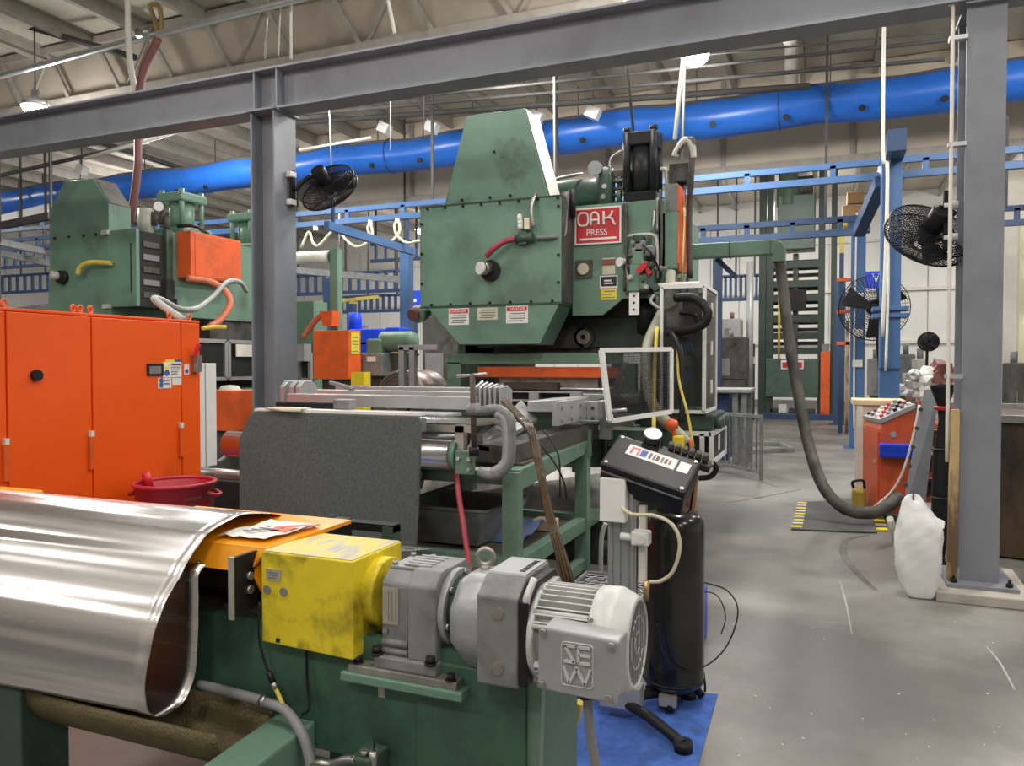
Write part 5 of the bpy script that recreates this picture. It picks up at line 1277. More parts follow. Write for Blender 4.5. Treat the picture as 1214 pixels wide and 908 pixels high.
xplate((204, 448), (215, 456), X_, 'label_white', ca, 'notice_sticker')
st = xplate((218, 432), (224, 444), X_, 'label_white', ca, 'notice_sticker'); p = A(221, 440, X=X_); MB().cyl((X_ + 0.003, p.y, p.z), (X_ + 0.005, p.y, p.z), 0.018, n=14).build('blue_disc', M['ink_blue'], st)
sw = xplate((227, 421), (234, 441), X_, 'raw_steel', ca, 'main_switch', 0.05)
a, b = A(231, 421, X=-4.69), A(236, 408, X=-4.66); BAR(a, b, 0.03).build('switch_lever', M['red_paint'], sw)
B(-5.2, -4.75, 4.84, 5.03, 0.80, 1.66).build('cooling_unit', M['white_paint'], ca, bevel=0.008)
B(-4.75, -4.745, 4.90, 4.905, 0.80, 1.66).build('unit_fold', M['gear_light'], ca)
TU([(-4.78, 4.72, 2.0), A(184, 356, Y=4.8), A(192, 356, Y=5.2), A(212, 366, Y=5.6), A(232, 366, Y=6.2), A(250, 354, Y=6.8), A(270, 334, Y=7.4), A(285, 335, Y=8.0), A(292, 345, Y=8.4)], 0.03, 10).build('supply_hose', M['grey_hose'], ca)
single(TU([A(240, 389, Y=5.0), A(252, 388, Y=5.1), A(268, 388, Y=5.2)], 0.018, 8), 'yellow_cable', 'yellow_hose', 'short yellow cable behind the end of the orange cabinet', 'cable')
single(TU([A(258, 548, Y=5.3), A(268, 540, Y=5.4), A(280, 520, Y=5.4)], 0.018, 8), 'floor_hose', 'conduit_grey', 'dark hose behind the red bin under the white unit', 'hose')

bn = thing('trash_bin', 'red plastic barrel bin in front of the orange cabinet', 'bin', (-4.33, 4.17, 0))
cx, cy = -4.33, 4.17
MB().lathe([(0.0, 0.01), (0.235, 0.0), (0.245, 0.03), (0.265, 0.78), (0.275, 0.785), (0.27, 0.80), (0.255, 0.785), (0.235, 0.05), (0.0, 0.04)], (cx, cy, 0), n=40).build('barrel', M['red_plastic'], bn)
MB().ring((cx, cy, 0.80), (0, 0, 1), 0.272, 0.016, 40, 8).build('rim', M['red_plastic'], bn)
for k in range(8):
    a = 2 * PI * k / 8 + 0.2; d = V((math.cos(a), math.sin(a), 0))
    BAR(V((cx, cy, 0.12)) + d * 0.252, V((cx, cy, 0.66)) + d * 0.262, 0.02, 0.012, up=d).build('rib', M['red_plastic'], bn)
for a in (0.35, 0.35 + PI):
    d = V((math.cos(a), math.sin(a), 0)); e = V((-d.y, d.x, 0)); c0 = V((cx, cy, 0.74)) + d * 0.265
    TU([c0 - e * 0.06, c0 + d * 0.05 - e * 0.04 - V((0, 0, 0.02)), c0 + d * 0.05 + e * 0.04 - V((0, 0, 0.02)), c0 + e * 0.06], 0.014, 8).build('handle', M['red_plastic'], bn)
a0 = math.atan2(-cy, -cx) + 0.45
for row, (n_l, zz, hh) in enumerate(((9, 0.685, 0.022), (3, 0.64, 0.02))):
    for k in range(n_l):
        a = a0 + (k - (n_l - 1) / 2) * 0.055; d = V((math.cos(a), math.sin(a), 0))
        BAR(V((cx, cy, zz + 0.03 - hh / 2)) + d * 0.262, V((cx, cy, zz + 0.03 + hh / 2)) + d * 0.264, 0.011, 0.003, up=d).build('print_mark', M['maroon'], bn)
single(MB().cyl(A(172, 560, Y=4.12), A(178, 580, Y=4.15), 0.03, n=10), 'bin_scrap', 'red_paint', 'red scrap sticking out of the red bin', 'scrap')

# second press behind the cabinet
lp = thing('stamping_press', 'second green press behind the orange cabinet with an orange box on its side', 'press', (-9.6, 9.2, 0))
MB().prism([(-10.78, 2.35), (-9.50, 2.35), (-9.50, 3.95), (-9.80, 4.33), (-10.38, 4.34), (-10.69, 3.95)], 'y', 8.0, 8.38).build('flywheel_guard', PG, lp, bevel=0.01)
MB().slab([(-9.495, 8.02, 3.95), (-9.495, 8.37, 3.95), (-9.795, 8.37, 4.33), (-9.795, 8.02, 4.33)], 0.006).build('guard_slope', M['dark_grime'], lp)
for x in (-10.6, -10.3, -10.0, -9.75): CY((x, 8.0, 3.52), (x, 7.985, 3.52), 0.02, n=8).build('bolt', M['black'], lp)
MB().box(-9.60, -9.48, 7.95, 8.02, 3.50, 3.56).build('clip', M['pale_trim'], lp)
MB().box(-9.60, -9.48, 7.95, 8.02, 2.45, 2.51).build('clip', M['pale_trim'], lp)
MB().cyl((-10.42, 8.0, 2.93), (-10.42, 7.93, 2.93), 0.10, n=20).build('shaft_hub', M['black'], lp)
MB().cyl((-10.47, 7.98, 2.95), (-10.52, 7.86, 2.96), 0.06, n=16).build('union_cap', M['pale_trim'], lp)
TU([A(92, 325, Y=7.9), A(96, 316, Y=7.9), A(108, 311, Y=7.9), A(132, 312, Y=7.95)], 0.035, 10).build('air_hose', M['yellow_hose'], lp)
B(-9.50, -8.98, 8.0, 8.06, 2.47, 3.56).build('side_door', PG, lp, bevel=0.008)
B(-9.09, -9.07, 7.995, 8.0, 2.66, 3.36).build('door_slot', M['void'], lp)
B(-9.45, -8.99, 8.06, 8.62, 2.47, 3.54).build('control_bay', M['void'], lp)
for k in range(5): B(-8.99, -8.97, 8.12, 8.4, 2.6 + 0.18 * k, 2.68 + 0.18 * k).build('component', M['ink_grey' if k % 2 else 'dark_grime'], lp)
B(-11.2, -8.95, 8.62, 11.2, 2.36, 3.60).build('crown', PG, lp, bevel=0.01)
B(-9.02, -8.94, 8.50, 8.62, 2.36, 3.62).build('corner_post', M['dark_green'], lp)
ob = B(-8.95, -8.68, 8.70, 9.75, 2.94, 3.62).build('orange_box', M['worn_orange'], lp, bevel=0.008)
B(-8.68, -8.67, 8.78, 9.72, 2.97, 3.59).build('box_door', M['worn_orange'], ob, bevel=0.004)
for x, y in ((-9.45, 9.3), (-9.6, 11.0)):
    MB().box(x - 0.27, x + 0.27, y - 0.27, y + 0.27, 4.18, 4.32).build('cylinder_head', PG, lp, bevel=0.03)
    MB().cyl((x, y, 3.72), (x, y, 4.18), 0.19, n=20).build('cylinder_barrel', PG, lp)
    MB().box(x - 0.34, x + 0.34, y - 0.3, y + 0.3, 3.60, 3.78).build('cylinder_foot', PG, lp, bevel=0.04)
    for sx in (-1, 1):
        for sy in (-1, 1): CY((x + 0.2 * sx, y + 0.2 * sy, 3.78), (x + 0.2 * sx, y + 0.2 * sy, 4.37), 0.04, n=10).build('tie_rod', PG, lp)
CY((-9.62, 8.75, 3.58), (-9.62, 8.75, 4.02), 0.11, n=16).build('air_filter', M['pale_trim'], lp)
MB().cyl(A(188, 245, Y=8.7), A(188, 244.5, Y=8.64), 0.07, n=16).build('gauge', M['white_paint'], lp)
for k, (x, y) in enumerate(((176, 252), (182, 258), (192, 256), (178, 262), (198, 262))):
    p = A(x, y, Y=8.8); MB().cyl(p - V((0, 0, 0.12)), p + V((0, 0, 0.08)), 0.05, n=8).build('fitting', M['dark_grime'], lp)
TU([A(210, 268, Y=8.75), A(230, 268, Y=8.9), A(246, 277, Y=9.4)], 0.03, 8).build('black_hose', M['black'], lp)
TU([A(222, 330, X=-8.66), A(246, 333, X=-8.55), A(266, 344, X=-8.4), A(273, 360, X=-8.3), A(262, 378, X=-8.3), A(248, 388, X=-8.3)], 0.05, 10).build('orange_conduit', M['orange_hose'], lp)
for k in range(5):
    MB().ring(A(250, 352, Y=9.9) + V((0.02 * k, 0, -0.02 * k)), (0.7, -0.6, 0.2), 0.42 + 0.02 * k, 0.022, 28, 6, 0.2, PI).build('coiled_hose', M['black'], lp)
p = A(194, 346, Y=8.5); B(p.x - 0.10, p.x + 0.10, 8.46, 8.62, p.z - 0.10, p.z + 0.18).build('oil_bowl', M['clear_panel'], lp)
B(p.x - 0.13, p.x + 0.13, 8.44, 8.63, p.z - 0.2, p.z - 0.10).build('bowl_base', M['black'], lp)
B(-11.2, -8.95, 8.9, 11.2, 0.0, 1.25).build('bed', PG, lp)
B(-11.2, -10.6, 8.9, 11.2, 1.25, 2.36).build('side_frame', M['dark_green'], lp)
B(-10.6, -9.0, 9.4, 11.2, 1.9, 2.36).build('ram', M['dark_grime'], lp)
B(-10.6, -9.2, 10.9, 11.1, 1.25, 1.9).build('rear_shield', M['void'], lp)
for a, b in ((8.95, 9.65), (9.72, 10.5)):
    for (y0, z0, y1, z1) in ((a, 1.42, a, 2.02), (b, 1.42, b, 2.02), (a, 1.42, b, 1.42), (a, 2.02, b, 2.02)):
        BAR((-8.93, y0, z0), (-8.93, y1, z1), 0.06).build('window_frame', M['aluminium'], lp)
    B(-8.945, -8.94, a, b, 1.42, 2.02).build('window_pane', M['smoke_panel'], lp)
B(-8.90, -8.88, 9.85, 10.35, 1.78, 1.98).build('control_label', M['off_white'], lp)
sm = thing('orange_motor_box', 'small orange box beside the white unit at the cabinet end', 'box', (-7.4, 7.4, 0))
p = A(270, 500, Y=7.2)
B(p.x - 0.28, p.x + 0.16, 7.1, 7.6, 0.86, 1.34).build('box', M['worn_orange'], sm, bevel=0.01)
MB().lathe([(0.0, 0.06), (0.1, 0.05), (0.13, 0.0)], (p.x - 0.1, 7.35, 1.34), n=16).build('cap', M['off_white'], sm)
B(p.x - 0.25, p.x + 0.1, 7.15, 7.55, 0, 0.86).build('stand', M['dark_grime'], sm)
dk = thing('scrap_conveyor', 'dark low conveyor frame on the floor behind the red bin', 'conveyor', (-5.6, 5.9, 0))
B(-6.6, -4.6, 5.6, 6.05, 0.25, 0.55).build('trough', M['void'], dk)
for x in (-6.4, -4.8): B(x, x + 0.08, 5.65, 6.0, 0, 0.25).build('leg', M['black'], dk)
CY((-6.5, 5.62, 0.62), (-4.7, 5.62, 0.62), 0.05, n=12).build('roller', M['raw_steel'], dk)

# ---------------------------------------------------------------- background between the left column and the press
ob = thing('orange_enclosure', 'orange enclosure with a yellow label right of the left column', 'cabinet', A(400, 450, Y=10.2))
a, b = A(371, 392, Y=10.2), A(413, 450, Y=10.2)
xm = b.x; yd = A(428, 420, X=xm).y
B(a.x, xm, 10.2, yd, b.z, a.z).build('body', M['worn_orange'], ob, bevel=0.01)
u0, u1 = A(416, 394, X=xm), A(426, 420, X=xm)
lb = B(xm, xm + 0.006, u0.y, u1.y, u1.z, u0.z).build('yellow_label', M['label_yellow'], ob)
for k in range(5): B(xm + 0.006, xm + 0.008, u0.y + 0.03, u1.y - 0.04, u1.z + 0.04 + 0.055 * k, u1.z + 0.055 + 0.055 * k).build('print_line', M['ink_grey'], lb)
B(a.x + 0.1, xm - 0.05, 10.3, 10.5, 0, b.z).build('pedestal', M['dark_grime'], ob)
r = rect((416, 441), (431, 463), 10.15); B(r[0], r[1], 10.15, 10.35, 0, r[3]).build('yellow_guard', M['safety_yellow'], ob)
gp = thing('green_post', 'slim green vertical post with an orange funnel behind the left column', 'post', A(399, 390, Y=10.6))
p = A(399, 380, Y=10.6); MB().box(p.x - 0.06, p.x + 0.06, 10.55, 10.67, 0, A(399, 296, Y=10.6).z).build('post', PG, gp)
q = A(391, 378, Y=10.4)
MB().hexa([V(v_) for v_ in [(q.x - 0.07, 10.3, q.z - 0.12), (q.x + 0.10, 10.3, q.z - 0.12), (q.x + 0.10, 10.5, q.z - 0.12), (q.x - 0.07, 10.5, q.z - 0.12), (q.x - 0.13, 10.3, q.z + 0.12), (q.x + 0.13, 10.3, q.z + 0.12), (q.x + 0.13, 10.5, q.z + 0.12), (q.x - 0.13, 10.5, q.z + 0.12)]]).build('funnel', M['worn_orange'], gp)
TU([A(388, 372, Y=10.4), A(378, 376, Y=10.4), A(368, 388, Y=10.4), A(359, 400, Y=10.4)], 0.05, 8).build('orange_pipe', M['orange_hose'], gp)
for i, (x, y, w_, h_, m, nm, lab) in enumerate([(421, 385, 0.10, 0.16, 'blue_bin', 'blue_drum', 'small blue drum behind the orange enclosure'), (436, 400, 0.30, 0.12, 'blue_bin', 'blue_bin_box', 'blue bin right of the orange enclosure, upper one'), (436, 413, 0.26, 0.10, 'blue_bin', 'blue_bin_box', 'blue bin right of the orange enclosure, lower one'), (470, 395, 0.12, 0.08, 'blue_bin', 'blue_bin_box', 'tiny blue bin beyond the green motor')]):
    p = A(x, y, Y=13.0)
    t = thing(nm, lab, 'bin', p - V((0, 0, h_ * 1.4)))
    w2 = w_ * 1.35; h2 = h_ * 1.35
    if nm == 'blue_drum': MB().lathe([(0.0, -h2), (w2, -h2), (w2, h2), (w2 * 0.9, h2 + 0.02), (0.0, h2 + 0.02)], p, n=16).build('drum', M[m], t)
    else: MB().prism([(p.x - w2, p.z - h2), (p.x + w2, p.z - h2), (p.x + w2, p.z + h2), (p.x - w2 * 0.7, p.z + h2), (p.x - w2, p.z + h2 * 0.3)], 'y', 12.8, 13.3).build('bin', M[m], t, bevel=0.02)
    B(p.x - w2, p.x + w2, 12.85, 13.25, p.z - h2 - 0.02, p.z - h2).build('rack_shelf', M['ink_grey'], t)
    B(p.x - 0.05, p.x + 0.05, 13.3, 13.4, 0, p.z).build('rack_post', M['ink_grey'], t)
gm = thing('green_motor_unit', 'green motor on a pump unit seen left of the press opening', 'motor', A(460, 440, Y=11.0))
p = A(467, 405, Y=11.0)
MB().lathe([(0.0, -0.02), (0.16, 0.0), (0.17, 0.05), (0.17, 0.55), (0.14, 0.62), (0.0, 0.63)], p - V((0.22, 0, 0)), (1, 0, 0), 22).build('motor', M['table_green'], gm)
q = A(450, 412, Y=11.0); MB().box(q.x - 0.15, q.x + 0.15, 10.8, 11.2, q.z - 0.17, q.z + 0.14).build('gear_case', PG, gm, bevel=0.04)
q = A(447, 430, Y=10.9); MB().box(q.x - 0.22, q.x + 0.22, 10.7, 11.2, q.z - 0.22, q.z + 0.16).build('pump_case', M['gear_grey'], gm, bevel=0.02)
B(q.x - 0.06, q.x + 0.10, 10.69, 10.70, q.z + 0.02, q.z + 0.10).build('label', M['label_white'], gm)
B(q.x - 0.2, q.x + 0.9, 10.8, 11.2, 0, q.z - 0.2).build('bed', M['dark_grime'], gm)
q = A(470, 425, Y=11.1); MB().prism([(q.x - 0.25, q.z + 0.08), (q.x + 0.28, q.z + 0.08), (q.x + 0.05, q.z - 0.2), (q.x - 0.05, q.z - 0.2)], 'y', 11.0, 11.4).build('hopper', M['dark_grime'], gm)
q = A(470, 430, Y=11.5); B(q.x - 0.09, q.x + 0.09, 11.5, 11.6, 0, q.z + 0.25).build('yellow_post', M['safety_yellow'], gm)
co = thing('steel_coil', 'coil of rolled steel lying behind the silver rails', 'coil', A(490, 470, Y=9.0))
p = A(482, 478, Y=9.0)
MB().lathe([(0.16, -0.25), (0.52, -0.25), (0.53, -0.24), (0.53, 0.24), (0.52, 0.25), (0.16, 0.25), (0.16, -0.25)], (p.x, 9.2, 1.05), (0.25, 1, 0), 48).build('windings', M['coil_edge'], co)
for k in range(7): MB().ring((p.x - 0.0635 * 0 - 0.064, 8.95, 1.05), (0.25, 1, 0), 0.2 + 0.05 * k, 0.006, 40, 4).build('layer_edge', M['raw_steel'], co)
B(p.x - 0.4, p.x + 0.4, 8.95, 9.45, 0, 0.62).build('cradle', M['dark_grime'], co)
fs = thing('aluminium_frame', 'two pale aluminium uprights standing on the rails left of the press', 'frame', A(490, 462, Y=7.7))
for x in (477.5, 490):
    p = A(x, 462, Y=7.7); B(p.x - 0.035, p.x + 0.035, 7.66, 7.74, 1.32, A(x, 411, Y=7.7).z).build('upright', M['aluminium'], fs, bevel=0.004)
p, q = A(474, 411, Y=7.7), A(520, 411, Y=7.7); B(p.x, q.x, 7.66, 7.74, p.z - 0.04, p.z + 0.02).build('top_bar', M['aluminium'], fs)
B(p.x - 0.2, q.x + 0.2, 7.6, 7.8, 1.25, 1.32).build('foot_bar', M['aluminium'], fs)
B(p.x, p.x + 0.1, 7.65, 7.75, 0, 1.25).build('foot', M['dark_grime'], fs)
wr_ = thing('white_roll', 'horizontal white roll on a green stand high behind the left column', 'roll', A(377, 310, Y=12.0))
p, q = A(352, 306, Y=12.0), A(393, 304, Y=12.0)
CY(p, q, 0.115, n=24).build('roll', M['off_white'], wr_)
CY(q, q + V((0.03, 0, 0)), 0.13, n=24).build('end_flange', M['dark_green'], wr_)
q2 = q + V((0.1, 0, 0)); B(q2.x - 0.07, q2.x + 0.07, 11.9, 12.1, 0, q2.z + 0.15).build('stand', M['press_green'], wr_)
cl_ = thing('window_controls', 'white framed windows and grey box right of the left column base', 'enclosure', A(362, 440, Y=11.0))
for (x0, y0, x1, y1) in ((355, 418, 368, 450),):
    a, b = A(x0, y0, Y=11.0), A(x1, y1, Y=11.0)
    for (u0, w0, u1, w1) in ((a.x, a.z, b.x, a.z), (b.x, a.z, b.x, b.z), (b.x, b.z, a.x, b.z), (a.x, b.z, a.x, a.z)):
        BAR((u0, 11.0, w0), (u1, 11.0, w1), 0.06).build('frame', M['aluminium'], cl_)
    B(a.x, b.x, 11.02, 11.03, b.z, a.z).build('pane', M['smoke_panel'], cl_)
    B(a.x - 0.3, b.x, 11.1, 11.5, 0, a.z + 0.9).build('machine_side', M['press_green'], cl_)
p = A(359, 418, Y=10.9); B(p.x - 0.12, p.x + 0.1, 10.8, 11.0, p.z - 0.15, p.z + 0.15).build('grey_box', M['gear_light'], cl_)
bs = thing('blue_sign', 'blue banner sign left of the main press', 'sign', A(490, 360, Y=17.0))
r = rect((478, 345), (503, 370), 17.0); B(r[0], r[1], 17.0, 17.04, r[2], r[3]).build('board', M['blue_bin'], bs)
for k in range(2): plate(r[0] + 0.1, r[1] - 0.12 - 0.1 * k, r[2] + 0.12 + 0.14 * k, r[2] + 0.17 + 0.17 * k, 16.995, 'label_white', bs, 'print_line')
B((r[0] + r[1]) / 2 - 0.04, (r[0] + r[1]) / 2 + 0.04, 17.05, 17.13, 0, r[3]).build('post', M['blue_dark'], bs)

# ================================================================ blue crane rails
def rail(label, p, q, gap, w_, m, n, hang=None, group='blue crane rails'):
    p, q = V(p), V(q)
    t = thing('crane_rail', label, 'rail', (p + q) / 2, group)
    up = V((0, 0, gap))
    BAR(p, q, w_, w_).build('lower_chord', M[m], t)
    BAR(p + up, q + up, w_ * 0.8, w_ * 0.9).build('upper_chord', M[m], t)
    for k in range(n):
        c = p.lerp(q, (k + 0.5) / n); BAR(c, c + up, w_ * 0.8).build('web_post', M[m], t)
    for k in (0.1, 0.5, 0.9):
        c = p.lerp(q, k)
        if hang: BAR(c + up, V((c.x, c.y, hang)), 0.05).build('hanger', M['roof_dark'], t)
    return t


YR = 14.0
zl = A(1000, 213, Y=YR).z; zu = A(1000, 196, Y=YR).z
rail('long blue double rail passing behind the press at boom height', (-24, YR, zl), (9, YR, zl), zu - zl, 0.11, 'blue_paint', 24, ROOF)
a = A(880, 283, Y=15.5); b = A(880, 268, Y=15.5)
rail('dark blue double rail behind the green boom', (-6, 15.5, a.z), (A(1025, 270, Y=15.5).x, 15.5, a.z), b.z - a.z, 0.12, 'blue_dark', 8, ROOF)
xx = A(399, 269, Y=11.5).x
q = A(485, 297, X=xx)
t = thing('bridge_beam', 'blue bridge beam running away under the crane rail left of the press', 'beam', (xx, 14, q.z)); 
BAR((xx, 11.2, q.z + 0.05), (xx, q.y + 0.2, q.z), 0.10, 0.15).build('beam', M['blue_paint'], t)
for y in (11.4, 14.0): BAR((xx, y, q.z + 0.1), (xx, y, zl + 0.05), 0.05).build('hanger', M['blue_dark'], t)
pts = []
ho = thing('festoon_hose', 'yellowish air hose hanging in loops below the blue rail', 'hose', A(440, 290, Y=13.6))
TU([A(x, y, Y=13.7) for x, y in [(357, 294), (366, 275), (371, 288), (378, 291), (392, 276), (400, 270), (408, 282), (420, 292), (432, 290), (441, 280), (440, 268), (436, 270), (440, 282), (450, 291), (462, 288), (473, 276), (473, 264), (468, 266), (470, 278), (482, 288), (497, 285)]], 0.03, 7, k=4).build('hose', M['cream_hose'], ho)
for x, y in ((374, 272), (398, 268), (439, 265), (471, 263)):
    p = A(x, y, Y=13.8); B(p.x - 0.025, p.x + 0.025, 13.75, 13.85, p.z - 0.02, p.z + 0.07).build('trolley', M['white_paint'], ho)


def bpost(label, x, y_top, Y_, w_, m='blue_paint', ybase=None):
    p = A(x, y_top, Y=Y_)
    t = thing('crane_post', label, 'post', (p.x, Y_, 0))
    B(p.x - w_ / 2, p.x + w_ / 2, Y_ - w_ / 2, Y_ + w_ / 2, 0.02, p.z).build('column', M[m], t, bevel=0.01)
    B(p.x - w_ * 0.9, p.x + w_ * 0.9, Y_ - w_ * 0.9, Y_ + w_ * 0.9, 0, 0.02).build('base_plate', M[m], t)
    return t, p


t, p = bpost('tall blue crane post right of the hanging hose', 1057, 182, 12.6, 0.27)
for z in (A(1057, 366, Y=12.5).z, A(1057, 374, Y=12.5).z):
    B(p.x - 0.24, p.x + 0.24, 12.42, 12.78, z - 0.03, z + 0.03).build('splice_plate', M['blue_paint'], t, bevel=0.005)
B(p.x - 0.145, p.x + 0.145, 12.44, 12.46, A(1057, 437, Y=12.5).z - 0.01, A(1057, 437, Y=12.5).z + 0.01).build('weld_band', M['blue_dark'], t)
a, b = A(1062, 172, Y=12.2), A(1040, 205, Y=14.2)
BAR((p.x + 0.02, 11.9, a.z), (p.x + 0.02, 15.6, a.z - 0.05), 0.24, 0.30).build('cap_beam', M['blue_dark'], t)
BAR(A(1045, 215, Y=12.9), A(1018, 275, Y=14.5), 0.18).build('knee_brace', M['blue_dark'], t)
TU([A(1055, 185, Y=12.4), A(1052, 215, Y=12.4), A(1053, 330, Y=12.4), A(1050, 440, Y=12.4)], 0.02, 6).build('wire', M['off_white'], t)
t, p = bpost('slimmer blue post left of the tall blue post', 1018, 268, 16.6, 0.26)
BAR((p.x - 0.2, 16.6, p.z), (p.x + 0.2, 16.6, p.z + 0.02), 0.3).build('cap', M['blue_dark'], t)
for z in (1.6, 2.2, 2.9): MB().box(p.x - 0.09, p.x + 0.09, 16.42, 16.47, z, z + 0.14).build('switch_box', M['off_white'], t)
TU([(p.x - 0.05, 16.45, 0.4), (p.x - 0.06, 16.45, 2.5), (p.x - 0.04, 16.45, 4.6)], 0.02, 6).build('wire', M['off_white'], t)
bpost('blue post standing left of the main press hood', 482, 296, 15.6, 0.24)
bpost('dark blue post behind the green post', 391, 330, 17.5, 0.26, 'blue_dark')
bpost('dark blue post beside the festoon hose end', 417, 360, 17.8, 0.2, 'blue_dark')
bpost('blue post beyond the green boom', 851, 305, 20.0, 0.22, 'blue_dark')
bpost('blue post left of the orange rack ladder', 996, 330, 23.0, 0.28, 'blue_dark')
# distant blue lattice rails
for (x0, y0, x1, y1, Y_, hh, n_, lab) in [(340, 352, 485, 341, 19.0, 0.55, 14, 'dark blue lattice rail far behind the left column, upper'),
                                          (395, 372, 480, 366, 21.5, 0.5, 12, 'dark blue lattice rail far behind the left column, lower'),
                                          (-10, 318, 60, 314, 17.0, 0.6, 6, 'dark blue lattice rail at the left edge behind the second press'),
                                          (-10, 348, 62, 344, 19.0, 0.6, 8, 'lower dark blue lattice rail at the left edge'),
                                          (-10, 276, 62, 268, 15.0, 0.0, 3, 'steel blue rail at the left edge beside the second press hood'),
                                          (440, 310, 500, 306, 20.0, 0.5, 5, 'dark blue rail between the press hood and the blue post'),
                                          (845, 358, 900, 352, 24.0, 0.7, 9, 'dark blue lattice rail seen past the guard cabinet')]:
    a, b = A(x0, y0, Y=Y_), A(x1, y1, Y=Y_); zz = (a.z + b.z) / 2
    rail(lab, (a.x, Y_, zz), (b.x, Y_, zz), max(hh, 0.25), 0.095, 'blue_dark' if 'steel' not in lab else 'blue_paint', n_, ROOF)
for (x0, y0, x1, y1, Ya, lab) in [(0, 287, 62, 300, 13.0, 'grey cross rail at the left edge under the blue rail, upper'), (0, 300, 62, 313, 13.5, 'grey cross rail at the left edge under the blue rail, lower'), (0, 372, 62, 364, 12.0, 'grey flat beam just above the orange cabinet'), (345, 320, 480, 332, 16.0, 'grey pipe rail crossing behind the green post'), (0, 268, 60, 256, 12.5, 'black cross beam at the left edge under the duct')]:
    a, b = A(x0, y0, Y=Ya), A(x1, y1, Y=Ya + (0.0 if y1 < y0 else 1.2))
    t = thing('cross_rail', lab, 'rail', (a + b) / 2, None)
    m_ = 'roof_dark' if 'black' in lab else 'gear_grey'
    BAR(a, b, 0.14, 0.16).build('rail', M[m_], t)
    for c in (a, b): BAR(c, V((c.x, c.y, ROOF)), 0.04).build('hanger', M['roof_dark'], t)
t = thing('jib_crane', 'pale yellow jib crane far behind the orange enclosure', 'crane', (A(448, 352, Y=18.2).x, 18.2, 0))
BAR(A(352, 362, Y=18.2), A(448, 352, Y=18.2), 0.09).build('arm', M['yellow_hose'], t)
BAR(V((A(420, 352, Y=18.2).x, 18.2, 0)), A(420, 354, Y=18.2), 0.12).build('mast', M['yellow_hose'], t)
single(MB().box(-14.5, -11.5, 17.2, 17.3, 5.0, 5.6) if False else BAR(A(0, 262, Y=15.4), A(58, 248, Y=15.4), 0.1, 0.30), 'pale_girder', 'white_paint', 'pale girder just under the blue duct at the left edge', 'girder')

# ================================================================ tall far press with slatted tower
fp = thing('tower_press', 'tall dark green tower press far down the aisle', 'press', A(945, 492, Z=0.0))
Yp = 25.0
def fx(x): return A(x, 432, Y=Yp).x
def fz(y): return A(945, y, Y=Yp).z
for x0, x1 in ((899, 907), (908, 916), (969, 977), (984, 991)):
    B(fx(x0), fx(x1), Yp, Yp + 0.35, 0, fz(190)).build('tower_post', M['tower_dark'], fp)
B(fx(921), fx(965), Yp - 0.3, Yp + 0.6, fz(297), fz(233)).build('head_box', M['tower_green'], fp, bevel=0.03)
MB().lathe([(0.0, 0.3), (0.25, 0.28), (0.28, 0.2), (0.28, 0.0), (0.34, -0.3), (0.34, -0.8)], (fx(933), Yp, fz(212)), n=18).build('head_motor', M['tower_green'], fp)
for x in (948, 953, 958): CY((fx(x), Yp, fz(233)), (fx(x), Yp, fz(210)), 0.1, n=8).build('valve', M['dark_grime'], fp)
B(fx(908), fx(971), Yp - 0.1, Yp + 0.3, fz(471), fz(425)).build('front_apron', M['tower_green'], fp, bevel=0.03)
for y in (312, 335, 352, 377, 397, 415):
    B(fx(910), fx(970), Yp + 0.05, Yp + 0.25, fz(y + 5), fz(y - 3)).build('tower_slat', M['tower_dark'], fp)
for k in range(14):
    zz = fz(310) + (fz(425) - fz(310)) * k / 14
    B(fx(910), fx(970), Yp + 0.5, Yp + 0.58, zz, zz + 0.11).build('rear_slat', M['dark_grime'], fp)
B(fx(932), fx(955), Yp - 0.02, Yp + 0.04, fz(369), fz(343)).build('control_screen', M['void'], fp)
B(fx(939), fx(945), Yp + 0.1, Yp + 0.6, fz(425), fz(300)).build('centre_post', M['dark_grime'], fp)
op = B(fx(973), fx(984), Yp - 0.15, Yp + 0.15, fz(490), fz(417)).build('orange_panel', M['worn_orange'], fp)
B(fx(974), fx(983), Yp - 0.15, Yp + 0.15, fz(417), fz(408)).build('panel_cap', M['gear_grey'], fp)
r = (fx(926), fx(953), fz(438), fz(427))
sg = B(r[0], r[1], Yp - 0.14, Yp - 0.10, r[2], r[3]).build('oval_sign', M['label_white'], fp, bevel=0.03)
for x0, x1 in ((928, 936), (943, 951)):
    B(fx(x0), fx(x1), Yp - 0.16, Yp - 0.14, r[2] + 0.06, r[3] - 0.06).build('red_field', M['red_paint'], sg)
B(fx(905), fx(992), Yp - 0.6, Yp + 1.0, 0, 0.16).build('plinth', M['blue_dark'], fp)
for k, x in enumerate((918, 928, 940, 950, 962)):
    p = V((fx(x), Yp + 0.1, 0.35)); MB().box(p.x - 0.12, p.x + 0.12, p.y - 0.1, p.y + 0.1, 0.16, 0.3 + 0.12 * (k % 2)).build('hydraulic_block', M['off_white' if k == 1 else 'dark_grime'], fp, bevel=0.02)
CY((fx(924), Yp - 0.3, fz(426)), (fx(924), Yp - 0.3, fz(330)), 0.035, n=6).build('yellow_pipe', M['yellow_hose'], fp)
B(fx(884), fx(897), Yp - 1.0, Yp - 0.6, 0, fz(408)).build('side_cabinet', M['tower_dark'], fp)
r = (fx(889), fx(899), fz(432), fz(423)); B(r[0], r[1], Yp - 1.05, Yp - 1.0, r[2], r[3]).build('green_label', M['off_white'], fp)
B(fx(887), fx(892), Yp - 1.05, Yp - 1.0, fz(420), fz(410)).build('yellow_label', M['label_yellow'], fp)
CY((fx(894), Yp - 1.5, 0), (fx(894), Yp - 1.5, fz(315)), 0.10, n=10).build('silver_pipe', M['gear_light'], fp)
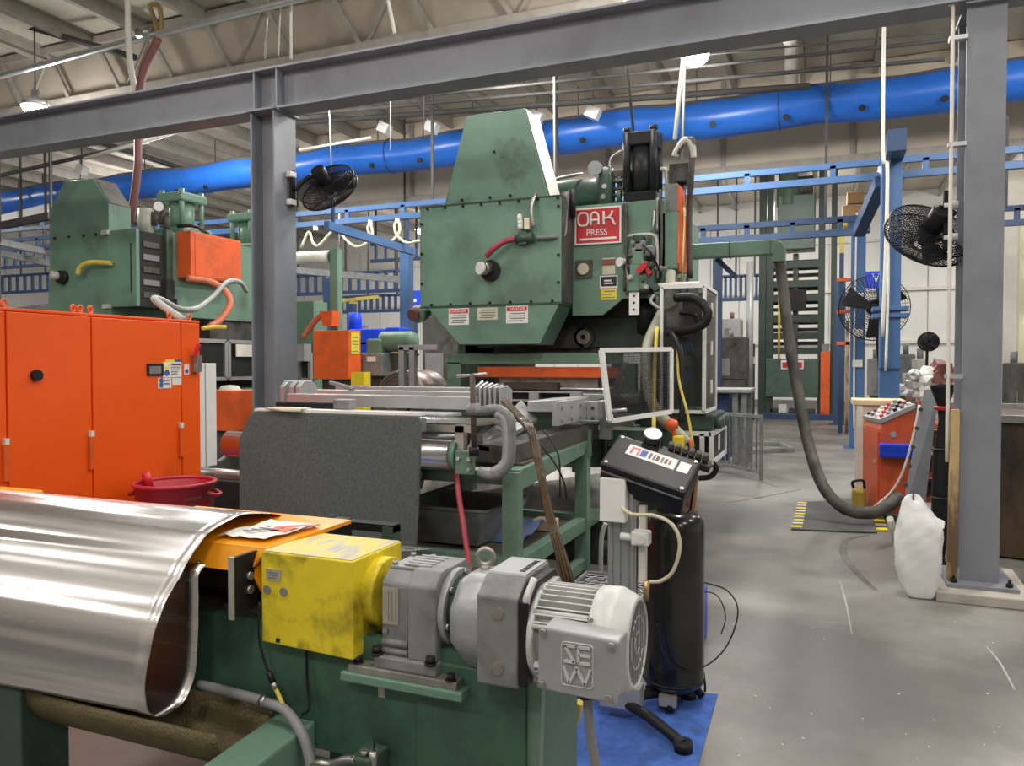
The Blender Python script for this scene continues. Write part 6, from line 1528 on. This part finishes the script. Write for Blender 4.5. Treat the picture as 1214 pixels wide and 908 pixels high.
# orange rung rack
rk = thing('rung_rack', 'orange rung rack on dark blue posts beside the tower press', 'rack', (A(1003, 490, Y=20).x, 20, 0))
x0, x1 = A(997, 400, Y=20).x, A(1011, 400, Y=20).x
for x in (x0, x1): B(x - 0.05, x + 0.05, 19.95, 20.1, 0, A(1003, 300, Y=20).z).build('upright', M['blue_dark'], rk)
for y in (332, 370, 407): 
    z = A(1003, y, Y=20).z; B(x0 - 0.1, x1 + 0.05, 19.9, 19.98, z - 0.04, z + 0.04).build('rung', M['worn_orange'], rk)
B(x0 + 0.1, x0 + 0.18, 19.9, 20.0, 0, A(1003, 380, Y=20).z).build('wood_post', M['wood'], rk)
bx_ = thing('wood_crate', 'brown boxes stacked high behind the blue knee brace', 'crate', A(1008, 245, Y=21))
a, b = A(999, 228, Y=21), A(1024, 262, Y=21)
B(a.x, b.x, 21, 21.8, b.z, a.z - 0.32).build('box', M['cardboard'], bx_, bevel=0.02)
B(a.x + 0.1, b.x, 21, 21.8, a.z - 0.3, a.z).build('box', M['cardboard'], bx_, bevel=0.02)
for x in (a.x, b.x): B(x - 0.05, x + 0.05, 21.1, 21.2, 0, b.z).build('rack_leg', M['yellow_hose'], bx_)
B(a.x - 0.05, b.x + 0.05, 21, 21.8, b.z - 0.08, b.z).build('rack_shelf', M['yellow_hose'], bx_)
vs_ = thing('wall_sign', 'blue sign behind the tall blue post', 'sign', A(1042, 335, Y=24))
a, b = A(1026, 322, Y=24), A(1048, 341, Y=24); B(a.x, b.x, 24, 24.05, b.z, a.z).build('board', M['blue_bin'], vs_)
text('sign_text', 'V8', M['label_white'], vs_, ((a.x + b.x) / 2 + 0.12, 23.99, (a.z + b.z) / 2 + 0.03), (1, 0, 0), (0, 0, 1), 0.34, 0.002)
B(a.x + 0.3, a.x + 0.36, 24.06, 24.12, 0, a.z).build('post', M['blue_dark'], vs_)
# far fans
p = A(1036, 365, Y=15.6)
f = fan('floor_fan', 'big dark fan far behind the tall blue post', p, (-0.1, -1, -0.1), 0.60, (p.x + 0.25, 16.2, 0.0)); 
p = A(1101, 405, Y=14.0)
f = fan('pedestal_fan', 'small round pedestal fan right of the tall blue post', p, (0, -1, 0), 0.15, (p.x, 14.3, 0.0))
# far clutter
for i, (x0, y0, x1, y1, Y_, m, nm, lab) in enumerate([
    (846, 400, 885, 450, 21, 'dark_grime', 'far_machine', 'dark far machine seen right of the guard cabinet'),
    (1065, 420, 1085, 465, 18, 'gear_grey', 'grey_cabinet', 'grey cabinet far behind the console'),
    (1030, 425, 1048, 470, 18, 'ink_grey', 'far_machine', 'dark grey machine between the two blue posts'),
    (1085, 425, 1100, 470, 17, 'pale_trim', 'machine_cover', 'pale pinkish cover among the far clutter'),
    (855, 378, 878, 400, 23, 'gear_light', 'far_machine', 'pale far machine with red trim past the guard cabinet'),
    (1198, 430, 1214, 500, 16, 'dark_grime', 'far_machine', 'dark machine right of the right column'),
    (500, 372, 552, 466, 14.5, 'dark_grime', 'far_machine', 'dark machine behind the left end of the press opening'),
    (345, 392, 372, 440, 13.2, 'dark_green', 'far_machine', 'dark green machine right of the left column behind the orange pipe'),
    (1060, 455, 1090, 470, 15.5, 'aluminium', 'far_bench', 'silver bench top behind the console')]):
    a, b = A(x0, y0, Y=Y_), A(x1, y1, Y=Y_)
    t = thing(nm, lab, 'machine', ((a.x + b.x) / 2, Y_, 0))
    MB().box(a.x, b.x, Y_, Y_ + 0.7, b.z, a.z).build('body', M[m], t, bevel=0.03)
    B(a.x + 0.05, b.x - 0.05, Y_ + 0.05, Y_ + 0.65, 0, b.z).build('base', M['dark_grime'], t)
    B(a.x + 0.1, (a.x + b.x) / 2, Y_ - 0.03, Y_, b.z + 0.1, (a.z + b.z) / 2).build('hatch', M['ink_grey'], t)
    CY(((a.x + b.x) / 2, Y_ + 0.3, a.z), ((a.x + b.x) / 2, Y_ + 0.3, a.z + 0.2), 0.06, n=8).build('stack_pipe', M['maroon' if 'red' in lab else 'gear_grey'], t)
# bench and barrier past the guard cabinet
wb_ = thing('work_bench', 'grey steel bench on legs behind the guard cabinet', 'bench', (A(866, 462, Y=13).x, 13, 0))
a, b = A(842, 460, Y=13), A(892, 462, Y=13)
B(a.x, b.x, 12.6, 13.6, a.z - 0.06, a.z).build('top', M['gear_light'], wb_, bevel=0.01)
for x in (a.x + 0.1, b.x - 0.1, (a.x + b.x) / 2 + 0.1):
    for y in (12.7, 13.5): B(x - 0.04, x + 0.04, y - 0.04, y + 0.04, 0, a.z - 0.06).build('leg', M['gear_grey'], wb_)
B(a.x + 0.1, b.x - 0.35, 12.75, 13.4, 0.1, a.z - 0.1).build('drawer_unit', M['blue_dark'], wb_)
ba = thing('barrier_rail', 'low grey barrier of bars beside the bench', 'barrier', (A(885, 520, Y=12).x, 12, 0))
p, q = A(850, 490, Y=12.2), A(903, 494, Y=11.4)
BAR(p, q, 0.05).build('top_bar', M['gear_grey'], ba); BAR((p.x, p.y, 0.12), (q.x, q.y, 0.12), 0.05).build('bottom_bar', M['gear_grey'], ba)
for k in range(11):
    c = p.lerp(q, k / 10); BAR((c.x, c.y, 0.0 if k in (0, 10) else 0.12), c, 0.025 if k in range(1, 10) else 0.05).build('bar', M['gear_grey'], ba)
fg = thing('floor_grid', 'flat grey frame lying on the aisle floor by the barrier', 'frame', A(905, 533, Z=0.03))
a, b, c, d = A(858, 536, Z=0.04), A(940, 533, Z=0.04), A(925, 526, Z=0.04), A(858, 526, Z=0.04)
for u, w2 in ((a, b), (b, c), (c, d), (d, a)): BAR(u, w2, 0.08, 0.07).build('side', M['gear_grey'], fg)

# ================================================================ right side: console corner
cn = thing('operator_console', 'red orange operator console with sloped button panel', 'console', (0.6, 9.2, 0))
CR = M['console_red']
x0 = 0.42
prf = [(9.05, 0.05), (9.60, 0.05), (9.60, 1.18), (9.05, 1.18)]
base = [A(1036, 600, Y=8.9), A(1072, 600, Y=8.9)]
xl, xr_ = A(1036, 560, Y=8.95).x, A(1078, 560, Y=8.95).x
# body: front face toward the camera with a slanted top rising to the right
zl_, zr_ = A(1040, 502, Y=8.95).z, A(1080, 484, Y=8.95).z
MB().prism([(xl, 0.08), (xr_ - 0.04, 0.08), (xr_, 0.9), (xr_, zr_), (xl + 0.02, zl_), (xl, zl_ - 0.06)], 'y', 8.95, 9.55).build('body', CR, cn, bevel=0.012)
MB().prism([(xl - 0.02, 0.10), (xl, 0.10), (xl, zl_ - 0.10), (xl - 0.02, zl_ - 0.08)], 'y', 8.98, 9.52).build('side_door', CR, cn, bevel=0.004)
B(xl - 0.035, xl - 0.02, 9.02, 9.08, 0.60, 0.63).build('door_latch', M['aluminium'], cn)
top = MB().hexa([V(v_) for v_ in [(xl, 8.93, zl_), (xr_, 8.93, zr_), (xr_, 9.57, zr_), (xl, 9.57, zl_), (xl - 0.02, 8.93, zl_ + 0.045), (xr_, 8.93, zr_ + 0.045), (xr_, 9.57, zr_ + 0.045), (xl - 0.02, 9.57, zl_ + 0.045)]]).build('control_panel', M['aluminium'], cn)
for i in range(5):
    for j in range(4):
        s = (i + 0.5) / 5; x = xl + (xr_ - xl) * s; z = zl_ + (zr_ - zl_) * s + 0.045; y = 9.02 + 0.15 * j
        m_ = ('red_paint', 'black', 'off_white', 'ink_grey', 'maroon')[(i * 3 + j * 2) % 5]
        CY((x, y, z), (x - 0.01, y, z + 0.03), 0.022, n=10).build('button', M[m_], top)
p = A(1052, 515, Y=8.94); MB().cyl((p.x, 8.95, p.z), (p.x, 8.94, p.z), 0.035, n=6).build('emblem', M['nameplate'], cn)
cn.rotation_euler.z = 0.22
bi = A(1042, 525, Y=8.9), A(1084, 543, Y=8.9)
bb_ = thing('blue_tray', 'bright blue plastic bin hung on the front of the console', 'bin', ((bi[0].x + bi[1].x) / 2, 8.88, bi[1].z))
MB().prism([(8.945, bi[1].z), (8.80, bi[1].z), (8.76, bi[0].z), (8.945, bi[0].z)], 'x', bi[0].x, bi[1].x).build('bin', M['blue_bin'], bb_, bevel=0.015)
for k in range(3): B(bi[0].x + 0.03, bi[1].x - 0.03, 8.765 + 0.012 * k, 8.78 + 0.012 * k, bi[1].z + 0.03 + 0.05 * (2 - k), bi[1].z + 0.04 + 0.05 * (2 - k)).build('rib', M['blue_bin'], bb_)
bt = thing('white_table_frame', 'white framed bench with a wooden top behind the console', 'bench', (0.55, 10.1, 0))
a, b = A(1010, 473, Y=10.0), A(1072, 473, Y=10.0)
B(a.x, b.x, 9.75, 10.4, a.z - 0.06, a.z).build('top', M['clean_wood'], bt, bevel=0.005)
for x, y in ((a.x + 0.08, 9.8), (b.x - 0.08, 9.8), (a.x + 0.08, 10.35), (b.x - 0.08, 10.35)):
    B(x - 0.035, x + 0.035, y - 0.035, y + 0.035, 0, a.z - 0.06).build('leg', M['off_white'], bt)
B(a.x + 0.05, b.x - 0.05, 9.8, 9.85, a.z - 0.16, a.z - 0.06).build('apron', M['off_white'], bt)
B(a.x + 0.12, a.x + 0.3, 9.9, 10.2, a.z - 0.3, a.z - 0.12).build('yellow_box', M['yellow'], bt)
mat('oily_yellow', (0.42, 0.32, 0.05), 0.4, var=0.2, scale=9)
jg = thing('oil_jug', 'yellow plastic jug on the floor left of the console', 'jug', A(1018, 600, Y=9.2) * 1.0)
p = A(1018, 580, Y=9.2)
MB().box(p.x - 0.07, p.x + 0.07, 9.12, 9.30, 0.0, 0.30).build('body', M['oily_yellow'], jg, bevel=0.04)
MB().tube([(p.x - 0.05, 9.2, 0.29), (p.x - 0.06, 9.2, 0.36), (p.x + 0.04, 9.2, 0.38), (p.x + 0.06, 9.2, 0.29)], 0.015, 7).build('handle', M['black'], jg)
mat('rubber', (0.10, 0.10, 0.10), 0.8, var=0.2, scale=6)
fm = thing('floor_mat', 'dark floor mat with striped hazard tape edges in the aisle', 'mat', A(990, 612, Z=0))
a = [A(946, 596, Z=0.006), A(1030, 592, Z=0.006), A(1040, 632, Z=0.006), A(938, 628, Z=0.006)]
MB().slab([a[3], a[2], a[1], a[0]], 0.010).build('mat', M['rubber'], fm)
for k in range(9):
    s = k / 9
    for (e0, e1, wx) in ((a[0], a[3], 0.10), (a[1], a[2], 0.10)):
        c0, c1 = e0.lerp(e1, s), e0.lerp(e1, s + 0.055)
        MB().slab([c1, c1 + V((wx, 0.02, 0)), c0 + V((wx, 0.02, 0)), c0], 0.012).build('hazard_stripe', M['safety_yellow' if k % 2 == 0 else 'label_cream'], fm)
# leaning planks and wrapped umbrella
gb = thing('grey_plank', 'wide grey board leaning beside the orange console', 'board', A(1085, 610, Z=0))
MB().hexa([A(1064, 640, Z=0.002), A(1092, 640, Z=0.002), A(1113, 462, Y=8.25), A(1096, 462, Y=8.25)] + [q_ + V((0, 0.05, 0)) for q_ in (A(1064, 640, Z=0.002), A(1092, 640, Z=0.002), A(1113, 462, Y=8.25), A(1096, 462, Y=8.25))]).build('board', M['grey_paint'], gb)
for k in range(6):
    c0 = A(1064, 622, Y=7.88).lerp(A(1096, 462, Y=8.23), 0.15 + 0.14 * k); MB().cyl(c0, c0 + V((0.0, -0.03, 0)), 0.02, n=8).build('bolt', M['rust_brown'], gb)
um = thing('wrapped_umbrella', 'black closed umbrella shape with a red band standing by the column', 'umbrella', A(1116, 640, Y=7.2))
p = A(1116, 600, Y=7.2)
zt_ = A(1116, 455, Y=7.2).z
MB().lathe([(0.0, 0.02), (0.03, 0.05), (0.075, 0.35), (0.07, 0.9), (0.045, 1.05), (0.03, zt_ - 0.30), (0.04, zt_ - 0.18), (0.095, zt_ - 0.03), (0.09, zt_), (0.0, zt_ - 0.01)], (p.x, 7.2, 0), n=14).build('canopy', M['black'], um)
MB().ring((p.x, 7.2, zt_ - 0.20), (0, 0, 1), 0.05, 0.018, 16, 8).build('red_band', M['red_paint'], um)
for z in (0.55, 0.95): MB().ring((p.x, 7.2, z), (0, 0, 1), 0.075, 0.01, 14, 6).build('strap', M['ink'], um)
rs = thing('red_rack', 'red steel rack with shelves behind the leaning board', 'rack', A(1105, 600, Y=9.4))
a, b = A(1092, 440, Y=9.4), A(1120, 600, Y=9.4)
for x in (a.x, b.x): B(x - 0.03, x + 0.03, 9.4, 9.46, 0, 1.25).build('upright', M['console_red'], rs)
for z in (0.15, 0.42, 0.70, 0.95): B(a.x, b.x, 9.4, 9.9, z, z + 0.05).build('shelf', M['console_red'], rs)
for z in (0.20, 0.47, 0.75): B(a.x + 0.05, b.x - 0.05, 9.5, 9.8, z, z + 0.16).build('drawer', M['rust_brown'], rs)
B(a.x, b.x, 9.4, 9.9, 1.22, 1.26).build('top', M['gear_grey'], rs)
for k in range(9):
    px_, py_ = 1080 + (k * 17) % 50, 446 + (k * 11) % 26
    p = A(px_, py_, Y=9.6)
    rr = 0.07 + 0.03 * (k % 3)
    t = thing('crumpled_wrap', ('crumpled silver wrap', 'crumpled pale paper', 'reddish scrap')[k % 3] + ' at the ' + ('bottom', 'middle', 'top')[k // 3] + ' of the heap on the red rack', 'scrap', p, 'scraps heaped on the red rack')
    bm = bmesh.new(); bmesh.ops.create_icosphere(bm, subdivisions=2, radius=rr)
    rnd = random.Random(k)
    zc = 1.26 + rr * 0.9 + 0.10 * (k // 3)
    me = MB(); me.add([V((p.x, 9.6 + 0.05 * (k % 3), zc)) + v_.co * (0.7 + 0.6 * rnd.random()) for v_ in bm.verts], [[v_.index for v_ in f_.verts] for f_ in bm.faces])
    bm.free(); me.build('wrap', M[['aluminium', 'label_white', 'maroon'][k % 3]], t)
pk = thing('wood_plank', 'weathered yellowish plank standing against the right column', 'plank', A(1129, 700, Z=0.076))
x0 = A(1123, 600, Y=6.26).x; x1 = A(1136, 600, Y=6.26).x
MB().prism([(x0, 0.077), (x1 + 0.0, 0.077), (x1 + 0.0, 1.33), (x0 + 0.015, 1.33)], 'y', 6.24, 6.29).build('plank', M['wood'], pk, bevel=0.003)
cbp = thing('short_pipe', 'short white pipe stub leaning on the floor by the sack', 'pipe', A(1060, 630, Z=0.0))
CY(A(1062, 640, Z=0.03), A(1055, 615, Y=7.6), 0.03, n=12).build('pipe', M['off_white'], cbp)
single(TU([A(1030, 606, Y=8.8), A(1055, 585, Y=8.8), A(1070, 560, Y=8.75), A(1082, 520, Y=8.7), A(1090, 480, Y=8.7)], 0.013, 7), 'loose_cable', 'off_white', 'pale cable running up along the leaning grey board', 'cable')
# sack
sk = thing('plastic_sack', 'full white woven sack standing on the floor by the right column', 'sack', (0.61, 6.10, 0))
rnd = random.Random(3)
prof = [(0.0, 0.003, 0.02), (0.06, 0.002, 0.02), (0.085, 0.02, 0.02), (0.115, 0.10, 0.01), (0.135, 0.20, 0.0), (0.142, 0.30, 0.0), (0.145, 0.40, 0.0), (0.14, 0.47, 0.005), (0.128, 0.53, 0.0), (0.105, 0.58, -0.015), (0.08, 0.625, -0.03), (0.06, 0.67, -0.04), (0.035, 0.70, -0.04), (0.0, 0.71, -0.04)]
P_ = smooth_path([V((r_, z_, ox)) for r_, z_, ox in prof], 4)
rows = []
for i, q_ in enumerate(P_):
    ring = []
    for j in range(48):
        a = 2 * PI * j / 48
        sq = 1 / max(abs(math.cos(a)) ** 4 + abs(math.sin(a)) ** 4, 0.3) ** 0.25
        zz = q_.y
        fold = 0.05 * math.sin(3 * a + zz * 13) * math.sin(zz * 11 + a) + 0.03 * abs(math.sin(4 * a - zz * 30)) + 0.025 * abs(math.sin(9 * a + zz * 45)) + 0.012 * rnd.random()
        r_ = max(q_.x, 0.0) * sq * (0.97 + fold)
        ring.append(V((0.61 + q_.z + r_ * math.cos(a) + 0.05 * max(0, zz - 0.45) * (1 if math.cos(a) > 0.6 else 0), 6.10 + r_ * 0.72 * math.sin(a), max(0.001, zz + 0.02 * math.sin(2 * a + 0.6) * max(0, zz - 0.3) * 3))))
    ring.append(ring[0]); rows.append(ring)
MB().grid(rows).build('sack_body', M['bag'], sk)
MB().slab([(0.69, 6.07, 0.50), (0.765, 6.07, 0.50), (0.775, 6.10, 0.55), (0.66, 6.10, 0.60)], 0.025).build('corner_ear', M['bag'], sk, bevel=0.01)
# rusty tank at the right edge
rt = thing('rusty_tank', 'big rusty dark tank with a grey rim at the right edge', 'tank', (2.0, 8.3, 0))
MB().prism([(1.33, 7.6), (3.2, 7.2), (3.6, 9.6), (1.62, 9.9)], 'z', 0.02, 1.17).build('wall', M['tank_brown'], rt)
o_ = [V((1.33, 7.6, 1.19)), V((3.2, 7.2, 1.19)), V((3.6, 9.6, 1.19)), V((1.62, 9.9, 1.19))]
for k in range(4): BAR(o_[k], o_[(k + 1) % 4], 0.10, 0.06).build('rim', M['gear_grey'], rt)
for k in range(3):
    c0 = o_[0].lerp(o_[3], 0.15 + 0.33 * k); BAR(V((c0.x - 0.03, c0.y, 0)), V((c0.x - 0.03, c0.y, 1.16)), 0.06).build('stiffener', M['rust_brown'], rt)
pc = thing('far_column', 'white building column right of the right grey column', 'column', A(1200, 480, Y=19))
p = A(1199, 400, Y=19); B(p.x - 0.15, p.x + 0.18, 18.9, 19.2, 0, 5.9).build('shaft', M['off_white'], pc); B(p.x - 0.25, p.x + 0.28, 18.8, 19.3, 0, 0.05).build('base', M['gear_grey'], pc)
p = A(1212, 400, Y=17); t = thing('yellow_post', 'pale yellow post at the right edge beyond the column', 'post', (p.x, 17, 0))
B(p.x - 0.08, p.x + 0.08, 16.9, 17.1, 0.02, 4.4).build('shaft', M['cream_hose'], t); B(p.x - 0.15, p.x + 0.15, 16.85, 17.15, 0, 0.02).build('base', M['gear_grey'], t)
a, b = A(1196, 252, Y=15.5), A(1214, 250, Y=15.5)
rail('dark blue double rail right of the right column', (a.x - 0.3, 15.5, A(1205, 264, Y=15.5).z), (b.x + 2, 15.5, A(1205, 264, Y=15.5).z), 0.25, 0.1, 'blue_dark', 3, 5.9)
